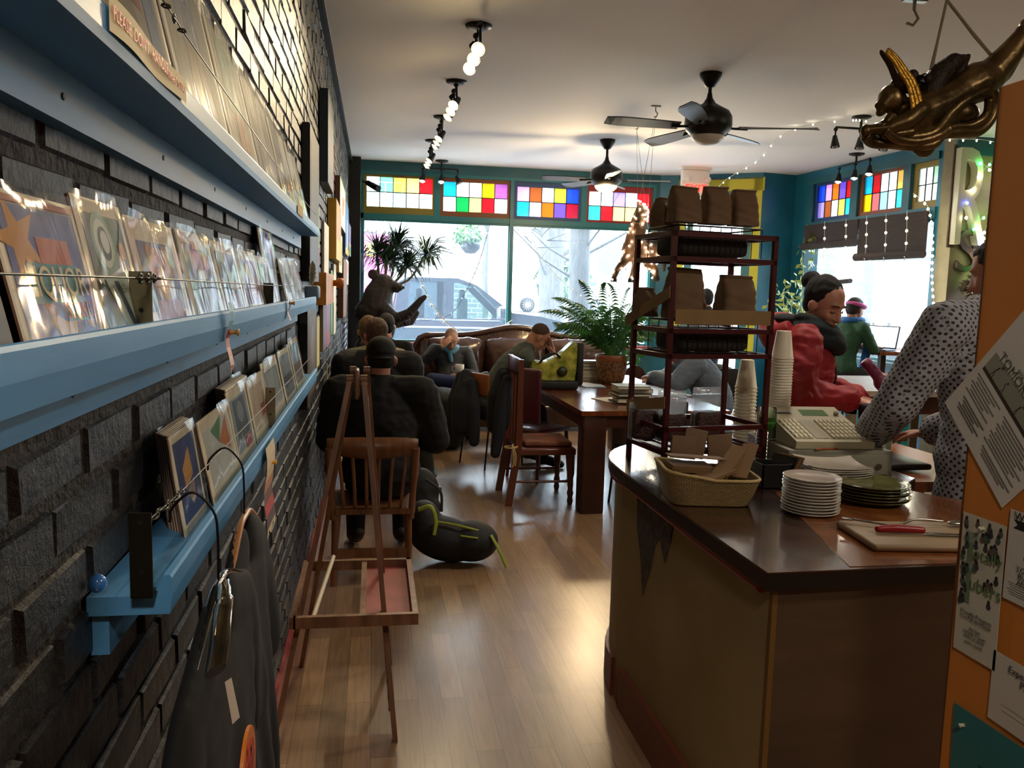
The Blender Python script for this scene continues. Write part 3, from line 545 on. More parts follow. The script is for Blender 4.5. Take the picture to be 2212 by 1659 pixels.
def poly_star(cx, cy, R, r, n=5, rot=PI/2): return [(cx+(R if i % 2 == 0 else r)*math.cos(rot+i*PI/n), cy+(R if i % 2 == 0 else r)*math.sin(rot+i*PI/n)) for i in range(2*n)]
def disc(cx, cy, r, n=16, sy=1): return [(cx+r*math.cos(2*PI*i/n), cy+r*sy*math.sin(2*PI*i/n)) for i in range(n)]
def rect(a, b, c, d): return [(a, b), (c, b), (c, d), (a, d)]
def art_print(y, w, h, z, label, art, bx=-.279, tx=-.316, border=('e6dcc0', .08), bg='3a4aa0', texts=(), group=None, sleeve=True, name='art_print', catg='print'):
    """sleeved print leaning on a ledge: u runs along the wall, v up the sheet"""
    lean = (tx-bx)/.165; v = Vector((lean, 0, 1)).normalized(); u = Vector((0, 1, 0)); n = u.cross(v)
    if n.x < 0: n = -n
    o = Vector((bx, y, z)); t = thing(name, label, catg, tuple(o), group=group)
    def P(a, b, d): return o+u*(a*w)+v*(b*h)+n*d
    def slab(b, poly, d, th): b.ext([P(a, c, d) for a, c in poly], n*th)
    b = mb(C(border[0])); slab(b, rect(0, 0, 1, 1), .0005, .0022); b.use(CORE); slab(b, rect(.004, .004, .996, .996), -.002, .0024); part('backing_card', b, t, True)
    a = MB(); m = border[1]; a.use(C(bg)); slab(a, rect(m, m*w/h*1.1, 1-m, 1-m*w/h), .0028, .0003)
    for k, (col, poly) in enumerate(art): a.use(C(col)); slab(a, poly, .0032+.00012*k, .0002)
    for (s, uu, vv, size, col) in texts: text(a, s, size, C(col), frameM(P(uu, vv, .0052), u, v), depth=.0003)
    part('artwork', a, t, True)
    if sleeve:
        g = mb(SLEEVE); r = random.Random(int(y*1000)); nu = 10; nv = 12; ph = r.uniform(0, 6)
        g.grid(lambda i, j: P(-.01+1.02*i, -.0+1.04*j, .0075+.0009*math.sin(7*i+5*j+ph)+.0006*math.sin(17*i-9*j+ph*2)+(.006*max(0, j-.92)*10*math.sin(5*i+ph))), nu, nv)
        part('plastic_sleeve', g, t, True, False)
    return t
sc = [(.0+x, y) for x, y in ()]
arrow = [(.42, .62), (.30, .52), (.27, .36), (.38, .20), (.52, .18), (.60, .26), (.62, .36), (.74, .40), (.84, .32), (.88, .20), (.95, .22), (.92, .36), (.80, .48), (.62, .47), (.55, .38), (.52, .28), (.44, .28), (.37, .38), (.38, .48), (.48, .56)]
art_print(.735, .195, .150, 1.527, 'nearest full print on the middle ledge, with a star and the word LIQUOR',
    [('3350a8', rect(.05, .08, .95, .92)), ('d09038', poly_star(.20, .72, .27, .10, 5, 1.9)), ('d09038', [(.10, .62), (.22, .60), (.34, .20), (.44, .10), (.50, .12), (.52, .22), (.42, .26), (.30, .62)]), ('d09038', [(.42, .14), (.60, .12), (.66, .30), (.74, .34), (.80, .18), (.88, .16), (.82, .42), (.66, .44), (.56, .24)]), ('c0502c', rect(.38, .58, .78, .74)), ('2f8fa0', rect(.20, .34, .82, .58)), ('2f8fa0', rect(.54, .22, .84, .34)), ('a82820', rect(.04, .93, .96, .97))],
    texts=(('LIQUOR', .51, .46, .040, 'e8dcb0'), ('STORE', .69, .28, .022, 'd86030')), border=('ece2c8', .10))
art_print(.935, .17, .165, 1.527, 'print of a green grey swirling mask face, second on the middle ledge',
    [('20342e', rect(.10, .1, .24, .9)), ('94b8a4', disc(.42, .70, .22, 20, 1.0)), ('dfe6d8', disc(.42, .70, .17, 20)), ('3c4a48', disc(.44, .70, .12, 18)), ('dfe6d8', disc(.45, .71, .08, 14)), ('6a7c9c', [(.6, .5), (.9, .9), (.9, .3)]), ('c8dcd0', [(.25, .45), (.7, .55), (.9, .1), (.5, .1)]), ('35506a', [(.42, .44), (.52, .44), (.72, .12), (.62, .12)]), ('d0a060', disc(.78, .66, .07, 8))], bg='5a786a', border=('ece2c8', .10))
art_print(.50, .21, .150, 1.527, 'dark edged print partly out of view at the near end of the middle ledge', [], bg='1c1a20', border=('2a1c18', .04), sleeve=False)
def animal(c1, c2, c3): return [(c1, disc(.5, .52, .24, 18, 1.05)), (c1, disc(.33, .72, .08, 10)), (c1, disc(.67, .72, .08, 10)), (c2, disc(.5, .46, .13, 14, .8)), ('2a1a18', disc(.42, .60, .025, 8)), ('2a1a18', disc(.58, .60, .025, 8)), ('2a1a18', disc(.5, .50, .04, 8, .7)), (c3, [(.25, .30), (.75, .30), (.82, .12), (.18, .12)])]
art_print(1.115, .25, .158, 1.527, 'print of a tan animal head in a red collar, third on the middle ledge', animal('c08a58', 'e0b890', 'a83040'), bg='36448c', border=('e8d8b8', .12))
art_print(1.39, .26, .160, 1.527, 'print of a dark figure under a red sign, fourth on the middle ledge', [('b03028', rect(.3, .60, .75, .80)), ('e0a840', rect(.38, .82, .66, .90)), ('1a1c28', [(.3, .12), (.38, .55), (.64, .55), (.72, .12)]), ('e8e4da', rect(.38, .50, .66, .60)), ('3038c0', rect(.70, .25, .86, .55))], bg='3c4a68')
art_print(1.67, .26, .158, 1.527, 'navy print with an orange wedge, fifth on the middle ledge', [('d8a058', [(.5, .55), (.85, .42), (.6, .35)]), ('9a6a88', [(.3, .3), (.7, .35), (.8, .15), (.3, .15)]), ('60a0c0', rect(.45, .2, .55, .3))], bg='2c3a66')
art_print(1.95, .29, .155, 1.527, 'lilac and rose striped print with a yellow spot, sixth on the middle ledge', [('b0648a', rect(.4, .25, .85, .60)), ('e8c060', disc(.4, .68, .12)), ('d8b0c8', rect(.4, .42, .85, .48)), ('d8b0c8', rect(.4, .32, .85, .36))], bg='8a6aae', border=('dcd0b8', .08))
art_print(2.26, .24, .15, 1.527, 'grey print behind the dark strap on the middle ledge', [('8a94a0', rect(.2, .2, .8, .8))], bg='5a6470')
art_print(2.47, .30, .24, 1.527, 'tallest violet blue print standing up behind the others on the middle ledge', [('4038b8', rect(.2, .55, .8, .95)), ('a070d0', rect(.3, .7, .7, .9)), ('b8c4d8', rect(.2, .1, .8, .5))], bg='30306a', bx=-.298, tx=-.322)
art_print(2.80, .30, .16, 1.527, 'silvery print near the far end of the middle ledge', [('c8d4dc', rect(.1, .1, .9, .9)), ('8090a0', rect(.3, .3, .7, .7))], bg='a0b0bc', border=('d8d8d0', .06))
art_print(3.12, .33, .165, 1.527, 'pale grey print at the very far end of the middle ledge', [('b4c2cc', rect(.1, .1, .9, .9)), ('d8e0e4', rect(.2, .5, .8, .8))], bg='94a4b0', border=('d8d8d0', .06))
# top ledge
art_print(.66, .11, .39, 1.829, 'cream card at the near end of the top ledge', [], bg='e8e0c8', sleeve=False)
art_print(.865, .455, .40, 1.829, 'tall print with a red square, nearest full print on the top ledge', [('a82828', rect(.2, .30, .72, .95)), ('7a2020', rect(.25, .30, .68, .42)), ('5878a8', rect(.76, .1, .9, .95)), ('6c5c50', [(.2, .1), (.72, .1), (.6, .3), (.28, .3)])], bg='8a8078', border=('dcd4c0', .06))
art_print(1.35, .43, .42, 1.829, 'tall pale portrait print, second large one on the top ledge', [('8a92a8', disc(.5, .62, .24, 20, 1.2)), ('b09878', [(.25, .1), (.4, .45), (.7, .45), (.85, .1)])], bg='a8a494', border=('ded6c2', .07))
art_print(1.81, .42, .41, 1.829, 'tall blue banded print with green and orange below, third on the top ledge', [('3a44a0', rect(.14, .78, .84, .92)), ('7fa890', rect(.2, .35, .8, .74)), ('c86c30', [(.3, .1), (.4, .38), (.7, .38), (.8, .1)])], bg='c0b490', border=('e4dcc4', .08))
art_print(2.26, .48, .40, 1.829, 'smoky beige tall print, fourth on the top ledge', [('9c9280', rect(.15, .1, .85, .9))], bg='aaa088', border=('d8ceb4', .05))
art_print(2.78, .50, .39, 1.829, 'tall black and white print, fifth on the top ledge', [('2a2c30', rect(.12, .2, .5, .9)), ('f0ece0', rect(.5, .4, .9, .9)), ('d89a28', rect(.5, .1, .8, .35))], bg='d8d4c8')
art_print(3.32, .46, .37, 1.829, 'tall print with a yellow flame at the far end of the top ledge', [('e0b020', [(.3, .1), (.45, .6), (.6, .1)]), ('3a7a40', rect(.65, .1, .8, .5)), ('b03030', rect(.15, .1, .28, .5))], bg='e8e8e0')
# lowest ledge
def stack(y, w, h, n, group, lab):
    for k in range(n):
        t = art_print(y+.012+.006*k, w, h, 1.212, lab, [], bx=-.288-.0055*k, tx=-.312-.0045*k, bg='8a8a86', border=('cfc8b8', .02), sleeve=(k == n-1), group=group)
stack(1.30, .17, .155, 6, 'sleeved prints stacked behind the navy one', 'one of the sleeved prints stacked behind the near navy print on the lowest ledge')
art_print(1.295, .165, .155, 1.212, 'navy print with a tilted tan square at the near end of the lowest ledge', [('d8a860', [(.28, .62), (.62, .80), (.66, .50), (.32, .40)]), ('94887c', [(.36, .38), (.66, .46), (.62, .26), (.50, .20)])], bg='2f4a86', bx=-.283, tx=-.308)
art_print(1.475, .28, .15, 1.212, 'print in a crinkled sleeve with orange and green corner, second on the lowest ledge', [('c87840', [(.5, .6), (.85, .85), (.85, .4)]), ('508860', [(.3, .8), (.7, .9), (.5, .6)])], bg='c8d0cc', bx=-.272, tx=-.305)
stack(1.80, .30, .165, 6, 'sleeved prints stacked at the middle of the lowest ledge', 'one of the sleeved prints stacked behind the grey figure print on the lowest ledge')
art_print(1.79, .25, .16, 1.212, 'grey print of a figure above a red patch, third front print on the lowest ledge', [('50606c', rect(.2, .3, .8, .85)), ('8a98a0', disc(.5, .65, .15)), ('a03438', rect(.5, .12, .85, .28))], bg='90a4b0', bx=-.279, tx=-.309)
art_print(2.06, .28, .155, 1.212, 'print with a cream field and rose mark beside the low metal strap', [('b04848', rect(.55, .3, .8, .5))], bg='c8b8a0', bx=-.279, tx=-.309)
art_print(2.36, .36, .17, 1.212, 'white glaring print past the low strap on the lowest ledge', [('a8b4b8', rect(.2, .2, .8, .8))], bg='8a9498', bx=-.279, tx=-.312)
art_print(2.76, .34, .17, 1.212, 'dim landscape print, last but one on the lowest ledge', [('4a5054', rect(.1, .1, .9, .5)), ('78848a', rect(.1, .5, .9, .9))], bg='5a6468', bx=-.279, tx=-.312)
art_print(3.13, .34, .185, 1.212, 'farthest print on the lowest ledge, brown below and blue above', [('6a5348', rect(.1, .1, .9, .5)), ('7894a4', rect(.1, .5, .9, .9))], bg='66605c', bx=-.279, tx=-.312)
# metal straps and the tension wires in front of the prints
GALV = mat('galvanised_strap', '8d8468', .4, metal=.85)
def strap(y, z, h, label, w=.026, m=None):
    b = mb(m or GALV); b.box((-.288, y-.0012, z-.02), (-.288+w, y+.0012, z+h)).box((-.288, y, z-.0215), (-.288+w, y+.03, z-.019)); b.use(mat('strap_hole', '0c0b0a')).cyl((-.275, y-.0014, z+.012), (-.275, y+.0014, z+.012), .003, n=10).cyl((-.275, y-.0014, z+h-.012), (-.275, y+.0014, z+h-.012), .003, n=10)
    o = solo('metal_strap', b, label, 'bracket'); return o
for y, z, h, lab in ((1.055, 1.553, .058, 'metal strap standing on the middle ledge between the second and third prints'), (2.27, 1.553, .05, 'dark metal strap toward the far end of the middle ledge'), (1.03, 1.238, .085, 'tall dark metal strap at the near end of the lowest ledge'), (2.30, 1.238, .085, 'perforated metal strap at the middle of the lowest ledge'), (.93, 1.853, .10, 'pale strap on the top ledge before the red print')):
    strap(y, z, h, lab, m=(mat('dark_strap', '35332c', .4, metal=.8) if 'dark' in lab else None))
def wire(pts, label, zig=None):
    b = mb(mat('steel_wire', '4a463c', .4, metal=.7)); b.tube(pts, .0011, n=5)
    if zig:
        p, q = Vector(zig[0]), Vector(zig[1]); d = (q-p)
        for k in range(7):
            c = p+d*(k/6); b.tube([c+Vector((0, math.sin(a)*.007, math.cos(a)*.005)) if k % 2 else c+Vector((math.cos(a)*.005, math.sin(a)*.007, 0)) for a in [i*2*PI/8 for i in range(8)]], .0016, n=4, closed=True)
    return solo('tension_wire', b, label, 'wire')
wire([(-.262, -.5, 1.60), (-.262, 1.055, 1.603), (-.262, 2.27, 1.597), (-.262, 3.64, 1.597)], 'thin steel wire strung along the middle ledge', ((-.262, .99, 1.603), (-.262, 1.08, 1.603)))
wire([(-.264, 1.03, 1.315), (-.266, 1.20, 1.306), (-.262, 2.3, 1.30), (-.262, 3.6, 1.30)], 'steel wire with turnbuckle chain along the lowest ledge', ((-.264, 1.04, 1.313), (-.266, 1.20, 1.306)))
wire([(-.255, .5, 2.0), (-.255, .93, 1.945), (-.25, 1.2, 1.925), (-.25, 2.4, 1.90), (-.25, 3.7, 1.90)], 'steel wire with tangled chain along the top ledge', ((-.255, .95, 1.943), (-.25, 1.18, 1.925)))
# handwritten notice on the front of the top ledge
t = thing('paper_notice', 'handwritten paper strip reading PLEASE DON\'T HANDLE taped to the top ledge', 'notice', (-.242, .87, 1.83))
b = mb(mat('notice_paper', 'e8d9a8', .7)); b.grid(lambda i, j: (-.2425+.0015*math.sin(i*9), .845+.315*i, 1.828+(.034-.006*i)*j+.0015*math.sin(i*7)), 16, 1); part('paper', b, t, True, False)
b = MB(); text(b, 'PLEASE  DON\'T  HANDLE', .0185, C('c03020'), frameM((-.2405, .955, 1.846), (0, 1, 0), (0, 0, 1)), depth=.0002); text(b, 'THE ART  IF YOU', .012, C('c03020'), frameM((-.2405, 1.10, 1.842), (0, 1, 0), (0, 0, 1)), depth=.0002); part('lettering', b, t, True, False)
solo('paper_notice', mb(mat('tan_tag', 'cdb078', .7)).box((-.243, 2.75, 1.826), (-.2415, 2.95, 1.862)), 'small tan tag near the far end of the top ledge', 'notice')
# ribbon-shaped tags
def ribbon(y, z, w, h, cols, label, pin=None, notch=True):
    t = thing('ribbon_tag', label, 'tag', (-.238, y, z-h)); n = 8; b = MB()
    for k in range(n):
        z0 = z-h*k/n; z1 = z-h*(k+1)/n; b.use(C(cols[k*len(cols)//n])); a = .004*math.sin(k*1.1); c = .004*math.sin((k+1)*1.1)
        if k == n-1 and notch: b.add([(-.238+a, y, z0), (-.238+a, y+w, z0), (-.238+c, y+w, z1), (-.238+c, y+w*.75, z0-.3*h/n), (-.238+c, y+w*.45, z1), (-.238+c, y+w*.25, z0-.3*h/n), (-.238+c, y, z1-.01)], [(0, 1, 2, 3, 4, 5, 6)])
        else: b.quad((-.238+a, y, z0), (-.238+a, y+w, z0), (-.238+c, y+w, z1), (-.238+c, y, z1))
    part('ribbon', b, t, True, False)
    if pin: part('push_pin', mb(mat('pin_'+pin, pin, .3, metal=.3)).lathe([(.001, 0), (.006, .002), (.0035, .004), (.0035, .012), (.006, .014), (.006, .016), (0, .017)], (-.240, y+w*.6, z-.012 if len(cols) < 5 else z-.05), 12, 'x'), t, True)
    return t
ribbon(1.43, 1.568, .035, .12, ['7fb4c4', '7fb4c4', 'b83a38', 'd07a4a', 'd8b088', 'cfa48c'], 'striped paper ribbon hanging from the middle ledge on a brass pin', 'b08a50')
ribbon(2.42, 1.56, .04, .07, ['a88070', 'c09080'], 'short reddish tag on the middle ledge near its far end', 'b08a50')
ribbon(1.90, 1.232, .15, .215, ['dcc8a0', 'dcc8a0', 'c88858', '6c4a38', 'b83a28', '5a4030', 'dcc8a0'], 'cream forked ribbon with a red badge hanging from the lowest ledge', 'd8a020')
solo('glass_bead', mb(mat('blue_glass', '3a7cc8', .1, coat=1)).ell((-.333, 1.055, 1.228), (.011, .012, .012)), 'blue glass bead at the near end of the lowest ledge', 'bead')
# hangers and dark shirts
SH = mat('black_shirt', '0c0d0e', .9, bump=.2, bscale=200, dist=.001)
def shirt(yc, label, hanger, zt=1.13, w=.40, L=.55, x=-.215, hcol=None, printed=False):
    t = thing('hanging_shirt', label, 'shirt', (x, yc, zt-L))
    b = mb(SH); b.T = Matrix.Translation((x, yc, 0)) @ Matrix.Diagonal((.30, 1, 1, 1))
    limb(b, [(0, -w*.40, zt-.075), (0, -w*.12, zt-.02)], [.055, .05]); limb(b, [(0, w*.40, zt-.075), (0, w*.12, zt-.02)], [.055, .05])
    for k in range(9): f = k/8; b.rbox((-.06-.03*f, -w*(.42+.03*f), zt-.10-(L-.1)*f-.06), (.06+.03*f, w*(.42+.03*f), zt-.05-(L-.12)*f), .05, seg=3)
    for s in (-1, 1): limb(b, [(0, s*w*.41, zt-.09), (0, s*w*.52, zt-.16), (0, s*w*.60, zt-.27)], [.062, .068, .070])
    b.T = None; me = organic(b, .008, 3)
    for v, nv in zip(me.vertices, [v.normal.copy() for v in me.vertices]):
        d = zt-v.co.z; v.co.x += .030*min(1, d*2.2)*(noise.noise(Vector((v.co.y*9, v.co.z*1.6, yc)))+.5*math.sin(v.co.y*46+v.co.z*5)*min(1, d*1.5))
    part('body', me, t, True, False)
    if printed:
        q = mb(C('d8781c')); 
        q.ext([(x+.052, .945+.055*math.cos(a), 1.03+.055*math.sin(a)) for a in [i*2*PI/24 for i in range(24)]], (.004, 0, 0)); q.use(C('b83018'))
        for k in range(7):
            a = k*.9; cx, cz = .945+.025*math.cos(a), 1.03+.028*math.sin(a); q.ext([(x+.0565, cx+.014*math.cos(c)*(1+.4*math.sin(3*c+k)), cz+.016*math.sin(c)) for c in [i*2*PI/9 for i in range(9)]], (.001, 0, 0))
        part('chest_print', q, t, True)
    h = thing('clothes_hanger', hanger, 'hanger', (x, yc, zt)); hm = hcol
    part('bar', mb(hm).tube(cat([(x, yc-w*.46, zt-.045), (x, yc-.06, zt+.022), (x, yc, zt+.03), (x, yc+.06, zt+.022), (x, yc+w*.46, zt-.045)], 5), .009, n=8, flat=.6), h, True)
    hk = [(x, yc, zt+.03), (x, yc, zt+.09), (x-.005, yc+.0, zt+.125), (x-.03, yc, zt+.150), (x-.055, yc, zt+.130), (x-.058, yc, zt+.112)]
    part('hook', mb(BLACKM).tube(cat(hk, 5), .0018, n=6), h, True); return t, h
CLR = glassy('clear_plastic', 'd8d0b8', .08, 2.5, haze=.25, hazecol='c8bc98')
shirt(1.08, 'black shirt with an orange sun print hanging nearest under the lowest ledge', 'clear plastic hanger with a white tag holding the printed shirt', w=.50, L=.62, zt=1.185, x=-.195, hcol=CLR, printed=True)
shirt(1.43, 'plain black shirt hanging second under the lowest ledge', 'light wooden hanger just past the clear one', w=.42, zt=1.175, hcol=mat('light_hanger_wood', 'b0743c', .35))
solo('price_tag', mb(mat('white_tag', 'd8d0c0', .6)).add([(-.158, .905, 1.165), (-.155, .93, 1.158), (-.148, .94, 1.105), (-.152, .915, 1.11)], [(0, 1, 2, 3)]), 'white size tag at the collar of the printed shirt', 'tag')
solo('hanger_clip', mb(CLR).tube(cat([(-.185, 1.05, 1.222), (-.175, 1.00, 1.222), (-.168, .94, 1.205), (-.165, .89, 1.185)], 5), [.012]*6+[.016]*10, n=8, flat=.4), 'clear plastic hanger shoulder sticking out of the collar of the printed shirt', 'hanger')
# pictures and carved planks farther along the wall
def canvas(y0, y1, z0, z1, th, face, side, label, shapes=(), name='wall_picture', catg='picture', nm='face'):
    t = thing(name, label, catg, (XW+.004, (y0+y1)/2, z0)); x0 = XW+.004; x1 = x0+th
    part('stretcher', mb(C(side)).box((x0, y0, z0), (x1, y1, z1)), t, True)
    b = mb(C(face)).box((x1, y0+.003, z0+.003), (x1+.002, y1-.003, z1-.003))
    for k, (col, pl) in enumerate(shapes): b.use(C(col)); b.ext([(x1+.002+.0004*k, y0+(y1-y0)*a, z0+(z1-z0)*c) for a, c in pl], (.0005, 0, 0))
    part(nm, b, t, True); return t
canvas(4.10, 4.75, 1.62, 2.36, .035, '151515', '0c0c0c', 'large black framed panel hung just past the end of the top ledge', [('0a0a0a', rect(.1, .1, .9, .9))])
canvas(3.95, 4.55, 1.02, 1.50, .035, '3a2e26', '0c0c0c', 'dark framed picture low on the wall just past the middle ledge', [('5a4636', rect(.15, .1, .85, .9)), ('7a6450', disc(.5, .6, .2))])
canvas(5.35, 6.05, 2.24, 2.80, .05, '4a6478', '2a3a46', 'tall blue grey board high on the wall with a red edge', [('a03a30', rect(.85, 0, 1, .6))])
canvas(6.30, 7.20, 1.80, 2.24, .06, 'c8a070', 'c89c30', 'yellow and tan canvas, the thickest one on the brick wall', [('dcc870', rect(0, 0, 1, .35))])
canvas(7.45, 8.8, 2.14, 2.55, .04, 'e8e2d8', '6a5040', 'white canvas with a rusty scribble at the top of the wall group', [('b0583c', disc(.5, .5, .12, 9, 2)), ('c89078', rect(.6, .55, .75, .75))])
canvas(9.0, 10.1, 1.95, 2.5, .035, '3a6cae', '2a4a78', 'blue canvas with a pale tower', [('dfe8e4', [(.45, .1), (.6, .1), (.55, .7), (.5, .7)]), ('d8b060', rect(0, 0, 1, .12))])
canvas(10.2, 11.0, 1.98, 2.36, .035, '6a4088', '402858', 'purple and green canvas nearest the window corner', [('6a9a38', rect(0, 0, 1, .3)), ('d88a30', rect(0, .3, 1, .4))])
canvas(7.3, 8.0, 1.72, 2.06, .04, 'd8d0a0', '8a7048', 'narrow tan plank picture under the white scribble canvas', [('8a9a60', rect(.2, .2, .8, .8))])
canvas(8.05, 9.0, 1.30, 1.86, .05, '7a4c28', '5a3820', 'brown wooden panel hung low in the wall group')
canvas(9.3, 10.3, 1.62, 1.90, .03, 'e6e4de', 'b0aca0', 'small white canvas with a red dot', [('b83828', disc(.5, .65, .12, 12, 2)), ('50402c', rect(.46, .2, .54, .4))])
canvas(9.0, 10.0, 1.22, 1.52, .03, '3a3a3c', 'd8d8d4', 'small dark canvas with pale edges low on the wall')
canvas(4.85, 5.12, 1.72, 2.06, .014, 'c8d84a', '8a9a38', 'lime green carved plank with a red foot', [('b83030', rect(0, 0, 1, .3)), ('5a9a40', rect(.3, .4, .6, .8))], 'carved_plank', 'wall plank')
canvas(5.6, 6.15, 1.62, 2.02, .014, 'd8d2c0', '9a9488', 'pale carved plank between the lime one and the yellow canvas', (), 'carved_plank', 'wall plank')
canvas(4.9, 5.15, 1.12, 1.42, .014, 'd8c878', 'a09458', 'cream yellow plank low on the wall', (), 'carved_plank', 'wall plank')
canvas(5.4, 6.3, 1.18, 1.50, .02, '70688a', '8a7a48', 'grey violet plank with a pink streak', [('a04878', rect(.4, 0, .6, 1)), ('b85838', rect(.6, 0, .8, .3))], 'carved_plank', 'wall plank')
canvas(6.45, 6.75, 1.22, 1.72, .015, '6aa050', '4a7838', 'thin green plank beside the orange box', (), 'carved_plank', 'wall plank')
canvas(6.9, 7.3, 1.20, 1.78, .015, 'e8e4d4', 'b8b4a4', 'long white plank right of the green one', (), 'carved_plank', 'wall plank')
t = thing('wall_cabinet', 'orange wooden box with a big round knob on the wall', 'cabinet', (XW+.05, 5.1, 1.49))
part('box', mb(mat('orange_wood', 'c88428', .5, var=.2)).box((XW+.004, 4.85, 1.49), (XW+.075, 5.75, 1.675)), t, True); part('knob', mb(mat('knob_wood', 'a0602c', .4)).lathe([(.0, .0), (.02, .0), (.02, .02), (.035, .03), (.035, .06), (.02, .07), (0, .07)], (XW+.075, 5.7, 1.62), 18, 'x'), t, True)
t = thing('bird_house', 'small grey bird shaped ornament at the far end of the middle ledge', 'ornament', (-.27, 3.75, 1.53))
part('body', mb(mat('grey_blue_ornament', '6a7c8c', .6)).rbox((-.30, 3.72, 1.54), (-.24, 3.86, 1.60), .01), t, True); b = mb(mat('feather_grey', '9a9484', .8))
for k in range(9): a = .5+k*.25; b.add([(-.275, 3.78, 1.59), (-.27+.012, 3.78+.09*math.cos(a), 1.59+.10*math.sin(a)), (-.27, 3.78+.11*math.cos(a), 1.59+.12*math.sin(a)), (-.28, 3.78+.09*math.cos(a+.15), 1.59+.10*math.sin(a+.15))], [(0, 1, 2, 3)])
part('feathers', b, t, True)
solo('yellow_string', mb(C('c8b050')).tube(cat([(-.30, 5.5, 1.10), (-.30, 5.52, .98), (-.30, 5.6, .90), (-.30, 5.75, .86)], 5), .004, n=5), 'yellow cord dangling under the planks', 'cord')
# easel
EW = mat('easel_wood', '6f4a30', .45, var=.3, vscale=5, stretch=(6, 6, 1), bump=.1, bscale=40, dist=.002)
t = thing('display_easel', 'tall wooden folding easel with a tray standing in the aisle', 'easel', (-.08, 3.1, 0))
def beam(b, p, q, w=.018, d=.024):
    p, q = Vector(p), Vector(q); v = (q-p).normalized(); y = Vector((0, 1, 0)); u = v.cross(y).normalized(); k = u.cross(v)
    return b.add([p+u*s*w/2+k*r*d/2 for s, r in ((-1,-1),(1,-1),(1,1),(-1,1))]+[q+u*s*w/2+k*r*d/2 for s, r in ((-1,-1),(1,-1),(1,1),(-1,1))], [(3,2,1,0),(4,5,6,7),(0,1,5,4),(1,2,6,5),(2,3,7,6),(3,0,4,7)])
for nm, p, q in (('front_leg', (-.335, 2.83, 0), (-.085, 3.06, 1.265)), ('front_leg', (.088, 2.81, 0), (-.035, 3.06, 1.265)), ('rear_leg', (-.29, 3.44, 0), (-.075, 3.13, 1.29)), ('rear_leg', (.08, 3.42, 0), (-.025, 3.13, 1.29))):
    b = mb(EW); beam(b, p, q); q = Vector(q); b.cyl(q-Vector((.012, 0, 0)), q+Vector((.012, 0, 0)), .016, n=14); part(nm, b, t, True)
part('hinge_block', mb(EW).rbox((-.068, 3.04, 1.19), (-.052, 3.14, 1.30), .008).cyl((-.10, 3.09, 1.24), (-.02, 3.09, 1.24), .006, n=8), t, True)
part('mirror_strip', mb(mat('worn_chalk_strip', 'a8a6a0', .35, h2='55504a', vscale=40)).add([(.064, 2.83, .10), (.076, 2.835, .10), (-.018, 3.075, 1.2), (-.028, 3.07, 1.2)], [(0, 1, 2, 3)]), t, True)
tr = mb(EW); tr.box((-.262, 2.79, .435), (.142, 2.81, .475)).box((-.262, 3.38, .435), (.160, 3.40, .475)).box((-.275, 2.79, .435), (-.255, 3.40, .475)).box((.142, 2.79, .435), (.162, 3.40, .475)).box((-.04, 2.81, .445), (-.02, 3.38, .470))
tf = part('tray_frame', tr, t, True); part('tray_panel', mb(mat('red_tray', '8a3a38', .6, var=.2)).box((-.02, 2.81, .437), (.142, 3.38, .445)), tf, True)
part('tray_stick', mb(mat('pale_stick', 'b8a890', .5)).cyl((-.20, 2.83, .455), (-.155, 3.36, .50), .009, n=8), tf, True)
# ================================================================= THE SERVICE COUNTER
TOP = mat('dark_varnished_wood', '220e08', .2, h2='3f1d10', vscale=3.0, stretch=(1, 5, 1), coat=.6, bump=.04, bscale=30); TOPE = mat('black_wood_edge', '130b09', .35)
LTOP = mat('orange_varnished_wood', '6d3c1c', .2, h2='8a5228', vscale=4, stretch=(5, 1, 1), coat=.5)
BODYG = mat('ochre_counter_side', '8a7446', .55, h2='98865a', vscale=2.5, bump=.05, bscale=20); BODYB = mat('brown_plywood', '43301f', .5, h2='513b29', vscale=2, stretch=(1, 1, 5))
ZT = .94
t = thing('service_counter', 'dark topped service counter with ochre side and brown front', 'counter', (1.4, 2.6, 0))
def arc(cx, cy, r, a0, a1, n=8, ry=None): return [(cx+r*math.cos(R_(a0+(a1-a0)*i/n)), cy+(ry or r)*math.sin(R_(a0+(a1-a0)*i/n))) for i in range(n+1)]
left = [(.945, 1.815), (1.17, 1.812), (1.17, 2.0), (1.245, 2.2)]
outer = [(.945, 1.812), (1.62, 1.83), (1.98, 1.83), (1.98, 2.42), (1.84, 2.62), (2.02, 2.78), (2.02, 3.62), (1.45, 3.62)]+arc(1.30, 3.05, .37, 100, 180, 8, .5)+[(.925, 2.9)]
part('countertop', mb(TOP).prism(outer, ZT-.045, ZT).use(TOPE).prism([(x*1.0+(.002 if x > 1.4 else -.002), y-.002) for x, y in outer], ZT-.046, ZT-.004), t, True)
part('board_inset', mb(LTOP).prism([(1.175, 1.835), (1.97, 1.84), (1.97, 2.4), (1.86, 2.6), (1.36, 2.6)], ZT-.001, ZT+.0015), t, True)
inner = [(.975, 1.85), (1.97, 1.86), (1.97, 2.42), (1.82, 2.62), (1.99, 2.80), (1.99, 3.58), (1.45, 3.58)]+arc(1.32, 3.05, .36, 100, 180, 8, .48)+[(.965, 2.9)]
part('side_panel', mb(BODYG).prism(inner, .0, ZT-.045), t, True)
part('front_panel', mb(BODYB).box((.983, 1.838, 0), (1.98, 1.850, ZT-.046)), t, True)
part('corner_bead', mb(mat('ochre_bead', '6a4a20', .4)).box((.974, 1.834, 0), (.988, 1.852, ZT-.047)), t, True)
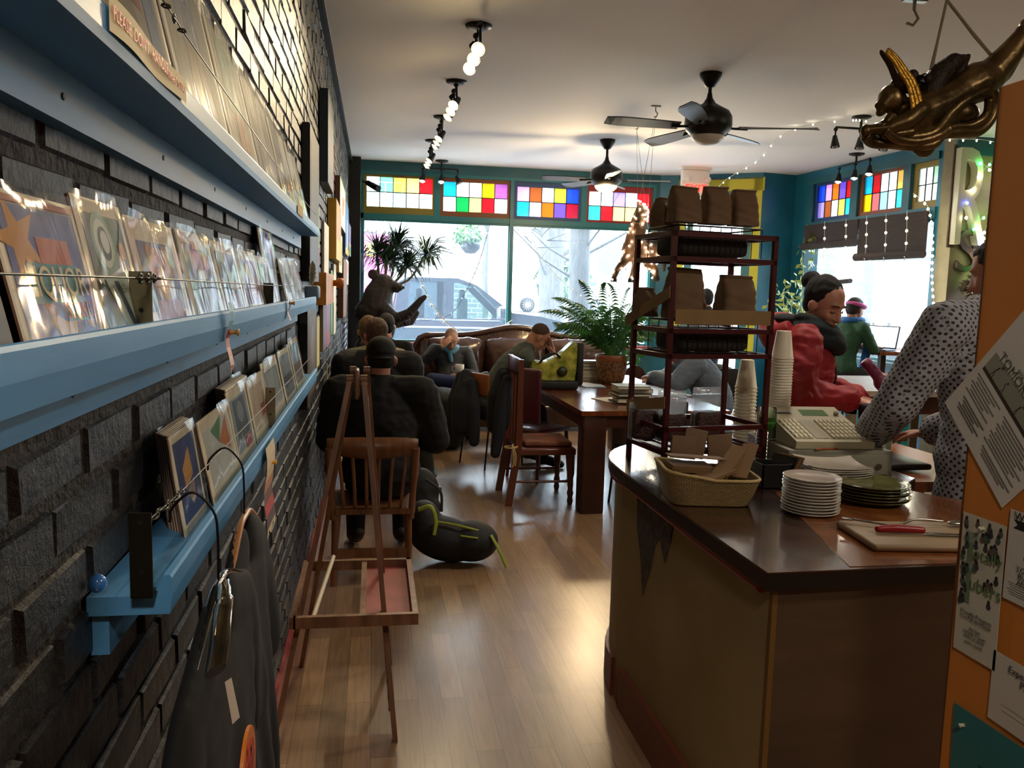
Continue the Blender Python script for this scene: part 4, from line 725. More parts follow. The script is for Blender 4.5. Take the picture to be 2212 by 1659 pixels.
part('red_moulding', mb(mat('red_counter_trim', '8c2c22', .45)).tube([(.962, 1.87, ZT-.060)]+[(.955, y, ZT-.060) for y in (2.2, 2.6, 2.9)]+[(x-.005, y, ZT-.060) for x, y in arc(1.32, 3.05, .37, 180, 110, 6, .49)], .014, n=8), t, True)
part('plinth', mb(mat('rust_plinth', '6e2c18', .45)).prism([(.950, 1.86), (1.0, 1.86), (1.0, 2.95), (.945, 2.95)], 0, .16).prism([(x, y) for x, y in arc(1.32, 3.05, .375, 180, 110, 6, .50)]+[(1.3, 3.0)], 0, .16), t, True)
b = mb(mat('peeled_paint_patch', '4a4238', .9, var=.4, vscale=30, bump=.6, bscale=60))
b.ext([(.9635, 2.88, .885), (.9640, 2.50, .885), (.9640, 2.52, .80), (.9645, 2.56, .71), (.9645, 2.62, .78), (.9640, 2.66, .74), (.9640, 2.70, .64), (.9640, 2.77, .52), (.9635, 2.80, .64), (.9635, 2.86, .74)], (.0012, 0, 0)); part('peeled_patch', b, t, True)
# red steel rack
RACK = mat('oxblood_steel', '4a1414', .4, metal=.3); CARDB = mat('cardboard', '8a6c44', .8, var=.08); KRAFT = mat('kraft_paper', '6f5438', .75, var=.1, vscale=10, bump=.3, bscale=25, dist=.004)
RO = Vector((1.08, 2.93, ZT)); RA_ = R_(9.2); rk = thing('display_rack', 'oxblood red steel rack with four tiers standing on the counter', 'rack', tuple(RO), RA_)
Wd, Dp, Hh = .435, .29, .895; c0 = .009
def bar(b, p, q, r=c0): p, q = Vector(p), Vector(q); lo = Vector((min(p.x, q.x)-r, min(p.y, q.y)-r, min(p.z, q.z)-r)); hi = Vector((max(p.x, q.x)+r, max(p.y, q.y)+r, max(p.z, q.z)+r)); return b.box(lo, hi)
for x in (0, Wd):
    for y in (0, Dp): part('post', bar(mb(RACK), (x, y, c0), (x, y, Hh-c0)), rk)
for z in (Hh-c0, .795, .53, .435, .16, .07):
    b = mb(RACK); bar(b, (0, 0, z), (Wd, 0, z)); bar(b, (0, Dp, z), (Wd, Dp, z)); bar(b, (0, 0, z), (0, Dp, z)); bar(b, (Wd, 0, z), (Wd, Dp, z)); part('tier_frame', b, rk)
for z in (.435, .07):
    b = mb(RACK)
    for k in range(7): bar(b, (Wd*(k+.5)/7, 0, z), (Wd*(k+.5)/7, Dp, z), .004)
    part('shelf_bars', b, rk)
part('card_strip', mb(CARDB).box((.012, -.014, .555), (Wd-.01, -.010, .61)), rk)
def strip(b, p, q, h=.04):
    p, q = Vector(p), Vector(q); return b.add([p, q, q+Vector((0, 0, h)), p+Vector((0, 0, h))]+[v+Vector((-.003, 0, 0)) for v in (p, q, q+Vector((0, 0, h)), p+Vector((0, 0, h)))], [(0,1,2,3),(7,6,5,4),(0,4,5,1),(1,5,6,2),(2,6,7,3),(3,7,4,0)])
part('card_strip', strip(mb(CARDB), (-.012, .34, .53), (-.012, -.01, .65), .045), rk); part('card_strip', strip(mb(CARDB), (-.012, .30, .19), (-.012, -.01, .24), .045), rk)
BW = mat('black_wire_tray', '121214', .4, metal=.4)
def tray(x0, x1, y0, y1, z, h, label):
    b = mb(BW); r = .0035
    for zz in (z, z+h): b.tube([(x0, y0, zz), (x1, y0, zz), (x1, y1, zz), (x0, y1, zz)], r, n=6, closed=True)
    for k in range(9): x = x0+(x1-x0)*k/8; b.tube([(x, y0, z+h), (x, y0, z), (x, y1, z), (x, y1, z+h)], .002, n=5)
    M = Matrix.Translation(RO) @ Matrix.Rotation(RA_, 4, 'Z'); b.v = [tuple(M @ Vector(p)) for p in b.v]; return solo('wire_tray', b, label, 'tray')
tray(.03, .395, .03, .26, .805, .115, 'black wire tray sticking up through the top of the red rack, under the brown bags'); tray(.05, .40, .03, .26, .447, .12, 'black wire tray on the middle tier of the red rack')
def RW(x, y, z): return Matrix.Translation(RO) @ Matrix.Rotation(RA_, 4, 'Z') @ Vector((x, y, z))
def kraft_bag(x, y, z, w, d, h, label, rz=0, seed=1, group='brown paper bags on the red rack', taper=.86):
    p = RW(x, y, z); t = thing('paper_bag', label, 'bag', tuple(p), RA_+R_(rz), group=group); r = random.Random(seed); n = 14; m = 14; ph = r.uniform(0, 6); b = mb(KRAFT)
    def f(i, j):
        a = 2*PI*i; q = (abs(math.cos(a))**5+abs(math.sin(a))**5)**(-1/5); k = 1-(1-taper)*j
        X = q*math.cos(a)*w/2*k; Y = q*math.sin(a)*d/2*(1-.72*max(0, (j-.62)/.38)**1.3); s = .0045*math.sin(5*a+ph+6*j)+.004*math.sin(9*j*3+a*3+ph)
        return (X*(1+s*4)+.004*math.sin(j*5+ph), Y*(1+s*6), h*j*(1+.01*math.sin(a+ph)))
    b.grid(f, 40, 18); b.add([f(i/40, 0) for i in range(40)], [tuple(range(40))[::-1]]); b.add([f(i/40, 1) for i in range(40)], [tuple(range(40))]); part('bag_body', b, t)
    part('folded_top', mb(KRAFT).rbox((-w/2*taper*.98, -d*.22, h*.955), (w/2*taper*.98, d*.20, h*1.03), .006, rot=(R_(r.uniform(-8, 8)), R_(r.uniform(-3, 3)), 0)), t); return t
kraft_bag(.085, .09, .935, .125, .085, .13, 'left front brown paper bag on top of the red rack', 3, 1); kraft_bag(.225, .10, .935, .115, .085, .14, 'middle brown paper bag on top of the red rack', 1, 2)
kraft_bag(.35, .10, .935, .112, .085, .135, 'right brown paper bag on top of the red rack', -2, 3); kraft_bag(.085, .235, .915, .11, .085, .12, 'brown paper bag at the back left corner on top of the red rack', 20, 4)
kraft_bag(.10, .09, .575, .15, .10, .185, 'tall brown paper bag at the left of the middle tier of the red rack', 2, 5, taper=.9); kraft_bag(.335, .10, .575, .155, .11, .165, 'puffed brown paper bag at the right of the middle tier of the red rack', -3, 6, taper=.84)
kraft_bag(.23, .23, .575, .10, .08, .09, 'small dark bag between the two big ones on the middle tier', 10, 7); kraft_bag(.02, .24, .575, .09, .08, .11, 'small brown bag leaning at the left end of the middle tier', 30, 8)
b = mb(mat('dark_folded_bag', '241c17', .8, bump=.3)).rbox((0, 0, 0), (.31, .2, .09), .02); M = Matrix.Translation(RW(.07, .05, .45)) @ Matrix.Rotation(RA_, 4, 'Z'); b.v = [tuple(M @ Vector(p)) for p in b.v]; solo('packet', b, 'dark flat packets lying in the wire tray of the middle tier', 'packet')
b = mb(mat('dark_folded_bag')).rbox((0, 0, 0), (.30, .2, .085), .02); M = Matrix.Translation(RW(.055, .05, .812)) @ Matrix.Rotation(RA_, 4, 'Z'); b.v = [tuple(M @ Vector(p)) for p in b.v]; solo('packet', b, 'dark packets in the wire tray under the top brown bags', 'packet')
# clear pouches of dark beans on the low tier
BEAN = mat('coffee_beans', '24120c', .5, h2='4a2618', vscale=70, bump=1, bscale=110, dist=.006); PCH = glassy('clear_pouch', 'e8ecee', .07, 2.0, wr=.4, wscale=30, haze=.28, hazecol='eef4ff')
def pouch(x, y, z, w, label, h=.20, fill=.55, seed=1):
    p = RW(x, y, z); t = thing('bean_pouch', label, 'pouch', tuple(p), RA_, group='clear pouches of dark beans on the rack')
    part('beans', mb(BEAN).rbox((-w*.44, -.037, .004), (w*.44, .037, h*fill), .016, seg=4), t)
    b = mb(PCH); b.grid(lambda i, j: (w*(i-.5), -.030*(1-max(0, (j-.5)*2))**.5*math.sin(PI*(.08+.84*i))-.002, h*j), 12, 12); b.grid(lambda i, j: (w*(i-.5), .030*(1-max(0, (j-.5)*2))**.5*math.sin(PI*(.08+.84*i))+.002, h*j), 12, 12); part('clear_film', b, t, fix=False)
    part('zip_strip', mb(mat('pouch_zip', 'c8d4dc', .2)).box((-w/2, -.003, h*.84), (w/2, .003, h*.87)), t)
pouch(.12, .17, .085, .125, 'left clear pouch of dark beans on the low tier of the rack'); pouch(.265, .15, .085, .125, 'right clear pouch of dark beans on the low tier of the rack', h=.215); pouch(.02, .22, .085, .12, 'clear pouch of beans at the left end of the low tier behind the card strip', h=.15, fill=.8)
def crate(p, w, d, h, m, name, label, catg, rz=0, **k):
    b = mb(m).rbox((-w/2, -d/2, 0), (w/2, d/2, h), k.get('r', .006)); b.T = None; E = Matrix.Translation(p) @ Matrix.Rotation(rz, 4, 'Z'); b.v = [tuple(E @ Vector(q)) for q in b.v]; return solo(name, b, label, catg, group=k.get('group'))
for i, (x, y, w, h, rz, lab) in enumerate(((.06, -.035, .10, .085, 6, 'leaning left brown packet in front of the bean pouches'), (.11, -.028, .09, .11, 12, 'taller brown packet behind the leaning left one'), (.22, -.03, .10, .085, -3, 'right brown packet in front of the bean pouches'))):
    p = RW(x, y, .055); b = mb(KRAFT).rbox((-w/2, -.008, 0), (w/2, .008, h), .004, rot=(R_(-8), R_(rz), 0)); b.v = [tuple(Vector(q)+p) for q in b.v]; solo('napkin_packet', b, lab, 'packet')
# wicker basket of paper sleeves
WICK = bpy.data.materials.new('wicker'); WICK.use_nodes = True; _N = WICK.node_tree.nodes; _L = WICK.node_tree.links; _w = _N.new('ShaderNodeTexBrick'); _t = _N.new('ShaderNodeTexCoord'); _w.inputs['Scale'].default_value = 1
_w.inputs['Brick Width'].default_value = .012; _w.inputs['Row Height'].default_value = .0045; _w.inputs['Mortar Size'].default_value = .0009; _w.inputs['Color1'].default_value = (*hx('9c8250'), 1); _w.inputs['Color2'].default_value = (*hx('b49a62'), 1); _w.inputs['Mortar'].default_value = (*hx('4a3a20'), 1)
_L.new(_t.outputs['UV'], _w.inputs[0]); _L.new(_w.outputs[0], _N['Principled BSDF'].inputs['Base Color']); _u = _N.new('ShaderNodeBump'); _u.inputs['Distance'].default_value = .003; _u.invert = True; _L.new(_w.outputs[1], _u.inputs['Height']); _L.new(_u.outputs[0], _N['Principled BSDF'].inputs['Normal']); _N['Principled BSDF'].inputs['Roughness'].default_value = .6
BA = R_(-8); t = thing('wicker_basket', 'pale woven basket full of brown paper sleeves on the counter corner', 'basket', (1.075, 2.52, ZT), BA)
def bk(i, j, s=0):
    a = 2*PI*i; q = (abs(math.cos(a))**6+abs(math.sin(a))**6)**(-1/6); fl = 1+.22*j; w, d = (.127-s)*fl, (.105-s)*fl; hh = .085+.03*max(0, -math.cos(a))*1.0; return (q*math.cos(a)*w, q*math.sin(a)*d, .003+hh*j)
b = mb(WICK); nu, nv = 64, 10; b.grid(lambda i, j: bk(i, j), nu, nv); b.grid(lambda i, j: bk(i, j, .005), nu, nv); o = part('basket_wall', b, t)
uv = o.data.uv_layers.new(name='uv')
for l in o.data.loops:
    c = o.data.vertices[l.vertex_index].co; uv.data[l.index].uv = ((math.atan2(c.y, c.x) if c.x > -.1 or abs(c.y) > .01 else PI)*.13, c.z)
part('braided_rim', mb(mat('wicker_plain', 'b0965e', .6, bump=.8, bscale=160, dist=.004)).tube([Vector(bk(i/48, 1, .002)) for i in range(48)], .0055, n=8, closed=True), t)
part('basket_base', mb(mat('wicker_plain')).add([bk(i/32, 0) for i in range(32)], [tuple(range(32))]), t)
SLV = mat('brown_paper', '7d5f3c', .7, var=.1)
for k, (x, y, z, rx, ry, rz, w, d, h, lab) in enumerate(((-.045, .055, .098, 6, 4, 5, .15, .07, .028, 'thick pack of brown sleeves lying across the back of the basket'), (-.02, .06, .128, -4, 3, -6, .19, .075, .005, 'flat brown sleeve on top of the pack in the basket'), (.0, -.02, .082, 0, -16, 12, .17, .09, .018, 'brown sleeves lying flat in the front of the basket'), (.085, .03, .122, 0, -26, 40, .17, .055, .022, 'brown pack slanting up over the right rim of the basket'), (.135, .02, .128, 0, -34, 50, .16, .05, .010, 'thin sleeves poking out beyond the right rim of the basket'))):
    p = Matrix.Translation((1.075, 2.52, ZT)) @ Matrix.Rotation(BA, 4, 'Z') @ Vector((x, y, z)); b = mb(SLV)
    for q in range(max(1, int(h/.006))): b.box((-w/2+.002*math.sin(q*3), -d/2+.002*math.cos(q*5), -h/2+q*.006), (w/2+.002*math.sin(q*3), d/2+.002*math.cos(q*5), -h/2+q*.006+.0045), rot=(0, 0, .02*math.sin(q*7)), c=(0, 0, 0))
    E = Matrix.Translation(p) @ Euler((R_(rx), R_(ry), R_(rz))).to_matrix().to_4x4(); b.v = [tuple(E @ Vector(q)) for q in b.v]; solo('paper_sleeves', b, lab, 'paper sleeves')
p = (1.385, 2.69, ZT); b = mb(mat('black_plastic', '0d0d0e', .4)); b.box((1.335, 2.64, ZT), (1.445, 2.645, ZT+.085)).box((1.335, 2.735, ZT), (1.445, 2.74, ZT+.085)).box((1.335, 2.64, ZT), (1.34, 2.74, ZT+.085)).box((1.44, 2.64, ZT), (1.445, 2.74, ZT+.085)).box((1.335, 2.64, ZT), (1.445, 2.74, ZT+.004)); solo('black_tub', b, 'small black open tub right of the basket', 'tub')
for i in range(3): b = mb(SLV if i else mat('black_plastic')).box((1.42+.012*i, 2.63, ZT+.01), (1.424+.012*i, 2.74, ZT+.115), rot=(0, R_(30), R_(20))); solo('paper_sleeves', b, ('black', 'front brown', 'rear brown')[i]+' sleeve leaning out of the black tub', 'paper sleeves')
# cup stacks: paper cups nested upside down
PAPER = mat('paper_cup_white', 'dcd2ba', .5); BAND = mat('green_band', '5a6a3c', .5)
def cup_stack(x, y, n, pitch, label, group, first='', r0=.029, r1=.043, h=.115, m=PAPER, band=True):
    for k in range(n):
        z = ZT+pitch*k; vis = k == n-1; b = mb(m).lathe([(r1+.003, 0), (r1+.0035, .004), (r1, .007), (r0, h-.002), (r0-.002, h), (0, h-.004)] if not vis else [(r1+.003, 0), (r1+.0035, .004), (r1, .007), (r0, h-.002), (r0-.001, h), (r0-.004, h-.006), (0, h-.006)], (x+.0006*math.sin(k*1.7), y, z), 28)
        if vis:
            t = thing('paper_cup', first, 'cup', (x, y, z), group=group); part('cup', b, t, True)
            if band: part('green_line', mb(BAND).lathe([(r0+.0025, h*.80), (r0+.0030, h*.76)], (x, y, z), 28), t, True)
        else: solo('paper_cup', b, label, 'cup', group=group)
cup_stack(1.672, 3.20, 36, .0118, 'one of the upturned paper cups nested in the tall stack by the till', 'tall stack of paper cups', 'topmost upturned cup of the tall stack by the till')
cup_stack(1.625, 3.42, 18, .0155, 'one of the upturned paper cups in the shorter stack beside the rack', 'short stack of paper cups', 'topmost upturned cup of the shorter stack beside the rack', r0=.028, r1=.046, h=.125)
CUPG = glassy('clear_cup', 'e6eede', .05, 2.2, haze=.3, hazecol='d0dcc0')
def clear_cup(z, lab, top=False):
    t = thing('plastic_cup', lab, 'cup', (1.545, 3.04, z), group='stack of clear plastic cups'); b = mb(CUPG).lathe([(.044, 0), (.045, .004), (.042, .008), (.034, .10), (.033, .118), (.030, .122)], (1.545, 3.04, z), 32)
    part('cup', b, t, True, False); part('rim', mb(mat('clear_rim', 'b8c0a8', .1, spec=1)).tube([(1.545+.0445*math.cos(a), 3.04+.0445*math.sin(a), z+.003) for a in [i*2*PI/32 for i in range(32)]], .0014, n=5, closed=True), t, True)
    if top: part('green_print', mb(mat('green_ink', '3f7a30', .4)).lathe([(.0378, .035), (.0352, .085)], (1.545, 3.04, z), 20, 'z').grid(lambda i, j: (1.545+.0375*math.cos(4.2+i), 3.04+.0375*math.sin(4.2+i), z+.03+.04*j), 4, 1), t, True)
for k in range(9): clear_cup(ZT+.0135*k, 'one of the clear plastic cups in the stack before the tall paper cups' if k < 8 else 'topmost clear plastic cup with a green print', k == 8)
# till
BEIGE = mat('till_beige', 'b0a98a', .5); GREYT = mat('drawer_grey', '7c7a68', .5)
ta = R_(-3); t = thing('cash_register', 'beige electronic till standing on its cash drawer', 'cash register', (1.72, 3.02, 1.045), ta)
def tb(m): return mb(m)
part('case', mb(BEIGE).ext([(-.155, -.20, 0), (-.155, -.205, .028), (-.155, .02, .085), (-.155, .12, .115), (-.155, .16, .11), (-.155, .18, 0)], (.31, 0, 0)), t)
b = mb(mat('till_keys', 'c8c2a4', .4))
def onface(u, v, lift): y = -.205+.225*v; return (u, y, .028+.057*v+lift)
def key(b, u0, u1, v0, v1):
    a = [onface(u0, v0, .001), onface(u1, v0, .001), onface(u1, v1, .001), onface(u0, v1, .001)]; c = [onface(u0+.002, v0+.008, .008), onface(u1-.002, v0+.008, .008), onface(u1-.002, v1-.008, .008), onface(u0+.002, v1-.008, .008)]; b.add(a+c, [(4,5,6,7),(0,1,5,4),(1,2,6,5),(2,3,7,6),(3,0,4,7)])
for i in range(4):
    for j in range(5): key(b, -.145+i*.018, -.130+i*.018, .12+j*.15, .25+j*.15)
part('department_keys', b, t); b = mb(mat('till_keys'))
for i in range(8):
    for j in range(5): key(b, -.0+i*.0175, .0145+i*.0175, .12+j*.15, .25+j*.15)
part('number_keys', b, t); b = mb(mat('key_panel', '9a947a', .4)); b.add([onface(-.065, .12, .002), onface(-.012, .12, .002), onface(-.012, .86, .002), onface(-.065, .86, .002)], [(0, 1, 2, 3)]); part('key_panel', b, t)
part('display', mb(mat('lcd_green', '5c7a52', .2)).add([(-.02, .035, .0905), (.09, .035, .0905), (.09, .09, .107), (-.02, .09, .107)], [(0, 1, 2, 3)]), t); part('receipt_slot', mb(mat('slot_dark', '2a2820', .6)).add([(-.12, .05, .0955), (-.06, .05, .0955), (-.06, .065, .1), (-.12, .065, .1)], [(0, 1, 2, 3)]), t); part('key_lock', mb(STEEL).cyl((.125, .05, .09), (.125, .045, .106), .010, n=16), t)
t = thing('cash_box', 'grey steel cash drawer under the till', 'cash drawer', (1.73, 3.0, ZT), ta); part('case', mb(GREYT).rbox((-.20, -.20, 0), (.21, .19, .103), .004), t); o = part('drawer_front', mb(GREYT).rbox((-.175, -.207, .012), (.19, -.199, .088), .003), t); part('slot', mb(mat('slot_dark')).box((-.01, -.2085, .05), (.03, -.2065, .055)), o); part('lock', mb(STEEL).cyl((.15, -.214, .045), (.15, -.206, .045), .011, n=16), o)
solo('pen', mb(mat('orange_pen', 'a8502c', .4)).cyl((1.62, 2.80, 1.047), (1.80, 2.84, 1.047), .0035, n=8), 'orange pen lying along the front edge of the cash drawer', 'pen'); solo('paper_slip', mb(mat('slip_paper', 'b8b2a0', .7)).box((1.80, 2.83, 1.0435), (1.92, 2.95, 1.0445), rot=(0, 0, .3)), 'white slips on the cash drawer beside the till', 'paper')
# plates
CER = mat('white_glazed', 'c4bcae', .15, coat=.5); GRN = mat('olive_glazed', '66663a', .12, coat=.6)
def round_plate(x, y, z, r, m, lab, group, h=.012): return solo('plate', mb(m).lathe([(0, .003), (r*.62, .003), (r*.70, 0), (r*.74, 0), (r*.98, h-.002), (r, h), (r*.985, h+.0012), (r*.72, .006), (0, .0055)], (x, y, z), 48), lab, 'plate', group=group)
for k in range(12): round_plate(1.345+.0015*math.sin(k*2), 2.335+.001*math.cos(k*3), ZT+.0095*k, .088, CER, 'topmost small white round plate of the stack' if k == 11 else 'one of the small white round plates stacked on the counter', 'stack of small white plates')
for k in range(6): round_plate(1.63+.004*math.sin(k*2.3), 2.46+.003*math.cos(k*3), ZT+.010*k, .122, GRN, 'topmost olive green plate of the stack' if k == 5 else 'one of the olive green plates stacked behind the cutting board', 'stack of olive green plates', h=.018)
def sq_plate(z, k, lab):
    s = .105; b = mb(CER); f = lambda i, j, d: ((i-.5)*2*s, (j-.5)*2*s, z+d+.012*(abs((i-.5)*2)**2.5+abs((j-.5)*2)**2.5)*.75); b.grid(lambda i, j: f(i, j, 0), 10, 10); b.grid(lambda i, j: f(i, j, .0035), 10, 10)
    for q in (0, 1): b.grid(lambda i, j: f(i, q, .0035*j), 10, 1); b.grid(lambda i, j: f(q, i, .0035*j), 10, 1)
    E = Matrix.Translation((1.60, 2.66, 0)) @ Matrix.Rotation(R_(-10+3*math.sin(k)), 4, 'Z'); b.v = [tuple(E @ Vector(p)) for p in b.v]; solo('square_plate', b, lab, 'plate', group='stack of square white plates')
for k in range(11): sq_plate(ZT+.0075*k, k, 'topmost square white plate with upturned corners' if k == 10 else 'one of the square white plates stacked before the cash drawer')
# cutting board, knife, tongs
b = mb(mat('pale_board_wood', '9c8462', .5, var=.1, vscale=4, stretch=(1, 6, 1))).rbox((-.21, -.12, 0), (.21, .12, .02), .009, seg=3); E = Matrix.Translation((1.53, 2.03, ZT+.002)) @ Matrix.Rotation(R_(-7), 4, 'Z'); b.v = [tuple(E @ Vector(p)) for p in b.v]; solo('cutting_board', b, 'pale wooden cutting board at the near end of the counter', 'cutting board')
t = thing('bread_knife', 'knife with a bright red handle on the cutting board', 'knife', (1.45, 2.02, ZT+.024)); part('handle', organic(limb(mb(mat('red_handle', '9a1c20', .35)), [(1.38, 2.035, ZT+.034), (1.43, 2.03, ZT+.036), (1.50, 2.015, ZT+.034)], [.010, .0125, .010]), .003, 2, 'handle'), t, True, False)
part('blade', mb(STEEL).ext([(1.50, 2.018, ZT+.028), (1.72, 1.951, ZT+.028), (1.715, 1.97, ZT+.028), (1.51, 1.993, ZT+.028)], (0, 0, .0015)), t, True)
solo('fork', mb(STEEL).tube([(1.36, 2.135, ZT+.035), (1.42, 2.09, ZT+.033), (1.46, 2.06, ZT+.030)], [.004, .003, .003], n=6).rbox((1.335, 2.13, ZT+.034), (1.365, 2.148, ZT+.037), .001, rot=(0, 0, -.7)), 'small steel fork lying behind the red handled knife', 'fork')
solo('spoon', mb(STEEL).tube(cat([(1.47, 2.08, ZT+.028), (1.54, 2.10, ZT+.04), (1.62, 2.09, ZT+.036)], 4), .004, n=6).ell((1.66, 2.08, ZT+.034), (.035, .015, .006)), 'silver spoon on the cutting board right of the red handle', 'spoon')
# card reader and keyboard behind the counter
solo('keyboard', mb(mat('black_plastic')).rbox((2.04, 2.95, .93), (2.22, 3.2, .955), .01), 'black keyboard under the server\'s hand', 'keyboard'); solo('work_surface', mb(mat('orange_work_top', '8a4a20', .35)).box((2.03, 2.80, .88), (2.5, 3.6, .92)).box((2.03, 3.4, 0), (2.5, 3.6, .88)).box((2.03, 2.8, 0), (2.08, 3.6, .88)), 'lower orange wood work surface behind the counter', 'work surface')
b = mb(CUPG).lathe([(.0, 0), (.028, 0), (.034, .11), (.035, .13), (.032, .13), (.03, .01)], (2.06, 3.05, .935), 24); solo('drinking_glass', b, 'tall clear glass beside the server', 'glass')
# orange notice board panel at the right edge of the picture
ORG = mat('orange_board', 'cc7c2c', .6, var=.06, vscale=2)
t = thing('notice_board', 'tall orange partition board covered with flyers at the right edge', 'notice board', (1.03, .4, 0)); part('board', mb(ORG).box((1.0, -1.2, 0), (1.035, 1.243, 1.951)), t, True); part('edge_strip', mb(mat('brown_edge', '5a3418', .6)).box((.9995, 1.243, 0), (1.0355, 1.247, 1.951)), t, True)
def flyer(cy, cz, w, h, ang, col, label, shapes=(), texts=(), pins=((.5, .95),), off=.002):
    """sheet pinned to the board face x = 1; u runs toward the camera, which is left to right as read"""
    u = Vector((0, -math.cos(R_(ang)), -math.sin(R_(ang)))); v = Vector((0, -math.sin(R_(ang)), math.cos(R_(ang)))); n = Vector((-1, 0, 0)); c = Vector((1.0-off, cy, cz)); o = c-u*w/2-v*h/2
    P = lambda a, b_, d=0: o+u*(a*w)+v*(b_*h)+n*d
    t = thing('flyer', label, 'flyer', tuple(c)); part('sheet', mb(C(col)).ext([P(0, 0), P(1, 0), P(1, 1), P(0, 1)], n*.0006), t, True); a = MB()
    for k, (cl, pl) in enumerate(shapes): a.use(C(cl)); a.ext([P(x, y, .0007+.00002*k) for x, y in pl], n*.00002)
    for (s, x, y, size, cl) in texts: text(a, s, size, C(cl), frameM(P(x, y, .0022), u, v), depth=.0001)
    if a.v: part('print', a, t, True, False)
    for x, y in pins: part('push_pin', mb(mat('clear_pin', 'c8c4a8', .2)).lathe([(.0, 0), (-.001, .0), (.004, -.001), (.0025, -.004), (.004, -.008), (0, -.009)], P(x, y, 0), 12, 'x'), t, True)
    return t
def lines(x0, x1, ys, cl='77736c', h=.008): return [(cl, rect(x0+.02*(k % 3), y, x1-.05*((k*7) % 3), y+h)) for k, y in enumerate(ys)]
def figure(x, y, s, lean=0): return [('2a2218', [(x-s*.3, y), (x-s*.05, y+s*.9), (x-s*.1+lean*s, y+s*1.6), (x+s*.15+lean*s, y+s*1.6), (x+s*.1, y+s*.9), (x+s*.4, y), (x+s*.25, y), (x+s*.02, y+s*.7), (x-s*.18, y)]), ('2a2218', disc(x+lean*s*1.1+.02, y+s*1.85, s*.2, 8))]
flyer(1.134, 1.451, .216, .28, 44, 'd6d1c6', 'tilted white flyer headed TOMORROW with a row of dancing figures', [('1c2a4a', rect(.30, .66, 1, .97)), ('8a9088', rect(.62, .80, .85, .93)), ('8f8c7c', rect(.06, .385, .80, .53)), ('2f2618', rect(.06, .385, .80, .41))]+figure(.16, .40, .06, .3)+figure(.32, .40, .045, -.4)+figure(.52, .40, .05, .2)+figure(.70, .40, .06, .4)+lines(.06, .42, [.34-.022*k for k in range(7)])+lines(.48, .94, [.34-.022*k for k in range(10)])+lines(.10, .44, [.16-.02*k for k in range(5)], '5c5850')+lines(.52, .95, [.10-.02*k for k in range(3)]), (('and and the', .44, .60, .012, '5a5648'), ('TOMORROW', .42, .555, .022, '4a473c')), pins=((.1, .95),))
tub = [('6f8464', rect(.16, .36, .30, .86)), ('8f9a84', rect(.10, .80, .40, .88)), ('8f9a84', rect(.10, .60, .42, .66))]
rr_ = random.Random(4)
for k in range(44):
    x = rr_.choice((rr_.uniform(.06, .2), rr_.uniform(.34, .9), rr_.uniform(.34, .9))); y = rr_.uniform(.36, .94); cl = rr_.choice(('2e3430', '4a5c4c', '3a3a44', '5c5048')); tub += [(cl, disc(x, y, .055, 8, .45)), ('1f1c1a', disc(x, y+.03, .035, 7, .45))]
flyer(1.187, 1.128, .098, .240, -1, 'c6c2b0', 'narrow flyer lettered Totally Tubers among a crowd of little people', tub, (('otally', .66, .74, .030, '5f7a52'), ('ubers', .66, .52, .032, '5f7a52'), ('Proudly Presents', .5, .30, .0105, '3a3630'), ('You Pull the Matter', .5, .265, .009, '3a3630'), ('the best', .5, .20, .008, '3a3630'), ('comedy in town', .5, .17, .008, '3a3630'), ('doors at seven', .5, .14, .008, '3a3630'), ('every month', .5, .10, .008, '3a3630')), pins=((.5, .93),))
flyer(1.065, 1.207, .14, .145, 0, 'c8c4ba', 'white flyer with a black ribbon banner, cut by the edge of the photo', [('1c1a18', [(.06, .80), (.5, .80), (.5, .90), (.06, .90), (.12, .85)]), ('1c1a18', disc(.45, .52, .2, 18, .6))]+lines(.06, .9, [.20-.025*k for k in range(6)]), (('YOUR', .3, .38, .013, '2a2824'), ('BUSINESS', .4, .31, .013, '2a2824'), ('AND ART', .4, .24, .013, '2a2824'), ('W', .15, .94, .02, '1c1a18')))
flyer(1.052, .986, .18, .115, 0, 'c8c2b4', 'white flyer starting with Experienced below the banner flyer', lines(.14, .9, [.30, .22]), (('Experienced', .42, .86, .016, '2a2824'), ('Property', .5, .73, .016, '2a2824'), ('Rentals', .6, .60, .016, '2a2824')))
flyer(1.108, .817, .216, .2, -2, '2a7478', 'teal flyer at the bottom of the orange board', lines(.3, .9, [.6, .52, .44, .3, .22], '123c40', .02), pins=((.12, .86),))
# ================================================================= TABLES, CHAIRS, SOFA, PLANTS
TW = mat('table_wood', '5e2c14', .22, h2='7a3f1e', vscale=3, stretch=(6, 1, 1), coat=.5); TWD = mat('table_leg_wood', '3c1d10', .4, var=.2)
t = thing('cafe_table', 'heavy red-brown wooden table with a thick square leg', 'table', (2.0, 7, 0))
b = mb(TW); part('tabletop', b.prism([(1.47, 5.70), (2.62, 5.76), (2.62, 8.3), (1.42, 8.3)], .725, .76), t, True)
part('apron', mb(TWD).prism([(1.49, 5.72), (2.60, 5.78), (2.60, 5.82), (1.53, 5.76), (1.46, 8.28), (1.44, 8.28)], .635, .725), t, True)
for x, y in ((1.495, 5.72), (2.42, 5.77), (1.46, 8.1), (2.42, 8.1)): part('leg', mb(TWD).rbox((x, y, 0), (x+.17, y+.17, .725), .008), t, True)
def turned(b, x, y, h, r=.02): return b.lathe([(r*.7, 0), (r, .03), (r*.75, .06), (r*1.1, .09), (r*.8, .12), (r, .16), (r*.8, .2), (r*1.15, .24), (r*1.15, h)], (x, y, 0), 14)
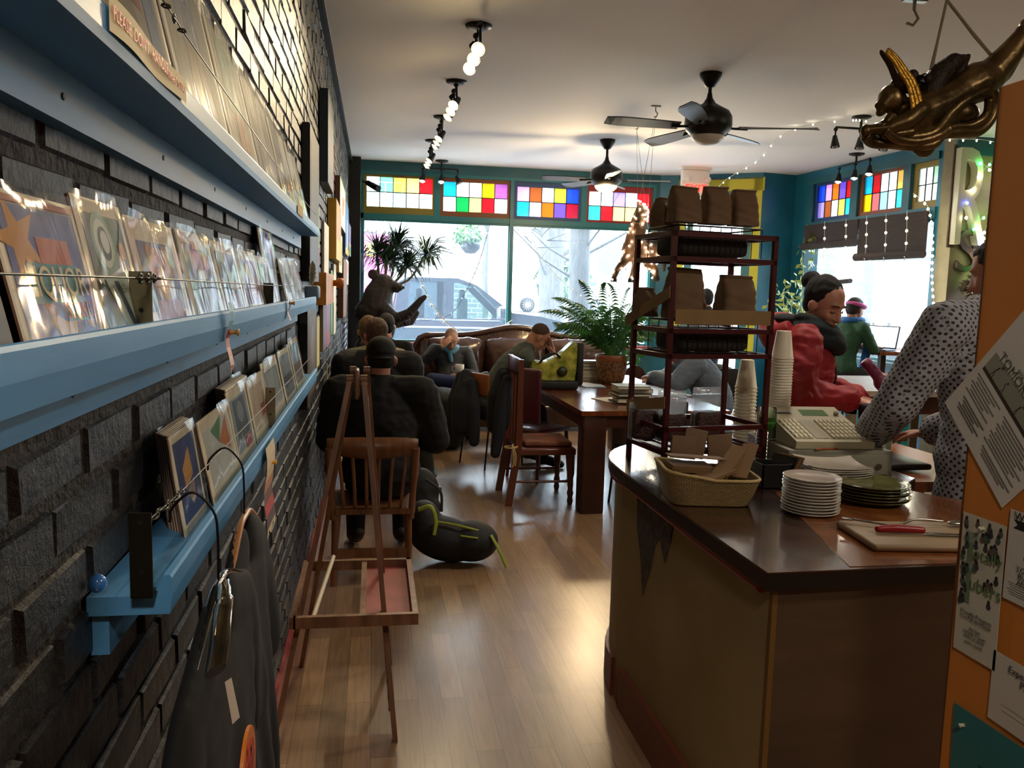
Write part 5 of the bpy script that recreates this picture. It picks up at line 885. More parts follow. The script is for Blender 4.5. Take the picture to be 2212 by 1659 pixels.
def slat_chair(loc, rz, label, wood, seat_h=.42, back_h=.82, w=.46):
    """wooden office side chair: wide curved crest rail and vertical slats"""
    t = thing('slat_back_chair', label, 'chair', loc, rz)
    part('seat', mb(wood).prism([(-w/2, -.2), (-w*.42, -.23), (w*.42, -.23), (w/2, -.2), (w*.52, .15), (w*.44, .22), (-w*.44, .22), (-w*.52, .15)], seat_h-.03, seat_h), t)
    for s in (-1, 1):
        part('front_leg', mb(wood).tube([(s*w*.42, .17, seat_h-.03), (s*w*.46, .19, 0)], [.020, .014], n=10), t); part('rear_leg', mb(wood).tube([(s*w*.42, -.19, seat_h-.03), (s*w*.44, -.23, 0)], [.020, .015], n=10), t)
        part('back_post', mb(wood).tube(cat([(s*w*.45, -.20, seat_h-.06), (s*w*.47, -.235, seat_h+.14), (s*w*.485, -.27, back_h-.06)], 4), [.018]*5+[.024]*4, n=10), t)
        part('stretcher', mb(wood).cyl((s*w*.44, .18, .2), (s*w*.43, -.21, .2), .009, n=8), t)
    part('stretcher', mb(wood).box((-w*.42, -.225, .15), (w*.42, -.205, .20)), t); b = mb(wood); n = 16; r = []
    for i in range(n+1):
        u = (i/n-.5)*2; y = -.285+.035*u*u; zt_ = back_h-.012*abs(u)**3; zb = back_h-.115+.02*abs(u); x = u*w*.515; r.append([(x, y, zb), (x, y-.022, zb), (x, y-.022, zt_), (x, y, zt_)])
    for i in range(n): b.add(r[i]+r[i+1], [(0, 1, 5, 4), (1, 2, 6, 5), (2, 3, 7, 6), (3, 0, 4, 7)], True)
    b.add(r[0], [(0, 1, 2, 3)]); b.add(r[-1], [(3, 2, 1, 0)]); part('crest_rail', b, t)
    for i in range(6): x = -w*.33+i*w*.132; part('slat', mb(wood).tube(cat([(x, -.20, seat_h-.01), (x*1.06, -.24, seat_h+.15), (x*1.15, -.285, back_h-.10)], 3), .0125, n=8, flat=.5), t)
    return t
CHW = mat('chair_wood', '7a4e2e', .35, var=.25, vscale=5, stretch=(8, 1, 1), coat=.2)
slat_chair((.0, 4.62, 0), R_(0), 'brown slat back chair behind the easel holding the person in a cap', CHW)
# red-brown chair with a cushion at the table corner; faces +x
RCH = mat('red_chair_wood', '5c2a18', .35, var=.2, coat=.2)
t = thing('dining_chair', 'red-brown chair with an orange seat cushion at the near corner of the table', 'chair', (1.28, 6.32, 0), -PI/2)
for x, d in ((.33, 0), (-.16, 0)): part('rear_leg', mb(RCH).add([(x-.02, -.225, 1.10), (x+.02, -.225, 1.10), (x+.02, -.19, 1.10), (x-.02, -.19, 1.10), (x-.022, -.235, .45), (x+.022, -.235, .45), (x+.022, -.185, .45), (x-.022, -.185, .45), (x-.022, -.30, 0), (x+.022, -.30, 0), (x+.022, -.25, 0), (x-.022, -.25, 0)], [(0,1,2,3),(0,4,5,1),(1,5,6,2),(2,6,7,3),(3,7,4,0),(4,8,9,5),(5,9,10,6),(6,10,11,7),(7,11,8,4),(8,11,10,9)]), t)
for x in (.32, -.15): part('front_leg', turned(mb(RCH), x, .20, .40, .024), t)
part('seat_frame', mb(RCH).rbox((-.18, -.22, .385), (.35, .23, .435), .01), t); part('crest_rail', mb(RCH).rbox((-.18, -.222, .98), (.35, -.19, 1.10), .008), t)
for x in (-.03, .085, .2): part('slat', mb(RCH).box((x-.02, -.214, .43), (x+.02, -.20, .99)), t)
part('stretcher', mb(RCH).cyl((.32, -.24, .18), (.32, .2, .18), .010), t); part('stretcher', mb(RCH).cyl((-.15, -.24, .18), (-.15, .2, .18), .010), t)
t = thing('seat_cushion', 'worn orange cushion tied to the red-brown chair with pale strings', 'cushion', (1.28, 6.25, .437)); part('pad', organic(mb(mat('orange_cushion', '7a4630', .8, var=.2, vscale=9, bump=.3)).rbox((1.12, 6.03, .437), (1.50, 6.44, .478), .02), .012, 3), t, True, False)
part('tie', mb(mat('pale_string', 'b49a68', .8)).tube(cat([(1.075, 5.99, .46), (1.05, 5.965, .45), (1.03, 5.955, .44), (1.045, 5.95, .38), (1.04, 5.96, .31)], 4), .008, n=6).tube(cat([(1.03, 5.955, .44), (1.015, 5.955, .47), (1.03, 5.945, .36), (1.02, 5.95, .30)], 4), .007, n=6).tube([(1.01+.045*math.cos(a), 5.99+.045*math.sin(a), .445) for a in [i*PI/6 for i in range(12)]], .007, n=6, closed=True), t, True)
# dark jacket thrown over the back of that chair
JK = mat('navy_jacket', '14171f', .85, bump=.2, bscale=40)
b = mb(JK); limb(b, [(1.0, 6.36, 1.04), (.97, 6.32, .85), (.955, 6.30, .62)], [.06, .10, .09]); limb(b, [(.99, 6.12, 1.02), (.955, 6.12, .8), (.93, 6.10, .55), (.91, 6.08, .42)], [.04, .055, .05, .04]); limb(b, [(1.0, 6.3, 1.04), (1.02, 6.46, 1.0), (1.0, 6.5, .7)], [.035, .045, .05])
b.v = [(v[0], v[1], v[2]*.93-.01) for v in b.v]; solo('jacket', organic(b, .012, 4), 'dark navy jacket hung over the side of the red-brown chair, one sleeve dangling', 'jacket')
# burgundy chair behind it
BCH = mat('burgundy_chair', '4e1420', .4, coat=.2)
t = thing('dining_chair', 'burgundy chair with a rounded back between the red-brown chair and the table', 'chair', (1.42, 6.95, 0), R_(-55))
b = mb(BCH); b.rbox((-.19, -.22, .50), (.19, -.18, .96), .08, seg=4); part('backrest', b, t); part('seat', mb(BCH).rbox((-.19, -.2, .41), (.19, .2, .45), .02), t)
for sx in (-1, 1):
    for sy in (-1, 1): part('leg', mb(BCH).tube([(sx*.16, sy*.17, .42), (sx*.18, sy*.2, 0)], [.018, .014], n=8), t)
# chair of the bent man: black steel legs, orange wood back, coats
t = thing('steel_leg_chair', 'chair with thin black legs and an orange wood back under the hung coats', 'chair', (1.10, 7.50, 0), R_(-60))
part('backrest', mb(mat('orange_ply', '8e4f22', .35, coat=.3)).rbox((-.2, -.235, .66), (.2, -.205, .86), .014, seg=3), t); part('seat', mb(mat('black_seat', '121214', .6)).rbox((-.2, -.2, .43), (.2, .2, .46), .014), t)
for sx in (-1, 1): part('rear_leg', mb(BLACKM).tube([(sx*.18, -.22, .85), (sx*.18, -.19, .45), (sx*.19, -.24, 0)], .0085, n=8), t); part('front_leg', mb(BLACKM).tube([(sx*.18, .17, .44), (sx*.19, .2, 0)], .0085, n=8), t)
b = mb(mat('charcoal_coat', '1c1f26', .9, bump=.3, bscale=30)); limb(b, [(.83, 7.44, .89), (.80, 7.38, .65), (.79, 7.36, .40)], [.06, .11, .10]); limb(b, [(.80, 7.60, .86), (.76, 7.56, .62), (.75, 7.52, .40)], [.05, .09, .08]); limb(b, [(.88, 7.34, .84), (.885, 7.26, .6), (.89, 7.24, .28)], [.04, .06, .05]); b.rbox((.77, 7.32, .36), (.90, 7.58, .86), .05)
b.v = [(v[0], v[1], v[2]*.95-.01) for v in b.v]; solo('coat', organic(b, .014, 4), 'charcoal coats hanging over the orange backed chair down towards the floor', 'coat')
def metal_chair(loc, rz, label):
    t = thing('steel_leg_chair', label, 'chair', loc, rz); part('seat', mb(mat('black_seat')).rbox((-.2, -.2, .44), (.2, .2, .47), .014), t); part('backrest', mb(mat('black_seat')).rbox((-.2, -.22, .62), (.2, -.2, .84), .01), t)
    for sx in (-1, 1):
        part('rear_leg', mb(BLACKM).tube([(sx*.19, -.21, .82), (sx*.19, -.2, .45), (sx*.21, -.27, 0)], .01, n=8), t); part('front_leg', mb(BLACKM).tube([(sx*.19, .18, .45), (sx*.21, .23, 0)], .01, n=8), t)
metal_chair((2.03, 5.84, 0), R_(5), 'black chair with thin splayed legs between the table and the counter'); metal_chair((2.98, 6.7, 0), R_(90), 'black chair with thin legs on the far side of the wooden table')
# things on the table
t = thing('tote_bag', 'shiny yellow-green patterned bag standing on the table', 'bag', (1.62, 7.05, .76)); b = mb(mat('green_bag', '6a7418', .25, h2='c4c050', vscale=11, bump=.5, bscale=9, dist=.03, coat=.5, detail=3))
nb = [(1.31, .83), (1.73, .83), (1.77, 1.15), (1.71, 1.18), (1.60, 1.07), (1.47, 1.00), (1.37, 1.01)]
b.ext([(x, 6.98, z) for x, z in nb], (0, .16, 0)); part('bag_body', organic(b, .012, 5), t, True, False); part('base', mb(mat('bag_black', '0f100c', .6)).rbox((1.30, 6.96, .76), (1.76, 7.16, .84), .02), t, True); part('side_panel', mb(mat('bag_black')).rbox((1.74, 6.97, .80), (1.80, 7.15, 1.17), .015), t, True)
part('handle', mb(mat('bag_black')).tube(cat([(1.41, 6.97, .99), (1.45, 6.95, 1.05), (1.53, 6.95, 1.08), (1.59, 6.97, 1.04)], 5), .010, n=6), t, True); part('round_badge', mb(mat('bag_badge', '2c3310', .4)).lathe([(.045, 0), (.045, -.004), (0, -.005)], (1.61, 6.968, .92), 20, 'y'), t, True)
bc = ['1c2a38', 'd8d0b8', '6a7a68', '3a4a5a', 'a89c84', '20242a', '8aa0a4', 'b8b098', '304038', 'c0b8a0']
def book(x, y, z, w, d, h, rz, c, label, group):
    t = thing('book', label, 'book', (x, y, z), R_(rz), group=group); part('cover', mb(C(c)).box((-w/2, -d/2, 0), (w/2, d/2, .003)).box((-w/2, -d/2, h-.003), (w/2, d/2, h)).box((w/2-.003, -d/2, 0), (w/2, d/2, h)), t); part('pages', mb(mat('page_edges', 'cfc6ac', .8)).box((-w/2+.004, -d/2+.004, .003), (w/2-.003, d/2-.004, h-.003)), t)
z = .76
for k, (h, c) in enumerate(((.012, 5), (.03, 4), (.018, 0), (.02, 8), (.035, 3), (.022, 6))): book(1.98+.015*math.sin(k*2), 6.18+.02*math.cos(k*3), z, .29-.006*k, .21, h, 4*math.sin(k*5), bc[c], 'one of the books piled on the near half of the table' if k < 5 else 'pale blue book on top of the pile on the near half of the table', 'book pile on the near half of the table'); z += h+.0005
z = .76
for k, (h, c) in enumerate(((.03, 2), (.03, 1), (.045, 4), (.03, 0), (.035, 7), (.02, 5))): book(2.10+.01*math.sin(k*2), 7.80+.01*math.cos(k*3), z, .22, .16, h, 5*math.sin(k*4), bc[c], 'one of the books stacked left of the woven plant pot' if k < 5 else 'dark book on top of the stack left of the woven pot', 'book stack by the plant pot'); z += h+.0005
for k, (x, y, rz) in enumerate(((1.95, 7.30, 10), (1.97, 7.28, -6), (1.93, 7.33, 22), (1.86, 6.30, 18), (2.38, 6.75, -15))): solo('magazine', mb(C(('c4ccd0', '8896a0', 'd8dcd8', 'bcb49c', 'c8c4b4')[k])).box((x-.1, y-.14, .7605+.003*k if k < 3 else .761), (x+.1, y+.14, .763+.003*k if k < 3 else .765), rot=(0, 0, R_(rz))), ('lowest of the loose magazines behind the green bag', 'middle loose magazine behind the green bag', 'top loose magazine behind the green bag', 'cream magazine poking out left of the book pile', 'loose papers on the table behind the red rack')[k], 'magazine')
solo('newspaper', mb(C('a8b0b8')).grid(lambda i, j: (2.25+.42*i, 6.6+.75*j, .764+.02*math.sin(3*i+1)*(j)), 8, 8), 'grey-blue open newspaper on the table beyond the rack', 'newspaper')
# plants
FERN = mat('palm_leaf', '2a5c2a', .45, h2='549444', vscale=3, spec=.6)
def frond(b, base, tip, sag, lw, n=22, side=1.0):
    base, tip = Vector(base), Vector(tip); mid = (base+tip)/2+Vector((0, 0, sag)); P = bez(base, mid, tip, n); b.tube(P, [.005*(1-i/(n+1))+.0012 for i in range(n+1)], n=5)
    for i in range(3, n+1):
        d = (P[min(i+1, n)]-P[i-1]).normalized(); u = d.cross(Vector((0, 0, 1))); u = u.normalized() if u.length > .01 else Vector((1, 0, 0)); f = math.sin(PI*min(.97, i/n*.9+.08)); L = lw*f
        for s in (-1, 1):
            e = P[i]+u*s*L*.8+d*L*.55+Vector((0, 0, -L*.45)); m = (P[i]+e)/2+Vector((0, 0, L*.10)); w = d*.008+Vector((0, 0, .003)); b.add([P[i], m+w, e, m-w], [(0, 1, 2, 3)])
t = thing('potted_palm', 'feathery green palm in a woven patterned pot on the table', 'potted plant', (2.22, 7.55, .76))
part('pot', mb(mat('woven_pot', '3d2413', .6, h2='8a5a28', vscale=38, bump=.6, bscale=60)).lathe([(0, 0), (.11, 0), (.125, .04), (.145, .18), (.15, .22), (.152, .27), (.138, .27), (.135, .22), (0, .22)], (2.22, 7.55, .76), 32), t, True)
part('pot_band', mb(mat('copper_band', '8a4a24', .4)).lathe([(.152, .215), (.157, .22), (.157, .262), (.152, .268)], (2.22, 7.55, .76), 32), t, True)
b = mb(FERN); r = random.Random(11)
for i in range(30):
    a = r.uniform(0, 2*PI); R0 = r.uniform(.30, .78); h = r.uniform(.10, .64)*(1.15-R0*.7); frond(b, (2.22+.03*math.cos(a), 7.55+.03*math.sin(a), 1.0), (2.22+R0*math.cos(a)*.92, 7.55+R0*math.sin(a)*.6, 1.02+h), r.uniform(.15, .38), r.uniform(.15, .24))
for dx, dz in ((-.72, .42), (-.6, .55), (-.35, .72), (-.1, .70), (.12, .66), (-.5, .2), (.3, .6)): frond(b, (2.22, 7.55, 1.0), (2.22+dx, 7.5, 1.0+dz), .33, .2)
part('fronds', b, t, True, False); part('trailing_ivy', leafball((2.38, 7.42, 1.02), .10, 60, .035, mat('ivy', '4e8a3a', .5), 6), t, True)
DRAC = mat('dracaena_leaf', '1c3326', .45, h2='3a5a38', vscale=4)
def crown(b, c, R0, n, seed, droop=.5, w=.012):
    r = random.Random(seed)
    for i in range(n):
        a = r.uniform(0, 2*PI); e = r.uniform(-.5, 1.25); d = Vector((math.cos(a)*math.cos(e), math.sin(a)*math.cos(e)*.8, math.sin(e))); L = R0*r.uniform(.8, 1.25); c0 = Vector(c)
        p = [c0, c0+d*L*.5+Vector((0, 0, .02)), c0+d*L+Vector((0, 0, -droop*L*math.cos(e)*r.uniform(.3, 1)))]; u = d.cross(Vector((0, 0, 1))).normalized() if abs(d.z) < .98 else Vector((1, 0, 0)); u = (u+Vector((0, .3, .4))).normalized(); p = [Vector((max(q.x, -.17), q.y, q.z)) for q in p]; b.add([p[0]-u*w*.5, p[0]+u*w*.5, p[1]+u*w, p[2], p[1]-u*w], [(0, 1, 2, 4), (4, 2, 3)])
t = thing('dragon_tree', 'tall potted dragon tree with spiky heads in the left corner of the window', 'potted plant', (-.08, 11.1, 0))
cr = [((.03, 11.05, 2.04), .34, 70), ((.28, 11.05, 2.13), .36, 75), ((.66, 11.0, 2.05), .38, 60), ((.16, 11.0, 1.94), .34, 70), ((.42, 11.0, 1.87), .32, 60)]
b = mb(DRAC)
for k, (c, R0, n) in enumerate(cr): crown(b, c, R0, int(n*2.2), k+20)
part('leaves', b, t, True, False); b = mb(mat('cane', '7a6c58', .8, bump=.4))
for k, (c, R0, n) in enumerate(cr): b.tube(cat([(-.12+.02*k, 11.1, .2), (-.08+.02*k, 11.1, 1.0), (.03+.02*k, 11.05, 1.55), (c[0]*.6+.04, 11.05, 1.7), c], 4), [.022]*8+[.016]*9, n=8)
part('canes', b, t, True); part('pot', mb(mat('terracotta', '8a4a30', .8)).lathe([(0, 0), (.15, 0), (.2, .3), (.21, .34), (.18, .34), (.17, .3), (0, .28)], (-.08, 11.1, 0), 28), t, True)
t = thing('trailing_pothos', 'trailing yellow-green vine hanging in the corner left of the side window', 'potted plant', (5.55, 10.35, 1.35)); b = mb(mat('pothos_leaf', '6e7c34', .5, h2='9aa048', vscale=6)); r = random.Random(5)
for i in range(150):
    f = r.random(); c = Vector((5.68-.30*r.random()*(f > .45), 10.42+r.uniform(-.3, .2), 2.45-1.35*f)) if i % 2 else Vector((5.40+r.gauss(0, .16), 10.2+r.gauss(0, .12), 1.55+r.gauss(0, .18))); s = r.uniform(.03, .055); u = Vector((r.gauss(0, 1), r.gauss(0, .5), r.gauss(0, 1))).normalized(); v = u.orthogonal().normalized(); b.add([c-u*s, c+v*s*.6, c+u*s*1.2, c-v*s*.6], [(0, 1, 2, 3)])
part('leaves', b, t, True); b = mb(mat('pale_stem', '8a9464', .7))
for i in range(9): x = 5.3+.06*i; b.tube(cat([(5.45, 10.25, 1.5), (x, 10.2+.03*math.sin(i), 1.62-.03*i), (x+.03, 10.2, 1.25)], 4), .006, n=5)
b.tube(cat([(5.72, 10.5, 2.6), (5.68, 10.5, 2.2), (5.70, 10.45, 1.8), (5.6, 10.4, 1.4)], 4), .006, n=5); part('stems', b, t, True); part('pot', mb(mat('wall_pot', 'a09880', .6)).lathe([(0, 0), (.07, 0), (.1, .14), (.085, .14), (0, .12)], (5.42, 10.4, 1.28), 22), t, True)
# camelback leather sofa
LEA = mat('brown_leather', '35201a', .24, h2='4c3024', vscale=5, bump=.5, bscale=14, dist=.012, coat=.2); t = thing('leather_sofa', 'dark brown camelback leather sofa under the front window', 'sofa', (1.75, 9.8, 0))
def topz(x): return 1.045+.115*math.exp(-((x-1.72)/.42)**2)+.0*x-.22*max(0, (x-2.75)/.3)**2-.20*max(0, (.62-x)/.16)**2
b = mb(LEA); n = 36; ring = []
for i in range(n+1): x = .48+2.62*i/n; ring.append([(x, 9.98, .2), (x, 10.14, .2), (x, 10.16, topz(x)-.02), (x, 10.08, topz(x)), (x, 10.0, topz(x)-.02)])
for i in range(n): b.add(ring[i]+ring[i+1], [(k, (k+1) % 5, 5+(k+1) % 5, 5+k) for k in range(5)], True)
b.add(ring[0], [tuple(range(5))]); b.add(ring[-1], [tuple(range(5))[::-1]]); part('back_frame', b, t, True)
part('top_roll', mb(LEA).tube([(.48+2.62*i/n, 10.03, topz(.48+2.62*i/n)-.005) for i in range(n+1)], .042, n=10), t, True)
b = mb(mat('nail_heads', '6a5a40', .3, metal=1))
for i in range(60): x = .6+2.4*i/59; b.ell((x, 9.985, topz(x)-.045), .007, nu=6, nv=4)
part('nail_heads', b, t, True)
for x0, x1 in ((.62, 1.30), (1.31, 2.06), (2.07, 2.90)):
    cx = (x0+x1)/2; bb = mb(LEA); 
    def cu(i, j, x0=x0, x1=x1): u = i*2-1; v = j*2-1; return (x0+(x1-x0)*i, 9.80-.16*(1-abs(u)**4)*(1-abs(v)**4)+.012*math.sin(i*31+3*j)*(1-abs(v))+.12*j*.4, .42+(.60+.035*(1-u*u))*j-.03*(1-abs(v))*0)
    bb.grid(cu, 24, 18); bb.grid(lambda i, j, x0=x0, x1=x1: (x0+(x1-x0)*i, 9.97, .42+.60*j), 2, 2); part('back_cushion', organic(bb.rbox((x0+.01, 9.78, .43), (x1-.01, 9.99, 1.01), .06, seg=3), .02, 3), t, True, False)
    part('seat_cushion', mb(LEA).rbox((x0, 9.25, .28), (x1, 9.95, .46), .06, seg=4), t, True)
part('base', mb(LEA).rbox((.5, 9.24, .05), (3.05, 10.1, .30), .03), t, True)
for x in (.52, 2.98):
    a = mb(LEA); a.rbox((x-.08, 9.20, .12), (x+.09, 10.05, .60), .03).cyl((x, 9.17, .66), (x, 10.05, .70), .125, n=24); part('arm', a, t, True)
for x in (.62, 1.03, 2.85): part('foot', mb(TWD).cyl((x, 9.28, 0), (x, 9.28, .13), .02, .035, n=12), t, True)
# little round cafe tables
def round_tbl(x, y, z, r, m, label):
    t = thing('round_side_table', label, 'table', (x, y, 0)); part('tabletop', mb(m).lathe([(0, 0), (r, 0), (r+.006, .008), (r, .018), (0, .018)], (x, y, z-.018), 36), t, True); part('pedestal', mb(BLACKM).cyl((x, y, .03), (x, y, z-.018), .022), t, True); part('base', mb(BLACKM).lathe([(0, .03), (.05, .03), (.19, .008), (.2, 0), (0, 0)], (x, y, 0), 28), t, True)
round_tbl(.34, 7.72, .70, .23, mat('marble_top', 'b8b4ac', .3, var=.15, vscale=20), 'small round table with a pale marbled top beside the seated group'); round_tbl(.30, 9.02, .66, .23, mat('dark_top', '34373a', .2), 'small dark round table against the sofa arm')
solo('saucer', mb(mat('pale_blue_plate', '8fb0b8', .2)).lathe([(0, 0), (.05, 0), (.085, .012), (.083, .014), (.05, .004), (0, .004)], (.42, 8.98, .66), 24), 'pale blue saucer on the dark round table', 'saucer')
def mug(x, y, z, r, h, m, label, inner=None):
    t = thing('mug', label, 'mug', (x, y, z)); part('cup', mb(m).lathe([(0, 0), (r*.9, 0), (r, .01), (r, h), (r*.92, h), (r*.88, .012), (0, .012)], (x, y, z), 24), t, True); part('handle', mb(m).tube(cat([(x-r, y, z+h*.8), (x-r-.028, y, z+h*.7), (x-r-.028, y, z+h*.35), (x-r, y, z+h*.2)], 5), .006, n=6), t, True)
t = thing('low_table', 'low dark coffee table before the sofa mostly hidden by the coats', 'table', (1.15, 8.6, 0)); part('tabletop', mb(TWD).rbox((.86, 8.4, .50), (1.5, 8.85, .53), .006), t, True)
for x, y in ((.9, 8.44), (1.46, 8.44), (.9, 8.81), (1.46, 8.81)): part('leg', mb(TWD).box((x-.02, y-.02, 0), (x+.02, y+.02, .5)), t, True)
mug(.97, 8.5, .53, .045, .17, mat('rust_mug', 'a86a44', .3, h2='c89a70', vscale=9), 'tall rust and cream mug on the low table before the sofa')
mug(.93, 9.02, .685, .05, .10, mat('white_mug', 'b8b6b0', .2), 'white cup tipped on the lap of the man on the sofa')
# dark covered armchair
b = mb(mat('charcoal_throw', '22241f', .9, bump=.5, bscale=9, dist=.03)); b.rbox((.42, 8.10, .0), (.92, 8.7, .52), .12, seg=4); b.ell((.68, 8.35, .48), (.25, .26, .13)); b.ell((.85, 8.4, .3), (.12, .22, .25)); solo('pouf', organic(b, .018, 6), 'round charcoal armchair covered by a throw left of the coffee table', 'pouf')
# bags on the floor
b = mb(mat('backpack_black', '0e0f10', .7, bump=.3, bscale=20)); b.ell((.42, 4.75, .14), (.22, .15, .13), rot=(0, R_(14), R_(-8))); b.ell((.58, 4.72, .13), (.16, .14, .12)); b.ell((.30, 4.8, .22), (.11, .13, .14))
t = thing('backpack', 'black backpack with lime straps lying on the floor beside the slat chair', 'backpack', (.45, 4.75, 0)); part('bag_body', organic(b, .012, 5), t, True, False)
LIME = mat('lime_strap', '8c9a28', .6); part('strap', mb(LIME).tube(cat([(.26, 4.66, .34), (.33, 4.64, .36), (.36, 4.63, .28), (.35, 4.62, .20)], 5), .014, n=6, flat=.3), t, True); part('strap', mb(LIME).tube(cat([(.68, 4.63, .19), (.73, 4.60, .10), (.77, 4.58, .01)], 5), .013, n=6, flat=.3), t, True)
part('zip_trim', mb(LIME).tube(cat([(.35, 4.66, .27), (.48, 4.64, .25), (.62, 4.64, .21), (.70, 4.66, .17)], 5), .008, n=6), t, True); part('logo_strip', mb(LIME).tube([(.50, 4.595, .20), (.60, 4.59, .185)], .006, n=6), t, True)
b = mb(mat('backpack_black')); b.ell((.33, 5.75, .17), (.14, .13, .18)); b.ell((.36, 5.68, .08), (.12, .11, .09)); t = thing('backpack', 'second black bag upright on the floor farther along, by the seated person\'s shoe', 'backpack', (.33, 5.7, 0)); part('bag_body', organic(b, .014, 5), t, True, False); part('buckle', mb(STEEL).rbox((.44, 5.58, .21), (.47, 5.60, .25), .004), t, True); part('strap', mb(mat('backpack_black')).tube(cat([(.36, 5.6, .3), (.46, 5.57, .22), (.47, 5.56, .08)], 4), .012, n=6, flat=.4), t, True)
# bar along the side window
b = mb(TW); t = thing('window_bar', 'wooden bar shelf along the side window', 'bar', (5.6, 9.3, 0)); part('bar_top', b.box((5.38, 8.15, 1.02), (5.74, 10.4, 1.06)), t, True)
for y in (8.3, 10.2): part('bar_leg', mb(TWD).box((5.5, y, 0), (5.56, y+.06, 1.02)), t, True)
t = thing('laptop', 'open laptop with a pale screen on the window bar', 'laptop', (5.52, 8.45, 1.06)); M = Matrix.Translation((5.50, 8.42, 1.062)) @ Matrix.Rotation(R_(-62), 4, 'Z')
def LP(b): b.v = [tuple(M @ Vector(p)) for p in b.v]; return b
part('base', LP(mb(mat('laptop_grey', '4a4c58', .4, metal=.3)).rbox((-.19, -.125, 0), (.19, .125, .014), .004)), t, True); sc_ = part('lid', LP(mb(mat('laptop_grey')).rbox((-.19, .12, .012), (.19, .13, .27), .004, rot=(R_(-14), 0, 0))), t, True)
part('screen', LP(mb(mat('laptop_screen', 'bfe0e6', .3, emit=1.1)).box((-.175, .113, .03), (.175, .118, .258), rot=(R_(-14), 0, 0))), sc_, True)
t = thing('travel_cup', 'white travel cup with a dark lid on the window bar', 'cup', (5.45, 8.75, 1.06)); part('cup', mb(mat('white_mug')).lathe([(0, 0), (.032, 0), (.042, .15), (0, .15)], (5.45, 8.75, 1.06), 20), t, True); part('lid', mb(mat('black_plastic')).lathe([(.044, 0), (.044, .018), (.036, .028), (0, .028)], (5.45, 8.75, 1.21), 20), t, True)
# small bar table and chair in the middle right
t = thing('bar_table', 'worn pale topped wooden table behind the server', 'table', (3.75, 5.75, 0)); part('tabletop', mb(mat('worn_table', '8a7a66', .4, var=.15)).box((3.30, 5.3, .93), (4.6, 6.4, .97)), t, True); part('apron', mb(TWD).box((3.34, 5.34, .80), (4.56, 5.38, .93)).box((3.34, 5.34, .8), (3.38, 6.36, .93)), t, True)
for x, y in ((3.34, 5.34), (4.5, 5.34), (3.34, 6.3), (4.5, 6.3)): part('leg', mb(mat('bare_wood', '6a5a44', .6)).box((x, y, 0), (x+.07, y+.07, .93)), t, True)
for i in range(3): part('side_slat', mb(mat('bare_wood')).box((3.45+i*.3, 5.345, .1), (3.51+i*.3, 5.37, .8)), t, True)
t = thing('straw_basket', 'small straw basket of packets on the worn table', 'basket', (3.88, 5.5, .97)); part('basket_wall', mb(mat('wicker_plain')).add([(3.76, 5.42, .97), (4.0, 5.42, .97), (4.0, 5.6, .97), (3.76, 5.6, .97), (3.73, 5.40, 1.07), (4.03, 5.40, 1.07), (4.03, 5.62, 1.07), (3.73, 5.62, 1.07)], [(0, 3, 2, 1), (0, 1, 5, 4), (1, 2, 6, 5), (2, 3, 7, 6), (3, 0, 4, 7)]), t, True)
solo('sugar_packets', mb(SLV).box((3.84, 5.48, .98), (3.93, 5.54, 1.12), rot=(0, R_(8), 0)), 'brown packets standing in the small straw basket', 'packets')
# big letters on the pier
t = thing('marquee_letter', 'big pale letter R on the pier beside the side window', 'letter', (6.15, 7.8, 2.1)); LT = mat('cream_letter', 'c8c8b0', .5)
me = text_mesh('R', 1.42, LT, depth=.05); me.transform(frameM((6.0, 7.79, 2.63), (1, 0, 0), (0, 0, 1)) @ Matrix.Diagonal((.47, 1, 1, 1))); part('letter_body', me, t, True)
me = text_mesh('R', 1.52, mat('dark_outline', '3a2a18', .7), depth=.01); me.transform(frameM((6.005, 7.838, 2.63), (1, 0, 0), (0, 0, 1)) @ Matrix.Diagonal((.49, 1, 1, 1))); part('dark_outline', me, t, True)
t = thing('marquee_letter', 'smaller outlined letter S below the big R', 'letter', (6.25, 7.8, 1.95)); me = text_mesh('S', .62, mat('dark_outline'), depth=.02); me.transform(frameM((6.05, 7.80, 2.12), (1, 0, 0), (0, 0, 1))); part('letter_body', me, t, True)
gm = [mat('green_fairy', '30ff70', .3, emit=10), LED, LED, mat('blue_fairy', '5060ff', .3, emit=9), LED]
r = random.Random(9)
for k in range(3): lights('fairy_lights', [(5.95+r.uniform(0, .55), 7.72, 3.1-.32*i+r.uniform(-.08, .08)) for i in range(6)], 14, ('multicoloured fairy lights strung down the left of the big letter', 'multicoloured fairy lights strung over the middle of the big letter', 'multicoloured fairy lights strung down the right of the big letter')[k], r=.013, m=gm, cr=.002)
lights('fairy_lights', [(5.62, 8.15, 2.75), (5.70, 8.0, 2.6), (5.75, 7.95, 2.3), (5.78, 7.95, 1.9), (5.80, 7.9, 1.5), (5.8, 7.9, 1.15)], 24, 'dense warm fairy lights down the edge of the side window', r=.012, cr=.002)
for k, u in enumerate((.9, 1.35, 1.75, 2.1, 2.45)): p = RX(u, -.10, 2.6); lights('fairy_lights', [p, (p[0], p[1]-.03, 2.3), (p[0]-.02, p[1]-.06, 2.05)], 4, ('globe light strand at the left of the side window blind', 'second globe strand from the left over the side window blind', 'middle globe strand over the side window blind', 'fourth globe strand over the side window blind', 'globe strand nearest the pier over the blind')[k], r=.015, cr=.003, m=[mat('dim_globe', 'f0e6d0', .3, emit=.8)])
b = leafball((6.15, 7.52, 1.75), .28, 500, .06, mat('dry_garland_leaf', '3a2c1c', .8, var=.4), 8)
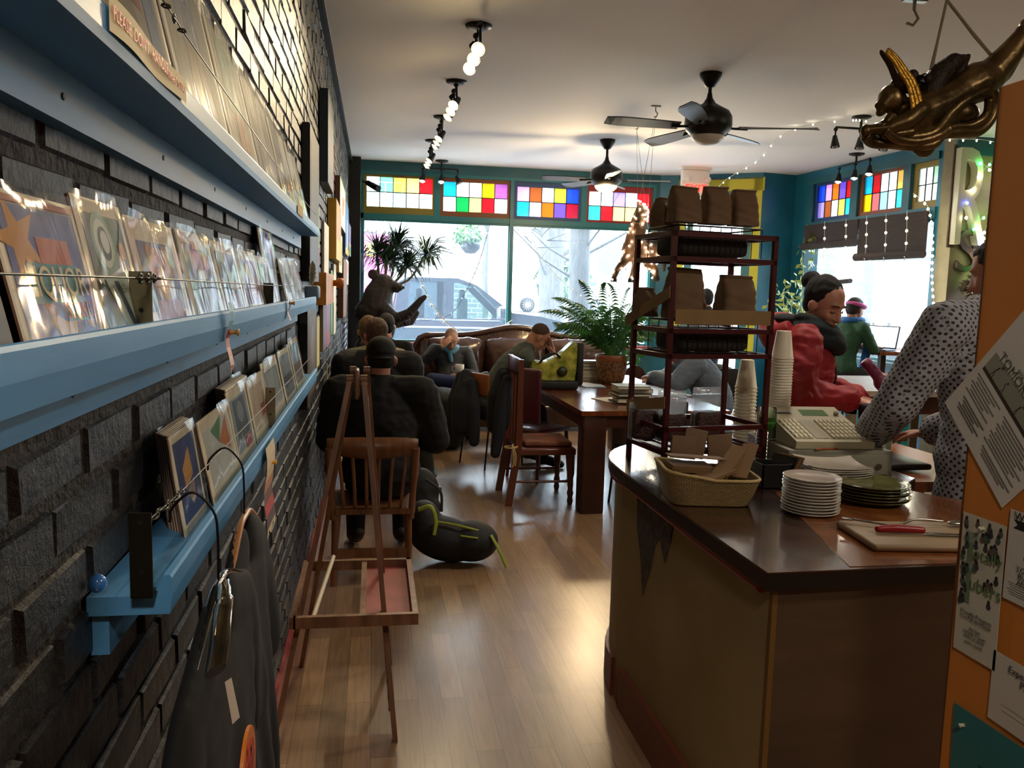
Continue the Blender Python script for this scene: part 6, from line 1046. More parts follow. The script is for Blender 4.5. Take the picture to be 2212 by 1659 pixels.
t = thing('dried_garland', 'dark dried foliage garland hanging under the letters on the pier', 'garland', (6.15, 7.7, 1.3)); part('foliage', b, t, True); part('foliage', leafball((6.12, 7.55, 1.35), .24, 300, .06, mat('dry_garland_leaf'), 9), t, True)
lights('fairy_lights', [(5.95, 7.45, 2.0), (6.3, 7.42, 1.9), (5.95, 7.42, 1.8), (6.3, 7.42, 1.7), (5.98, 7.42, 1.6), (6.2, 7.42, 1.5), (6.0, 7.45, 1.35)], 34, 'white fairy lights zigzagging over the dried garland', r=.011, cr=.002)
# bamboo blind in two drops
BB = mat('brown_blind', '2e2018', .7, var=.3, vscale=4, stretch=(1, 1, 30), bump=.5, bscale=60)
for a0, a1, z0, lab in ((.40, 1.55, 2.30, 'left half of the rolled brown bamboo blind on the side window'), (1.58, LR-.1, 2.12, 'right half of the bamboo blind, hanging lower and fraying')):
    t = thing('bamboo_blind', lab, 'blind', RX(a0, -.08, z0)); b = mb(BB); rbx(b, a0, a1, -.075, -.055, z0, 2.58); part('slats', b, t, True); b = mb(BB); p, q = RX(a0, -.09, z0), RX(a1, -.09, z0); b.cyl(p, q, .045, n=14); part('rolled_end', b, t, True)
b = mb(BB); b.cyl(RX(.36, -.08, 1.78), RX(1.5, -.08, 1.84), .028, n=12); solo('blind_rail', b, 'loose brown rail hanging low across the left of the side window', 'blind rail')
# ================================================================= PEOPLE
SKIN = mat('skin_fair', 'b07860', .55, var=.06, vscale=5); SKIN2 = mat('skin_tan', '9a6248', .55, var=.06, vscale=5)
def torso(b, Pt, ax, rx, ry, k=1.0):
    """stacked flattened ellipsoids along the spine Pt (pelvis .. neck base)"""
    n = 28; C_ = cat(Pt, 6); m = len(C_)-1
    for i in range(n+1):
        f = i/n*m; a = int(min(f, m-1)); p = C_[a].lerp(C_[a+1], f-a); d = (C_[min(a+1, m)]-C_[max(a-1, 0)]).normalized(); x = Vector(ax); x = (x-d*x.dot(d)).normalized(); y = d.cross(x)
        g = i/n*(len(rx)-1); q = int(min(g, len(rx)-2)); w = g-q; X = (rx[q]*(1-w)+rx[q+1]*w)*k; Y = (ry[q]*(1-w)+ry[q+1]*w)*k; b.ell(p, (X, Y, .075), Matrix((x, y, d)).transposed(), nu=20, nv=10)
RX_T = [.150, .165, .150, .140, .150, .165, .165, .115, .06]; RY_T = [.110, .120, .110, .100, .108, .115, .105, .085, .06]
def hand(b, wr, d, nrm, curl=.5, s=1.0, right=1, spread=.10):
    """palm, four jointed fingers and a side thumb; d points along the hand, nrm out of the back of the hand"""
    wr, d, nrm = Vector(wr), Vector(d).normalized(), Vector(nrm); nrm = (nrm-d*nrm.dot(d)).normalized(); x = d.cross(nrm)*right; R = Matrix((x, d, nrm)).transposed()
    b.ell(wr+d*.045*s, (.040*s, .052*s, .016*s), R, nu=14, nv=8); b.ell(wr+d*.01*s, (.026*s, .03*s, .02*s), R, nu=12, nv=8)
    for i, (o, L) in enumerate(((-.030, .066), (-.010, .078), (.011, .073), (.030, .058))):
        p = wr+d*(.085-.006*abs(i-1.2))*s+x*o*s; dr = (d+x*o*spread*20*.3).normalized(); c = curl*(.85+.12*i); P = [p-dr*.02*s]; q = p; a = 0
        P.append(q)
        for k, f in enumerate((.42, .32, .26)): a += c*(.9 if k else .6); dd = dr*math.cos(a)-nrm*math.sin(a); q = q+dd*L*f*1.15*s; P.append(q)
        limb(b, P, [.0095*s, .0092*s, .0085*s, .0078*s, .0068*s], n=8)
    t0 = wr+d*.018*s-x*.030*s; t1 = t0+(-x*.72+d*.62-nrm*.25).normalized()*.034*s; t2 = t1+(-x*.30+d*.85-nrm*.45).normalized()*.030*s; t3 = t2+(x*.05+d*.85-nrm*.5).normalized()*.024*s
    limb(b, [t0+x*.012*s, t0, t1, t2, t3], [.014*s, .013*s, .0115*s, .0105*s, .0085*s], n=8)
def headm(c, pitch, yaw, roll=0): return Matrix.Translation(c) @ Euler((R_(pitch), R_(roll), R_(yaw)), 'ZXY' if False else 'XYZ').to_matrix().to_4x4()
def head_prims(b, H, s=1.0, fem=False):
    R = H.to_3x3(); P = lambda x, y, z: H @ Vector((x*s, y*s, z*s))
    b.ell(P(0, -.012, .028), (.074*s, .094*s, .092*s), R, nu=24, nv=16); b.ell(P(0, .022, -.022), (.060*s, .068*s, .088*s), R, nu=20, nv=14); b.ell(P(0, .028, -.066), ((.046 if fem else .052)*s, .050*s, .044*s), R)
    b.ell(P(0, .064, -.102), (.020*s, .017*s, .015*s), R, nu=12, nv=8); b.ell(P(0, .079, .030), (.044*s, .012*s, .011*s), R, nu=14, nv=8)
    limb(b, [P(0, .084, .018), P(0, .096, -.008), P(0, .108, -.030)], [.008*s, .0095*s, .0125*s], n=10)
    for q in (-1, 1):
        b.ell(P(q*.012, .096, -.034), (.009*s, .010*s, .008*s), R, nu=10, nv=6); b.ell(P(q*.034, .062, -.026), (.021*s, .020*s, .022*s), R, nu=12, nv=8); b.ell(P(q*.077, -.006, -.014), (.010*s, .019*s, .031*s), R, nu=12, nv=8); b.ell(P(q*.087, -.014, -.006), (.008*s, .014*s, .024*s), R, nu=10, nv=6)
    b.ell(P(0, .088, -.058), (.022*s, .011*s, .007*s), R, nu=12, nv=6); b.ell(P(0, .086, -.070), (.019*s, .011*s, .008*s), R, nu=12, nv=6)
def face_parts(root, H, s=1.0, brow='2a1a14', lips='8a4440', closed=True, beard=False):
    R = H.to_3x3(); P = lambda x, y, z: H @ Vector((x*s, y*s, z*s)); M = root_matrix(root)
    def pp(nm, b): b.v = [tuple(M @ Vector(v)) for v in b.v]; return part(nm, b, root, True)
    for q in (-1, 1):
        if closed: pp('eyelid', mb(mat('closed_lid', '5a362c', .5)).tube([P(q*x, y, z) for x, y, z in ((.018, .083, .004), (.026, .086, .0), (.034, .083, -.001), (.042, .075, .003))], .0028*s, n=6))
        else: pp('eye', mb(mat('eye_white', 'c8c0b8', .2)).ell(P(q*.030, .073, .006), (.014*s, .012*s, .009*s), R, nu=12, nv=8).use(mat('iris_dark', '1c120e', .2)).ell(P(q*.030, .081, .005), (.006*s, .005*s, .006*s), R, nu=10, nv=6))
        pp('eyebrow', mb(mat('brow_'+brow, brow, .8)).tube([P(q*x, y, z) for x, y, z in ((.014, .091, .030), (.028, .090, .036), (.042, .082, .034), (.052, .070, .028))], [.003*s, .004*s, .0035*s, .0015*s], n=6))
    pp('lips', mb(mat('lip_'+lips, lips, .4)).ell(P(0, .0925, -.0585), (.021*s, .0075*s, .0042*s), R, nu=12, nv=6).ell(P(0, .0915, -.067), (.018*s, .0075*s, .0052*s), R, nu=12, nv=6))
def human(name, label, loc, rz, J, hd, skin=SKIN, top=None, trousers=None, shoes=None, hair=None, hands=None, k=1.0, kt=1.0, s=1.0, vox=.009, fem=False, face=None, bulk=.022, bare=(), group=None, extra=None, sleeves=1.0, collar=True, wrk=1.0):
    t = thing(name, label, 'person', loc, R_(rz), group); b = mb(skin); V = {a: Vector(c) for a, c in J.items()}; ax = (V['shR']-V['shL']).normalized()
    spine = [V['pel'], V['wst'], V['chest'], V['neck']]; H = headm(V['head'], *hd); hb = H @ Vector((0, -.03, -.05))
    torso(b, spine, ax, RX_T, RY_T, k); limb(b, [V['neck']-Vector((0, 0, .03)), V['neck'].lerp(hb, .5), hb], [.060, .052, .052]); head_prims(b, H, s, fem)
    for q in 'RL':
        limb(b, [V['neck'].lerp(V['sh'+q], .35)-Vector((0, 0, .02)), V['sh'+q], V['sh'+q].lerp(V['el'+q], .5), V['el'+q], V['el'+q].lerp(V['wr'+q], .4), V['wr'+q]], [.05*k, .055*k, .046*k, .038*k, .037*k, .026])
        limb(b, [V['hip'+q], V['hip'+q].lerp(V['kn'+q], .5), V['kn'+q], V['kn'+q].lerp(V['an'+q], .35), V['an'+q]], [.085*k, .074*k, .056, .054, .036]); limb(b, [V['an'+q], V['to'+q]], [.036, .028])
        d, n_, c = (hands or {}).get(q, ((V['wr'+q]-V['el'+q]), (0, 0, 1), .5)); hand(b, V['wr'+q], d, n_, c, s*.98, 1 if q == 'R' else -1)
    part('body', organic(b, vox, 2, 'body'), t, fix=False)
    if top:
        e = bulk; c = mb(top); torso(c, [V['pel'], V['wst'], V['chest'], V['neck']], ax, [a+e for a in RX_T[:-1]]+[.075], [a+e for a in RY_T[:-1]]+[.075], k*kt)
        for q in 'RL':
            w = V['el'+q].lerp(V['wr'+q], .88*sleeves); limb(c, [V['neck'].lerp(V['sh'+q], .35)-Vector((0, 0, .02)), V['sh'+q], V['sh'+q].lerp(V['el'+q], .5), V['el'+q], V['el'+q].lerp(w, .5), w], [(.05+e)*k, (.058+e)*k*kt, (.050+e)*k*kt, (.044+e)*kt, (.040+e)*kt, (.030+e)*kt])
        me = organic(c, vox, 3, 'top'); r = random.Random(3)
        nn = [v.normal.copy() for v in me.vertices]
        for v, nv in zip(me.vertices, nn):
            p = v.co; q = p*7+Vector((3*noise.noise(p*5), 0, 0)); v.co += nv*(.0065*noise.noise(q)+.004*noise.noise(Vector((p.x*16, p.y*16, p.z*30))))*wrk
        part('jacket' if bulk > .018 else 'shirt', me, t, fix=False)
    if trousers:
        c = mb(trousers); c.ell(V['pel'], (.17*k, .13*k, .12))
        for q in 'RL': limb(c, [V['hip'+q], V['hip'+q].lerp(V['kn'+q], .5), V['kn'+q], V['kn'+q].lerp(V['an'+q], .5), V['an'+q]], [.098*k, .086*k, .070, .064, .056])
        part('trousers', organic(c, vox*1.2, 3, 'trousers'), t, fix=False)
    if shoes:
        for q in 'RL':
            d = (V['to'+q]-V['an'+q]).normalized(); part('shoe', organic(limb(mb(shoes), [V['an'+q]-d*.03, V['an'+q].lerp(V['to'+q], .5), V['to'+q], V['to'+q]+d*.03], [.050, .046, .042, .034]), .009, 3, 'shoe'), t, fix=False)
    if hair:
        R = H.to_3x3(); c = mb(hair[0]); P = lambda x, y, z: H @ Vector((x*s, y*s, z*s)); K = hair[1]
        if K in ('short', 'bun', 'stubble'):
            g = {'short': 1.08, 'bun': 1.10, 'stubble': 1.012}[K]; yb = -.034 if K == 'bun' else -.026; c.ell(P(0, yb, .040), (.075*s*g, .088*s*g, .086*s*g), R, nu=24, nv=16)
            if K != 'stubble': c.ell(P(0, -.045, .0), (.070*s*g, .062*s*g, .075*s*g), R); c.ell(P(0, .016 if K != 'bun' else -.0, .086), (.056*s, .05*s, .030*s), R)
            if K == 'bun': c.ell(P(0, -.135, .065), (.048*s, .046*s, .046*s), R); c.ell(P(0, -.10, .05), (.045*s, .04*s, .04*s), R)
            me = organic(c, .006, 2, 'hair'); rnd = random.Random(2)
            nn = [v.normal.copy() for v in me.vertices]
            if K != 'stubble':
                for v, nv in zip(me.vertices, nn): v.co += nv*(.004*noise.noise(Vector((v.co.x*60, v.co.y*25, v.co.z*25)))+.001*rnd.random())
            part('hair', me, t, fix=False)
        if K == 'cap':
            c2 = mb(mat('dark_hair', '17120f', .9)); c2.ell(P(0, -.035, .0), (.078*s, .075*s, .07*s), R); part('hair', organic(c2, .007, 2, 'hair'), t, fix=False)
            c.ell(P(0, -.012, .050), (.084*s, .100*s, .080*s), R, nu=28, nv=16); c.ell(P(0, -.016, .038), (.084*s, .099*s, .045*s), R); o = part('cap', organic(c, .006, 2, 'cap'), t, fix=False); part('cap_strap', mb(mat('cap_strap', '0a0a0b', .5)).tube([P(x, -.012-math.sqrt(max(0, .098**2-x*x*1.2)), .0) for x in [-.05+.0125*i for i in range(9)]], .009, n=8), o); part('cap_button', mb(hair[0]).ell(P(0, -.012, .127), .008), o)
            part('peak', mb(hair[0]).ext([P(-.07, .07, .02), P(-.05, .13, .0), P(0, .15, -.004), P(.05, .13, .0), P(.07, .07, .02)], R @ Vector((0, 0, .006))), o)
    if face is not None: face_parts(t, H, s, **face)
    if extra: extra(t, V, H)
    return t, V, H
SIT = dict(pel=(0, 0, .53), wst=(0, .0, .68), chest=(0, .01, .88), neck=(0, .02, 1.06), head=(0, .05, 1.20), shR=(.19, .01, 1.01), shL=(-.19, .01, 1.01), elR=(.25, .12, .77), elL=(-.25, .12, .77), wrR=(.12, .34, .74), wrL=(-.12, .34, .74), hipR=(.09, .02, .51), hipL=(-.09, .02, .51), knR=(.14, .44, .50), knL=(-.14, .44, .50), anR=(.14, .42, .09), anL=(-.14, .42, .09), toR=(.16, .56, .045), toL=(-.16, .56, .045))
def pose(base=SIT, dz=0, **k): d = dict(base); d.update(k); return {a: (c[0], c[1], c[2]) for a, c in d.items()}
BLK = mat('black_coat', '08090a', .85, bump=.25, bscale=30, dist=.006); NVY = mat('charcoal_trousers', '121417', .9); SHO = mat('dark_boot', '1e1612', .6)
human('person', 'person in a black cap and coat seated on the slat back chair, back turned', (.04, 4.63, 0), 0, pose(head=(.0, .06, 1.20), elR=(.31, .10, .74), elL=(-.27, .10, .74), shR=(.215, .0, 1.01), shL=(-.215, .0, 1.01), pel=(0, -.02, .54)), (-8, 0), SKIN, BLK, NVY, SHO, (mat('black_cap', '0c0c0d', .8), 'cap'), k=1.05, kt=1.05, bulk=.042)
human('person', 'person with brown hair and a black jacket sitting beyond the one in the cap', (.03, 5.95, 0), 0, pose(head=(-.01, .05, 1.255), neck=(0, .02, 1.11), shR=(.22, .0, 1.05), shL=(-.22, .0, 1.05), knR=(.34, .42, .50), anR=(.42, .78, .12), toR=(.47, .92, .05)), (-6, 0), SKIN, BLK, mat('grey_trousers', '3a4040', .9), mat('brown_shoe', '2e2018', .5), (mat('brown_hair', '3c2818', .85, bump=.6, bscale=90, stretch=(1, 1, .3)), 'short'), k=1.1, kt=1.05, bulk=.035)
human('person', 'person in a cream hooded top half hidden behind the brown haired one', (.02, 6.85, 0), 10, pose(head=(-.06, .05, 1.24), neck=(0, .02, 1.09)), (0, 0), SKIN, mat('cream_hoodie', '9a8c6e', .9, bump=.3), NVY, SHO, (mat('light_brown_hair', '5a4026', .85), 'short'), k=1.0, bulk=.04, vox=.011)
human('person', 'person in black facing the window at the end of the seated row, dark hair', (.12, 8.25, 0), 0, pose(head=(0, .05, 1.22)), (0, 0), SKIN, BLK, NVY, SHO, (mat('black_hair', '0f0c0a', .8), 'short'), vox=.012)
def ex_sofa(t, V, H):
    part('scarf', mb(mat('blue_scarf', '4c86a0', .8, bump=.4)).tube(cat([V['neck']+Vector((.08, -.02, .02)), V['neck']+Vector((.06, .07, .0)), V['neck']+Vector((0, .11, -.04)), V['neck']+Vector((-.06, .07, .0)), V['neck']+Vector((-.08, -.02, .02))], 4), .028, n=8).tube([V['neck']+Vector((.02, .11, -.03)), V['neck']+Vector((.0, .13, -.14))], [.03, .022], n=8), t)
human('person', 'balding man in dark jacket and jeans slumped on the sofa, hand to forehead', (.86, 9.38, 0), 180, pose(pel=(0, .10, .54), wst=(0, .02, .66), chest=(0, -.05, .80), neck=(0, -.02, .93), head=(.0, .06, 1.035), shR=(.185, -.06, .90), shL=(-.185, -.06, .88), elR=(.30, .08, .78), wrR=(.12, .19, .965), elL=(-.27, .08, .64), wrL=(-.08, .28, .66), hipR=(.09, .10, .52), hipL=(-.09, .10, .52), knR=(.24, .46, .63), anR=(-.17, .50, .60), toR=(-.32, .52, .68), knL=(-.16, .50, .53), anL=(-.15, .50, .10), toL=(-.15, .64, .05)),
      (-28, 0), mat('skin_pale', 'b88a76', .55), mat('slate_jacket', '20252e', .7, bump=.3), mat('blue_jeans', '1c2c54', .85, bump=.2), mat('black_boot', '121212', .4), (mat('grey_stubble', '8c7468', .7), 'stubble'), hands=dict(R=((-.55, .0, .55), (0, .9, .5), .35), L=((.6, .5, .1), (0, .3, 1), .8)), face=dict(brow='3a2a20'), bulk=.022, vox=.009, extra=ex_sofa)
human('person', 'man in a grey-green top bent over the table with his head in his hand', (1.03, 7.42, 0), -90, pose(pel=(0, .0, .55), wst=(0, .04, .70), chest=(0, .20, .92), neck=(0, .35, 1.09), head=(.0, .455, 1.185), shR=(.19, .30, 1.01), shL=(-.19, .30, 1.01), elR=(.22, .50, .80), wrR=(.08, .585, 1.03), elL=(-.20, .54, .80), wrL=(-.06, .60, 1.03), knR=(.12, .46, .52), knL=(-.12, .46, .52), anR=(.13, .50, .09), anL=(-.13, .40, .09), toR=(.14, .64, .045), toL=(-.14, .54, .045)),
      (-48, 0), SKIN, mat('olive_grey_top', '4a5148', .9, bump=.25, bscale=40), NVY, SHO, (mat('cropped_brown_hair', '4a3226', .8), 'stubble'), hands=dict(R=((-.12, -.12, .98), (.2, .95, .1), .22), L=((.12, -.12, .98), (-.2, .95, .1), .22)), face=dict(brow='2a1a14'), bulk=.014, vox=.008)
# woman in the red parka
STAND = dict(pel=(0, 0, .93), wst=(0, .0, 1.06), chest=(0, .0, 1.25), neck=(0, .01, 1.42), head=(0, .06, 1.565), shR=(.18, .0, 1.375), shL=(-.18, .0, 1.375), elR=(.27, -.02, 1.12), elL=(-.27, -.02, 1.12), wrR=(.25, .15, .95), wrL=(-.25, .15, .95), hipR=(.09, 0, .90), hipL=(-.09, 0, .90), knR=(.10, .03, .49), knL=(-.10, .03, .49), anR=(.10, 0, .08), anL=(-.10, 0, .08), toR=(.12, .14, .04), toL=(-.12, .14, .04))
def ex_woman(t, V, H):
    n = V['neck']; sc_ = mb(mat('dark_green_scarf', '0f1c20', .9, bump=.6, bscale=50, dist=.006))
    for k, (rz_, z, r_) in enumerate(((.115, -.045, .042), (.108, .0, .038), (.095, .035, .028))): sc_.tube([n+Vector((rz_*math.cos(a), .035+rz_*1.05*math.sin(a), z+.02*math.sin(a*2+k)-.03*math.sin(a))) for a in [i*2*PI/20 for i in range(20)]], r_, n=10, closed=True)
    sc_.ell(n+Vector((.02, .13, -.05)), (.10, .05, .06)); part('scarf', organic(sc_, .009, 3, 'scarf'), t, fix=False)
    hd_ = mb(RED); hd_.tube([n+Vector((.16*math.cos(a), -.06+.13*math.sin(a), .0+.03*math.sin(a*2))) for a in [PI+i*PI/10 for i in range(11)]], .062, n=12); hd_.ell(n+Vector((0, -.16, -.02)), (.15, .08, .10)); part('hood', organic(hd_, .01, 3, 'hood'), t, fix=False)
    part('hood_lining', mb(mat('hood_lining', '16161a', .9)).ell(n+Vector((0, -.12, .055)), (.12, .07, .03)), t)
    part('zip', mb(mat('dark_zip', '3a0a0e', .5)).tube(cat([n+Vector((.0, .13, -.12)), V['chest']+Vector((.0, .160, -.05)), V['wst']+Vector((.0, .150, 0))], 5), .006, n=6), t)
    R = H.to_3x3(); part('earring', mb(STEEL).ell(H @ Vector((.082, -.006, -.045)), .005), t)
RED = mat('red_parka', '8c1018', .68, bump=.35, bscale=9, dist=.02, var=.1, vscale=4)
_t, _V, _H = human('person', 'woman with dark hair bun and red puffy coat looking down at the counter', (2.19, 3.98, 0), -124, pose(STAND, neck=(0, .02, 1.44), head=(.0, .095, 1.575), shR=(.185, .02, 1.385), shL=(-.185, .02, 1.385), chest=(0, .01, 1.26), elR=(.29, .02, 1.13), wrR=(.08, .27, 1.11), elL=(-.27, .04, 1.12), wrL=(-.04, .30, 1.10)),
      (-26, -36), mat('skin_warm', 'b47e68', .5, var=.05), RED, mat('dark_trousers', '16181c', .9), SHO, (mat('bun_hair', '0d0908', .9, bump=.7, bscale=60, stretch=(1, 1, .3), dist=.006), 'bun'), hands=dict(R=((-.2, .9, -.25), (.2, .2, 1), .9), L=((.4, .8, -.1), (0, .2, 1), .9)), face=dict(brow='1c120e', lips='7a3a38'), bulk=.034, kt=1.06, vox=.007, wrk=2.2, s=1.06, fem=True, extra=ex_woman)
b = mb(mat('black_purse', '0c0c0e', .5, bump=.2)); b.rbox((2.36, 3.60, 1.0), (2.56, 3.74, 1.10), .03); b.rbox((2.42, 3.60, .95), (2.54, 3.70, 1.06), .03); solo('handbag', organic(b, .01, 4), 'soft black bag held open by the woman in red', 'bag')
b = mb(mat('pink_wrap', '6e2440', .4, bump=.5)); b.tube(cat([(2.46, 3.85, 1.30), (2.55, 3.83, 1.2), (2.66, 3.85, 1.12)], 5), [.03]*5+[.05]*5+[.02], n=8); solo('parcel', organic(b, .01, 3), 'crumpled magenta wrapped parcel under the arm of the woman in red', 'parcel')
solo('teal_bag', mb(mat('turquoise_bag', '1c9a9c', .6)).rbox((2.62, 4.0, .70), (2.86, 4.15, 1.02), .02), 'turquoise bag hanging behind the woman in red', 'bag')
# woman with the pink headband at the window bar
def ex_band(t, V, H):
    R = H.to_3x3(); part('headband', mb(mat('pink_band', 'b04c94', .7)).tube([H @ Vector((.082*math.cos(a), -.004+.098*math.sin(a), .050)) for a in [i*2*PI/24 for i in range(24)]], .024, n=8, closed=True), t)
    n = V['neck']; part('scarf', organic(mb(mat('bright_blue_scarf', '1a5c9c', .7, bump=.4)).tube([n+Vector((.10*math.cos(a), .02+.10*math.sin(a), .03)) for a in [i*2*PI/16 for i in range(16)]], .035, n=8, closed=True).tube([n+Vector((.08, .12, .0)), n+Vector((.10, .16, -.25)), n+Vector((.10, .12, -.50))], [.04, .05, .045], n=8), .012, 2, 'scarf'), t, fix=False)
human('person', 'woman with a pink headband and blue scarf typing on the laptop at the window bar', (5.05, 8.33, .20), -75, pose(pel=(0, 0, .62), wst=(0, .02, .78), chest=(0, .05, .98), neck=(0, .10, 1.16), head=(0, .15, 1.30), shR=(.18, .09, 1.10), shL=(-.18, .09, 1.10), elR=(.22, .22, .88), wrR=(.11, .36, .90), elL=(-.22, .22, .88), wrL=(-.05, .38, .90), hipR=(.09, 0, .60), hipL=(-.09, 0, .60), knR=(.12, .38, .58), knL=(-.12, .38, .58), anR=(.12, .30, .16), anL=(-.12, .30, .16), toR=(.12, .42, .12), toL=(-.12, .42, .12)),
      (-14, 0), SKIN2, mat('green_sweater', '1f4630', .85, bump=.2), NVY, SHO, (mat('black_hair'), 'short'), hands=dict(R=((0, 1, -.1), (0, 0, 1), .45), L=((0, 1, -.1), (0, 0, 1), .45)), face=dict(), bulk=.016, vox=.010, fem=True, sleeves=.45, extra=ex_band)
t = thing('bar_stool', 'dark bar stool under the woman with the pink headband', 'stool', (5.05, 8.33, 0)); part('seat', mb(TWD).lathe([(0, 0), (.17, 0), (.18, .03), (0, .04)], (5.05, 8.33, .68), 28), t, True)
for a in range(4): part('leg', mb(BLACKM).tube([(5.05+.11*math.cos(a*PI/2+.7), 8.33+.11*math.sin(a*PI/2+.7), .68), (5.05+.19*math.cos(a*PI/2+.7), 8.33+.19*math.sin(a*PI/2+.7), 0)], .012, n=8), t, True)
# server in the dotted shirt
DOT = bpy.data.materials.new('dotted_shirt'); DOT.use_nodes = True; N = DOT.node_tree.nodes; L = DOT.node_tree.links; B = N['Principled BSDF']; B.inputs['Roughness'].default_value = .85
tc = N.new('ShaderNodeTexCoord'); sx = N.new('ShaderNodeSeparateXYZ'); L.new(tc.outputs['Object'], sx.inputs[0]); vs_ = []
for a in ('X', 'Y'):
    cx = N.new('ShaderNodeCombineXYZ'); L.new(sx.outputs[a], cx.inputs[0]); L.new(sx.outputs['Z'], cx.inputs[1]); mp = N.new('ShaderNodeMapping'); mp.inputs['Rotation'].default_value = (0, 0, PI/4); L.new(cx.outputs[0], mp.inputs[0])
    vo = N.new('ShaderNodeTexVoronoi'); vo.voronoi_dimensions = '2D'; vo.inputs['Scale'].default_value = 52; vo.inputs['Randomness'].default_value = .22; L.new(mp.outputs[0], vo.inputs[0]); vs_.append(vo)
ge = N.new('ShaderNodeNewGeometry'); vt = N.new('ShaderNodeVectorTransform'); vt.vector_type = 'NORMAL'; vt.convert_from = 'WORLD'; vt.convert_to = 'OBJECT'; L.new(ge.outputs['True Normal'], vt.inputs[0]); sn = N.new('ShaderNodeSeparateXYZ'); L.new(vt.outputs[0], sn.inputs[0])
ab = N.new('ShaderNodeMath'); ab.operation = 'ABSOLUTE'; L.new(sn.outputs[0], ab.inputs[0]); gt = N.new('ShaderNodeMath'); gt.operation = 'GREATER_THAN'; gt.inputs[1].default_value = .72; L.new(ab.outputs[0], gt.inputs[0])
dm = N.new('ShaderNodeMix'); L.new(gt.outputs[0], dm.inputs[0]); L.new(vs_[0].outputs[0], dm.inputs[2]); L.new(vs_[1].outputs[0], dm.inputs[3])
rp = N.new('ShaderNodeValToRGB'); rp.color_ramp.interpolation = 'CONSTANT'; rp.color_ramp.elements[0].color = (*hx('23242c'), 1); rp.color_ramp.elements[1].position = .27; rp.color_ramp.elements[1].color = (*hx('8f8f92'), 1); L.new(dm.outputs[0], rp.inputs[0]); L.new(rp.outputs[0], B.inputs['Base Color'])
nz = N.new('ShaderNodeTexNoise'); nz.inputs['Scale'].default_value = 9; L.new(tc.outputs['Object'], nz.inputs[0]); bu = N.new('ShaderNodeBump'); bu.inputs['Strength'].default_value = .5; bu.inputs['Distance'].default_value = .03; L.new(nz.outputs[0], bu.inputs['Height']); L.new(bu.outputs[0], B.inputs['Normal'])
def ex_server(t, V, H):
    n = V['neck']; part('collar', mb(DOT).tube([n+Vector((.072*math.cos(a), .01+.072*math.sin(a), .03+.01*math.sin(a))) for a in [i*2*PI/20 for i in range(20)]], .020, n=8, closed=True, flat=1.3), t)
    part('shirt_tail', mb(DOT).lathe([(.185, .72), (.19, .80), (.185, .92), (.17, 1.02), (.16, 1.1)], (0, 0, 0), 28, sx=1.06, sy=.80), t)
human('person', 'server in a white shirt with dark dots seen from behind, reaching to the till', (2.19, 2.62, 0), 12, pose(STAND, pel=(0, 0, 1.0), wst=(0, .01, 1.16), chest=(0, .03, 1.38), neck=(.05, .06, 1.575), head=(.12, .12, 1.72), shR=(.20, .05, 1.52), shL=(-.205, .05, 1.52), elL=(-.31, .14, 1.23), wrL=(-.20, .38, 1.055), elR=(.30, .14, 1.24), wrR=(.16, .42, 1.06), hipR=(.09, 0, .96), hipL=(-.09, 0, .96), knR=(.10, .03, .52), knL=(-.10, .03, .52)),
      (-20, 25), SKIN, DOT, mat('black_trousers', '0e0e10', .9), SHO, (mat('dark_brown_hair', '1c1410', .8, bump=.5, bscale=70), 'short'), k=1.0, kt=1.05, bulk=.03, vox=.008, hands=dict(L=((.1, .9, -.1), (0, 0, 1), .5), R=((-.1, .9, -.1), (0, 0, 1), .5)), extra=ex_server)
# people glimpsed through the rack
human('person', 'person in a grey padded jacket leaning on the far side of the table', (3.2, 7.4, 0), 80, pose(chest=(0, .16, .88), neck=(0, .30, 1.0), head=(0, .40, 1.09), shR=(.19, .24, .96), shL=(-.19, .24, .96), elR=(.26, .42, .78), elL=(-.26, .42, .78), wrR=(.05, .60, .80), wrL=(-.05, .60, .82)), (-40, 0), SKIN, mat('grey_padded', '5c6672', .7, bump=.5, bscale=8, dist=.03), NVY, SHO, (mat('black_hair'), 'short'), k=1.05, bulk=.05, vox=.012)
human('person', 'person in dark blue jeans standing by the door, seen through the rack', (4.0, 9.6, 0), 15, pose(STAND), (0, 0), SKIN, BLK, mat('dark_jeans', '1a2438', .85), SHO, (mat('black_hair'), 'short'), vox=.013)
b = mb(mat('dark_fur', '1c1814', .95, h2='4a3c30', vscale=40)); b.ell((3.64, 8.5, .76), (.27, .16, .12)); b.ell((3.46, 8.46, .78), (.12, .12, .08)); b.ell((3.82, 8.55, .60), (.16, .16, .22)); r = random.Random(3)
me = organic(b, .02, 3); f = mb(mat('dark_fur'))
for i in range(500):
    p = me.vertices[r.randrange(len(me.vertices))]; q = p.co+p.normal*r.uniform(.03, .07)+Vector((r.uniform(-.02, .02), 0, .01)); u = p.normal.orthogonal().normalized()*.004; f.add([p.co-u, p.co+u, q], [(0, 1, 2)])
t = thing('fur_trimmed_coat', 'dark coat with a shaggy fur hood heaped on a chair back beyond the rack', 'coat', (3.64, 8.5, .4)); part('coat_body', me, t, True, False); part('fur_trim', f, t, True, False); metal_chair((3.66, 8.55, 0), R_(0), 'black steel legged chair carrying the fur trimmed coat')
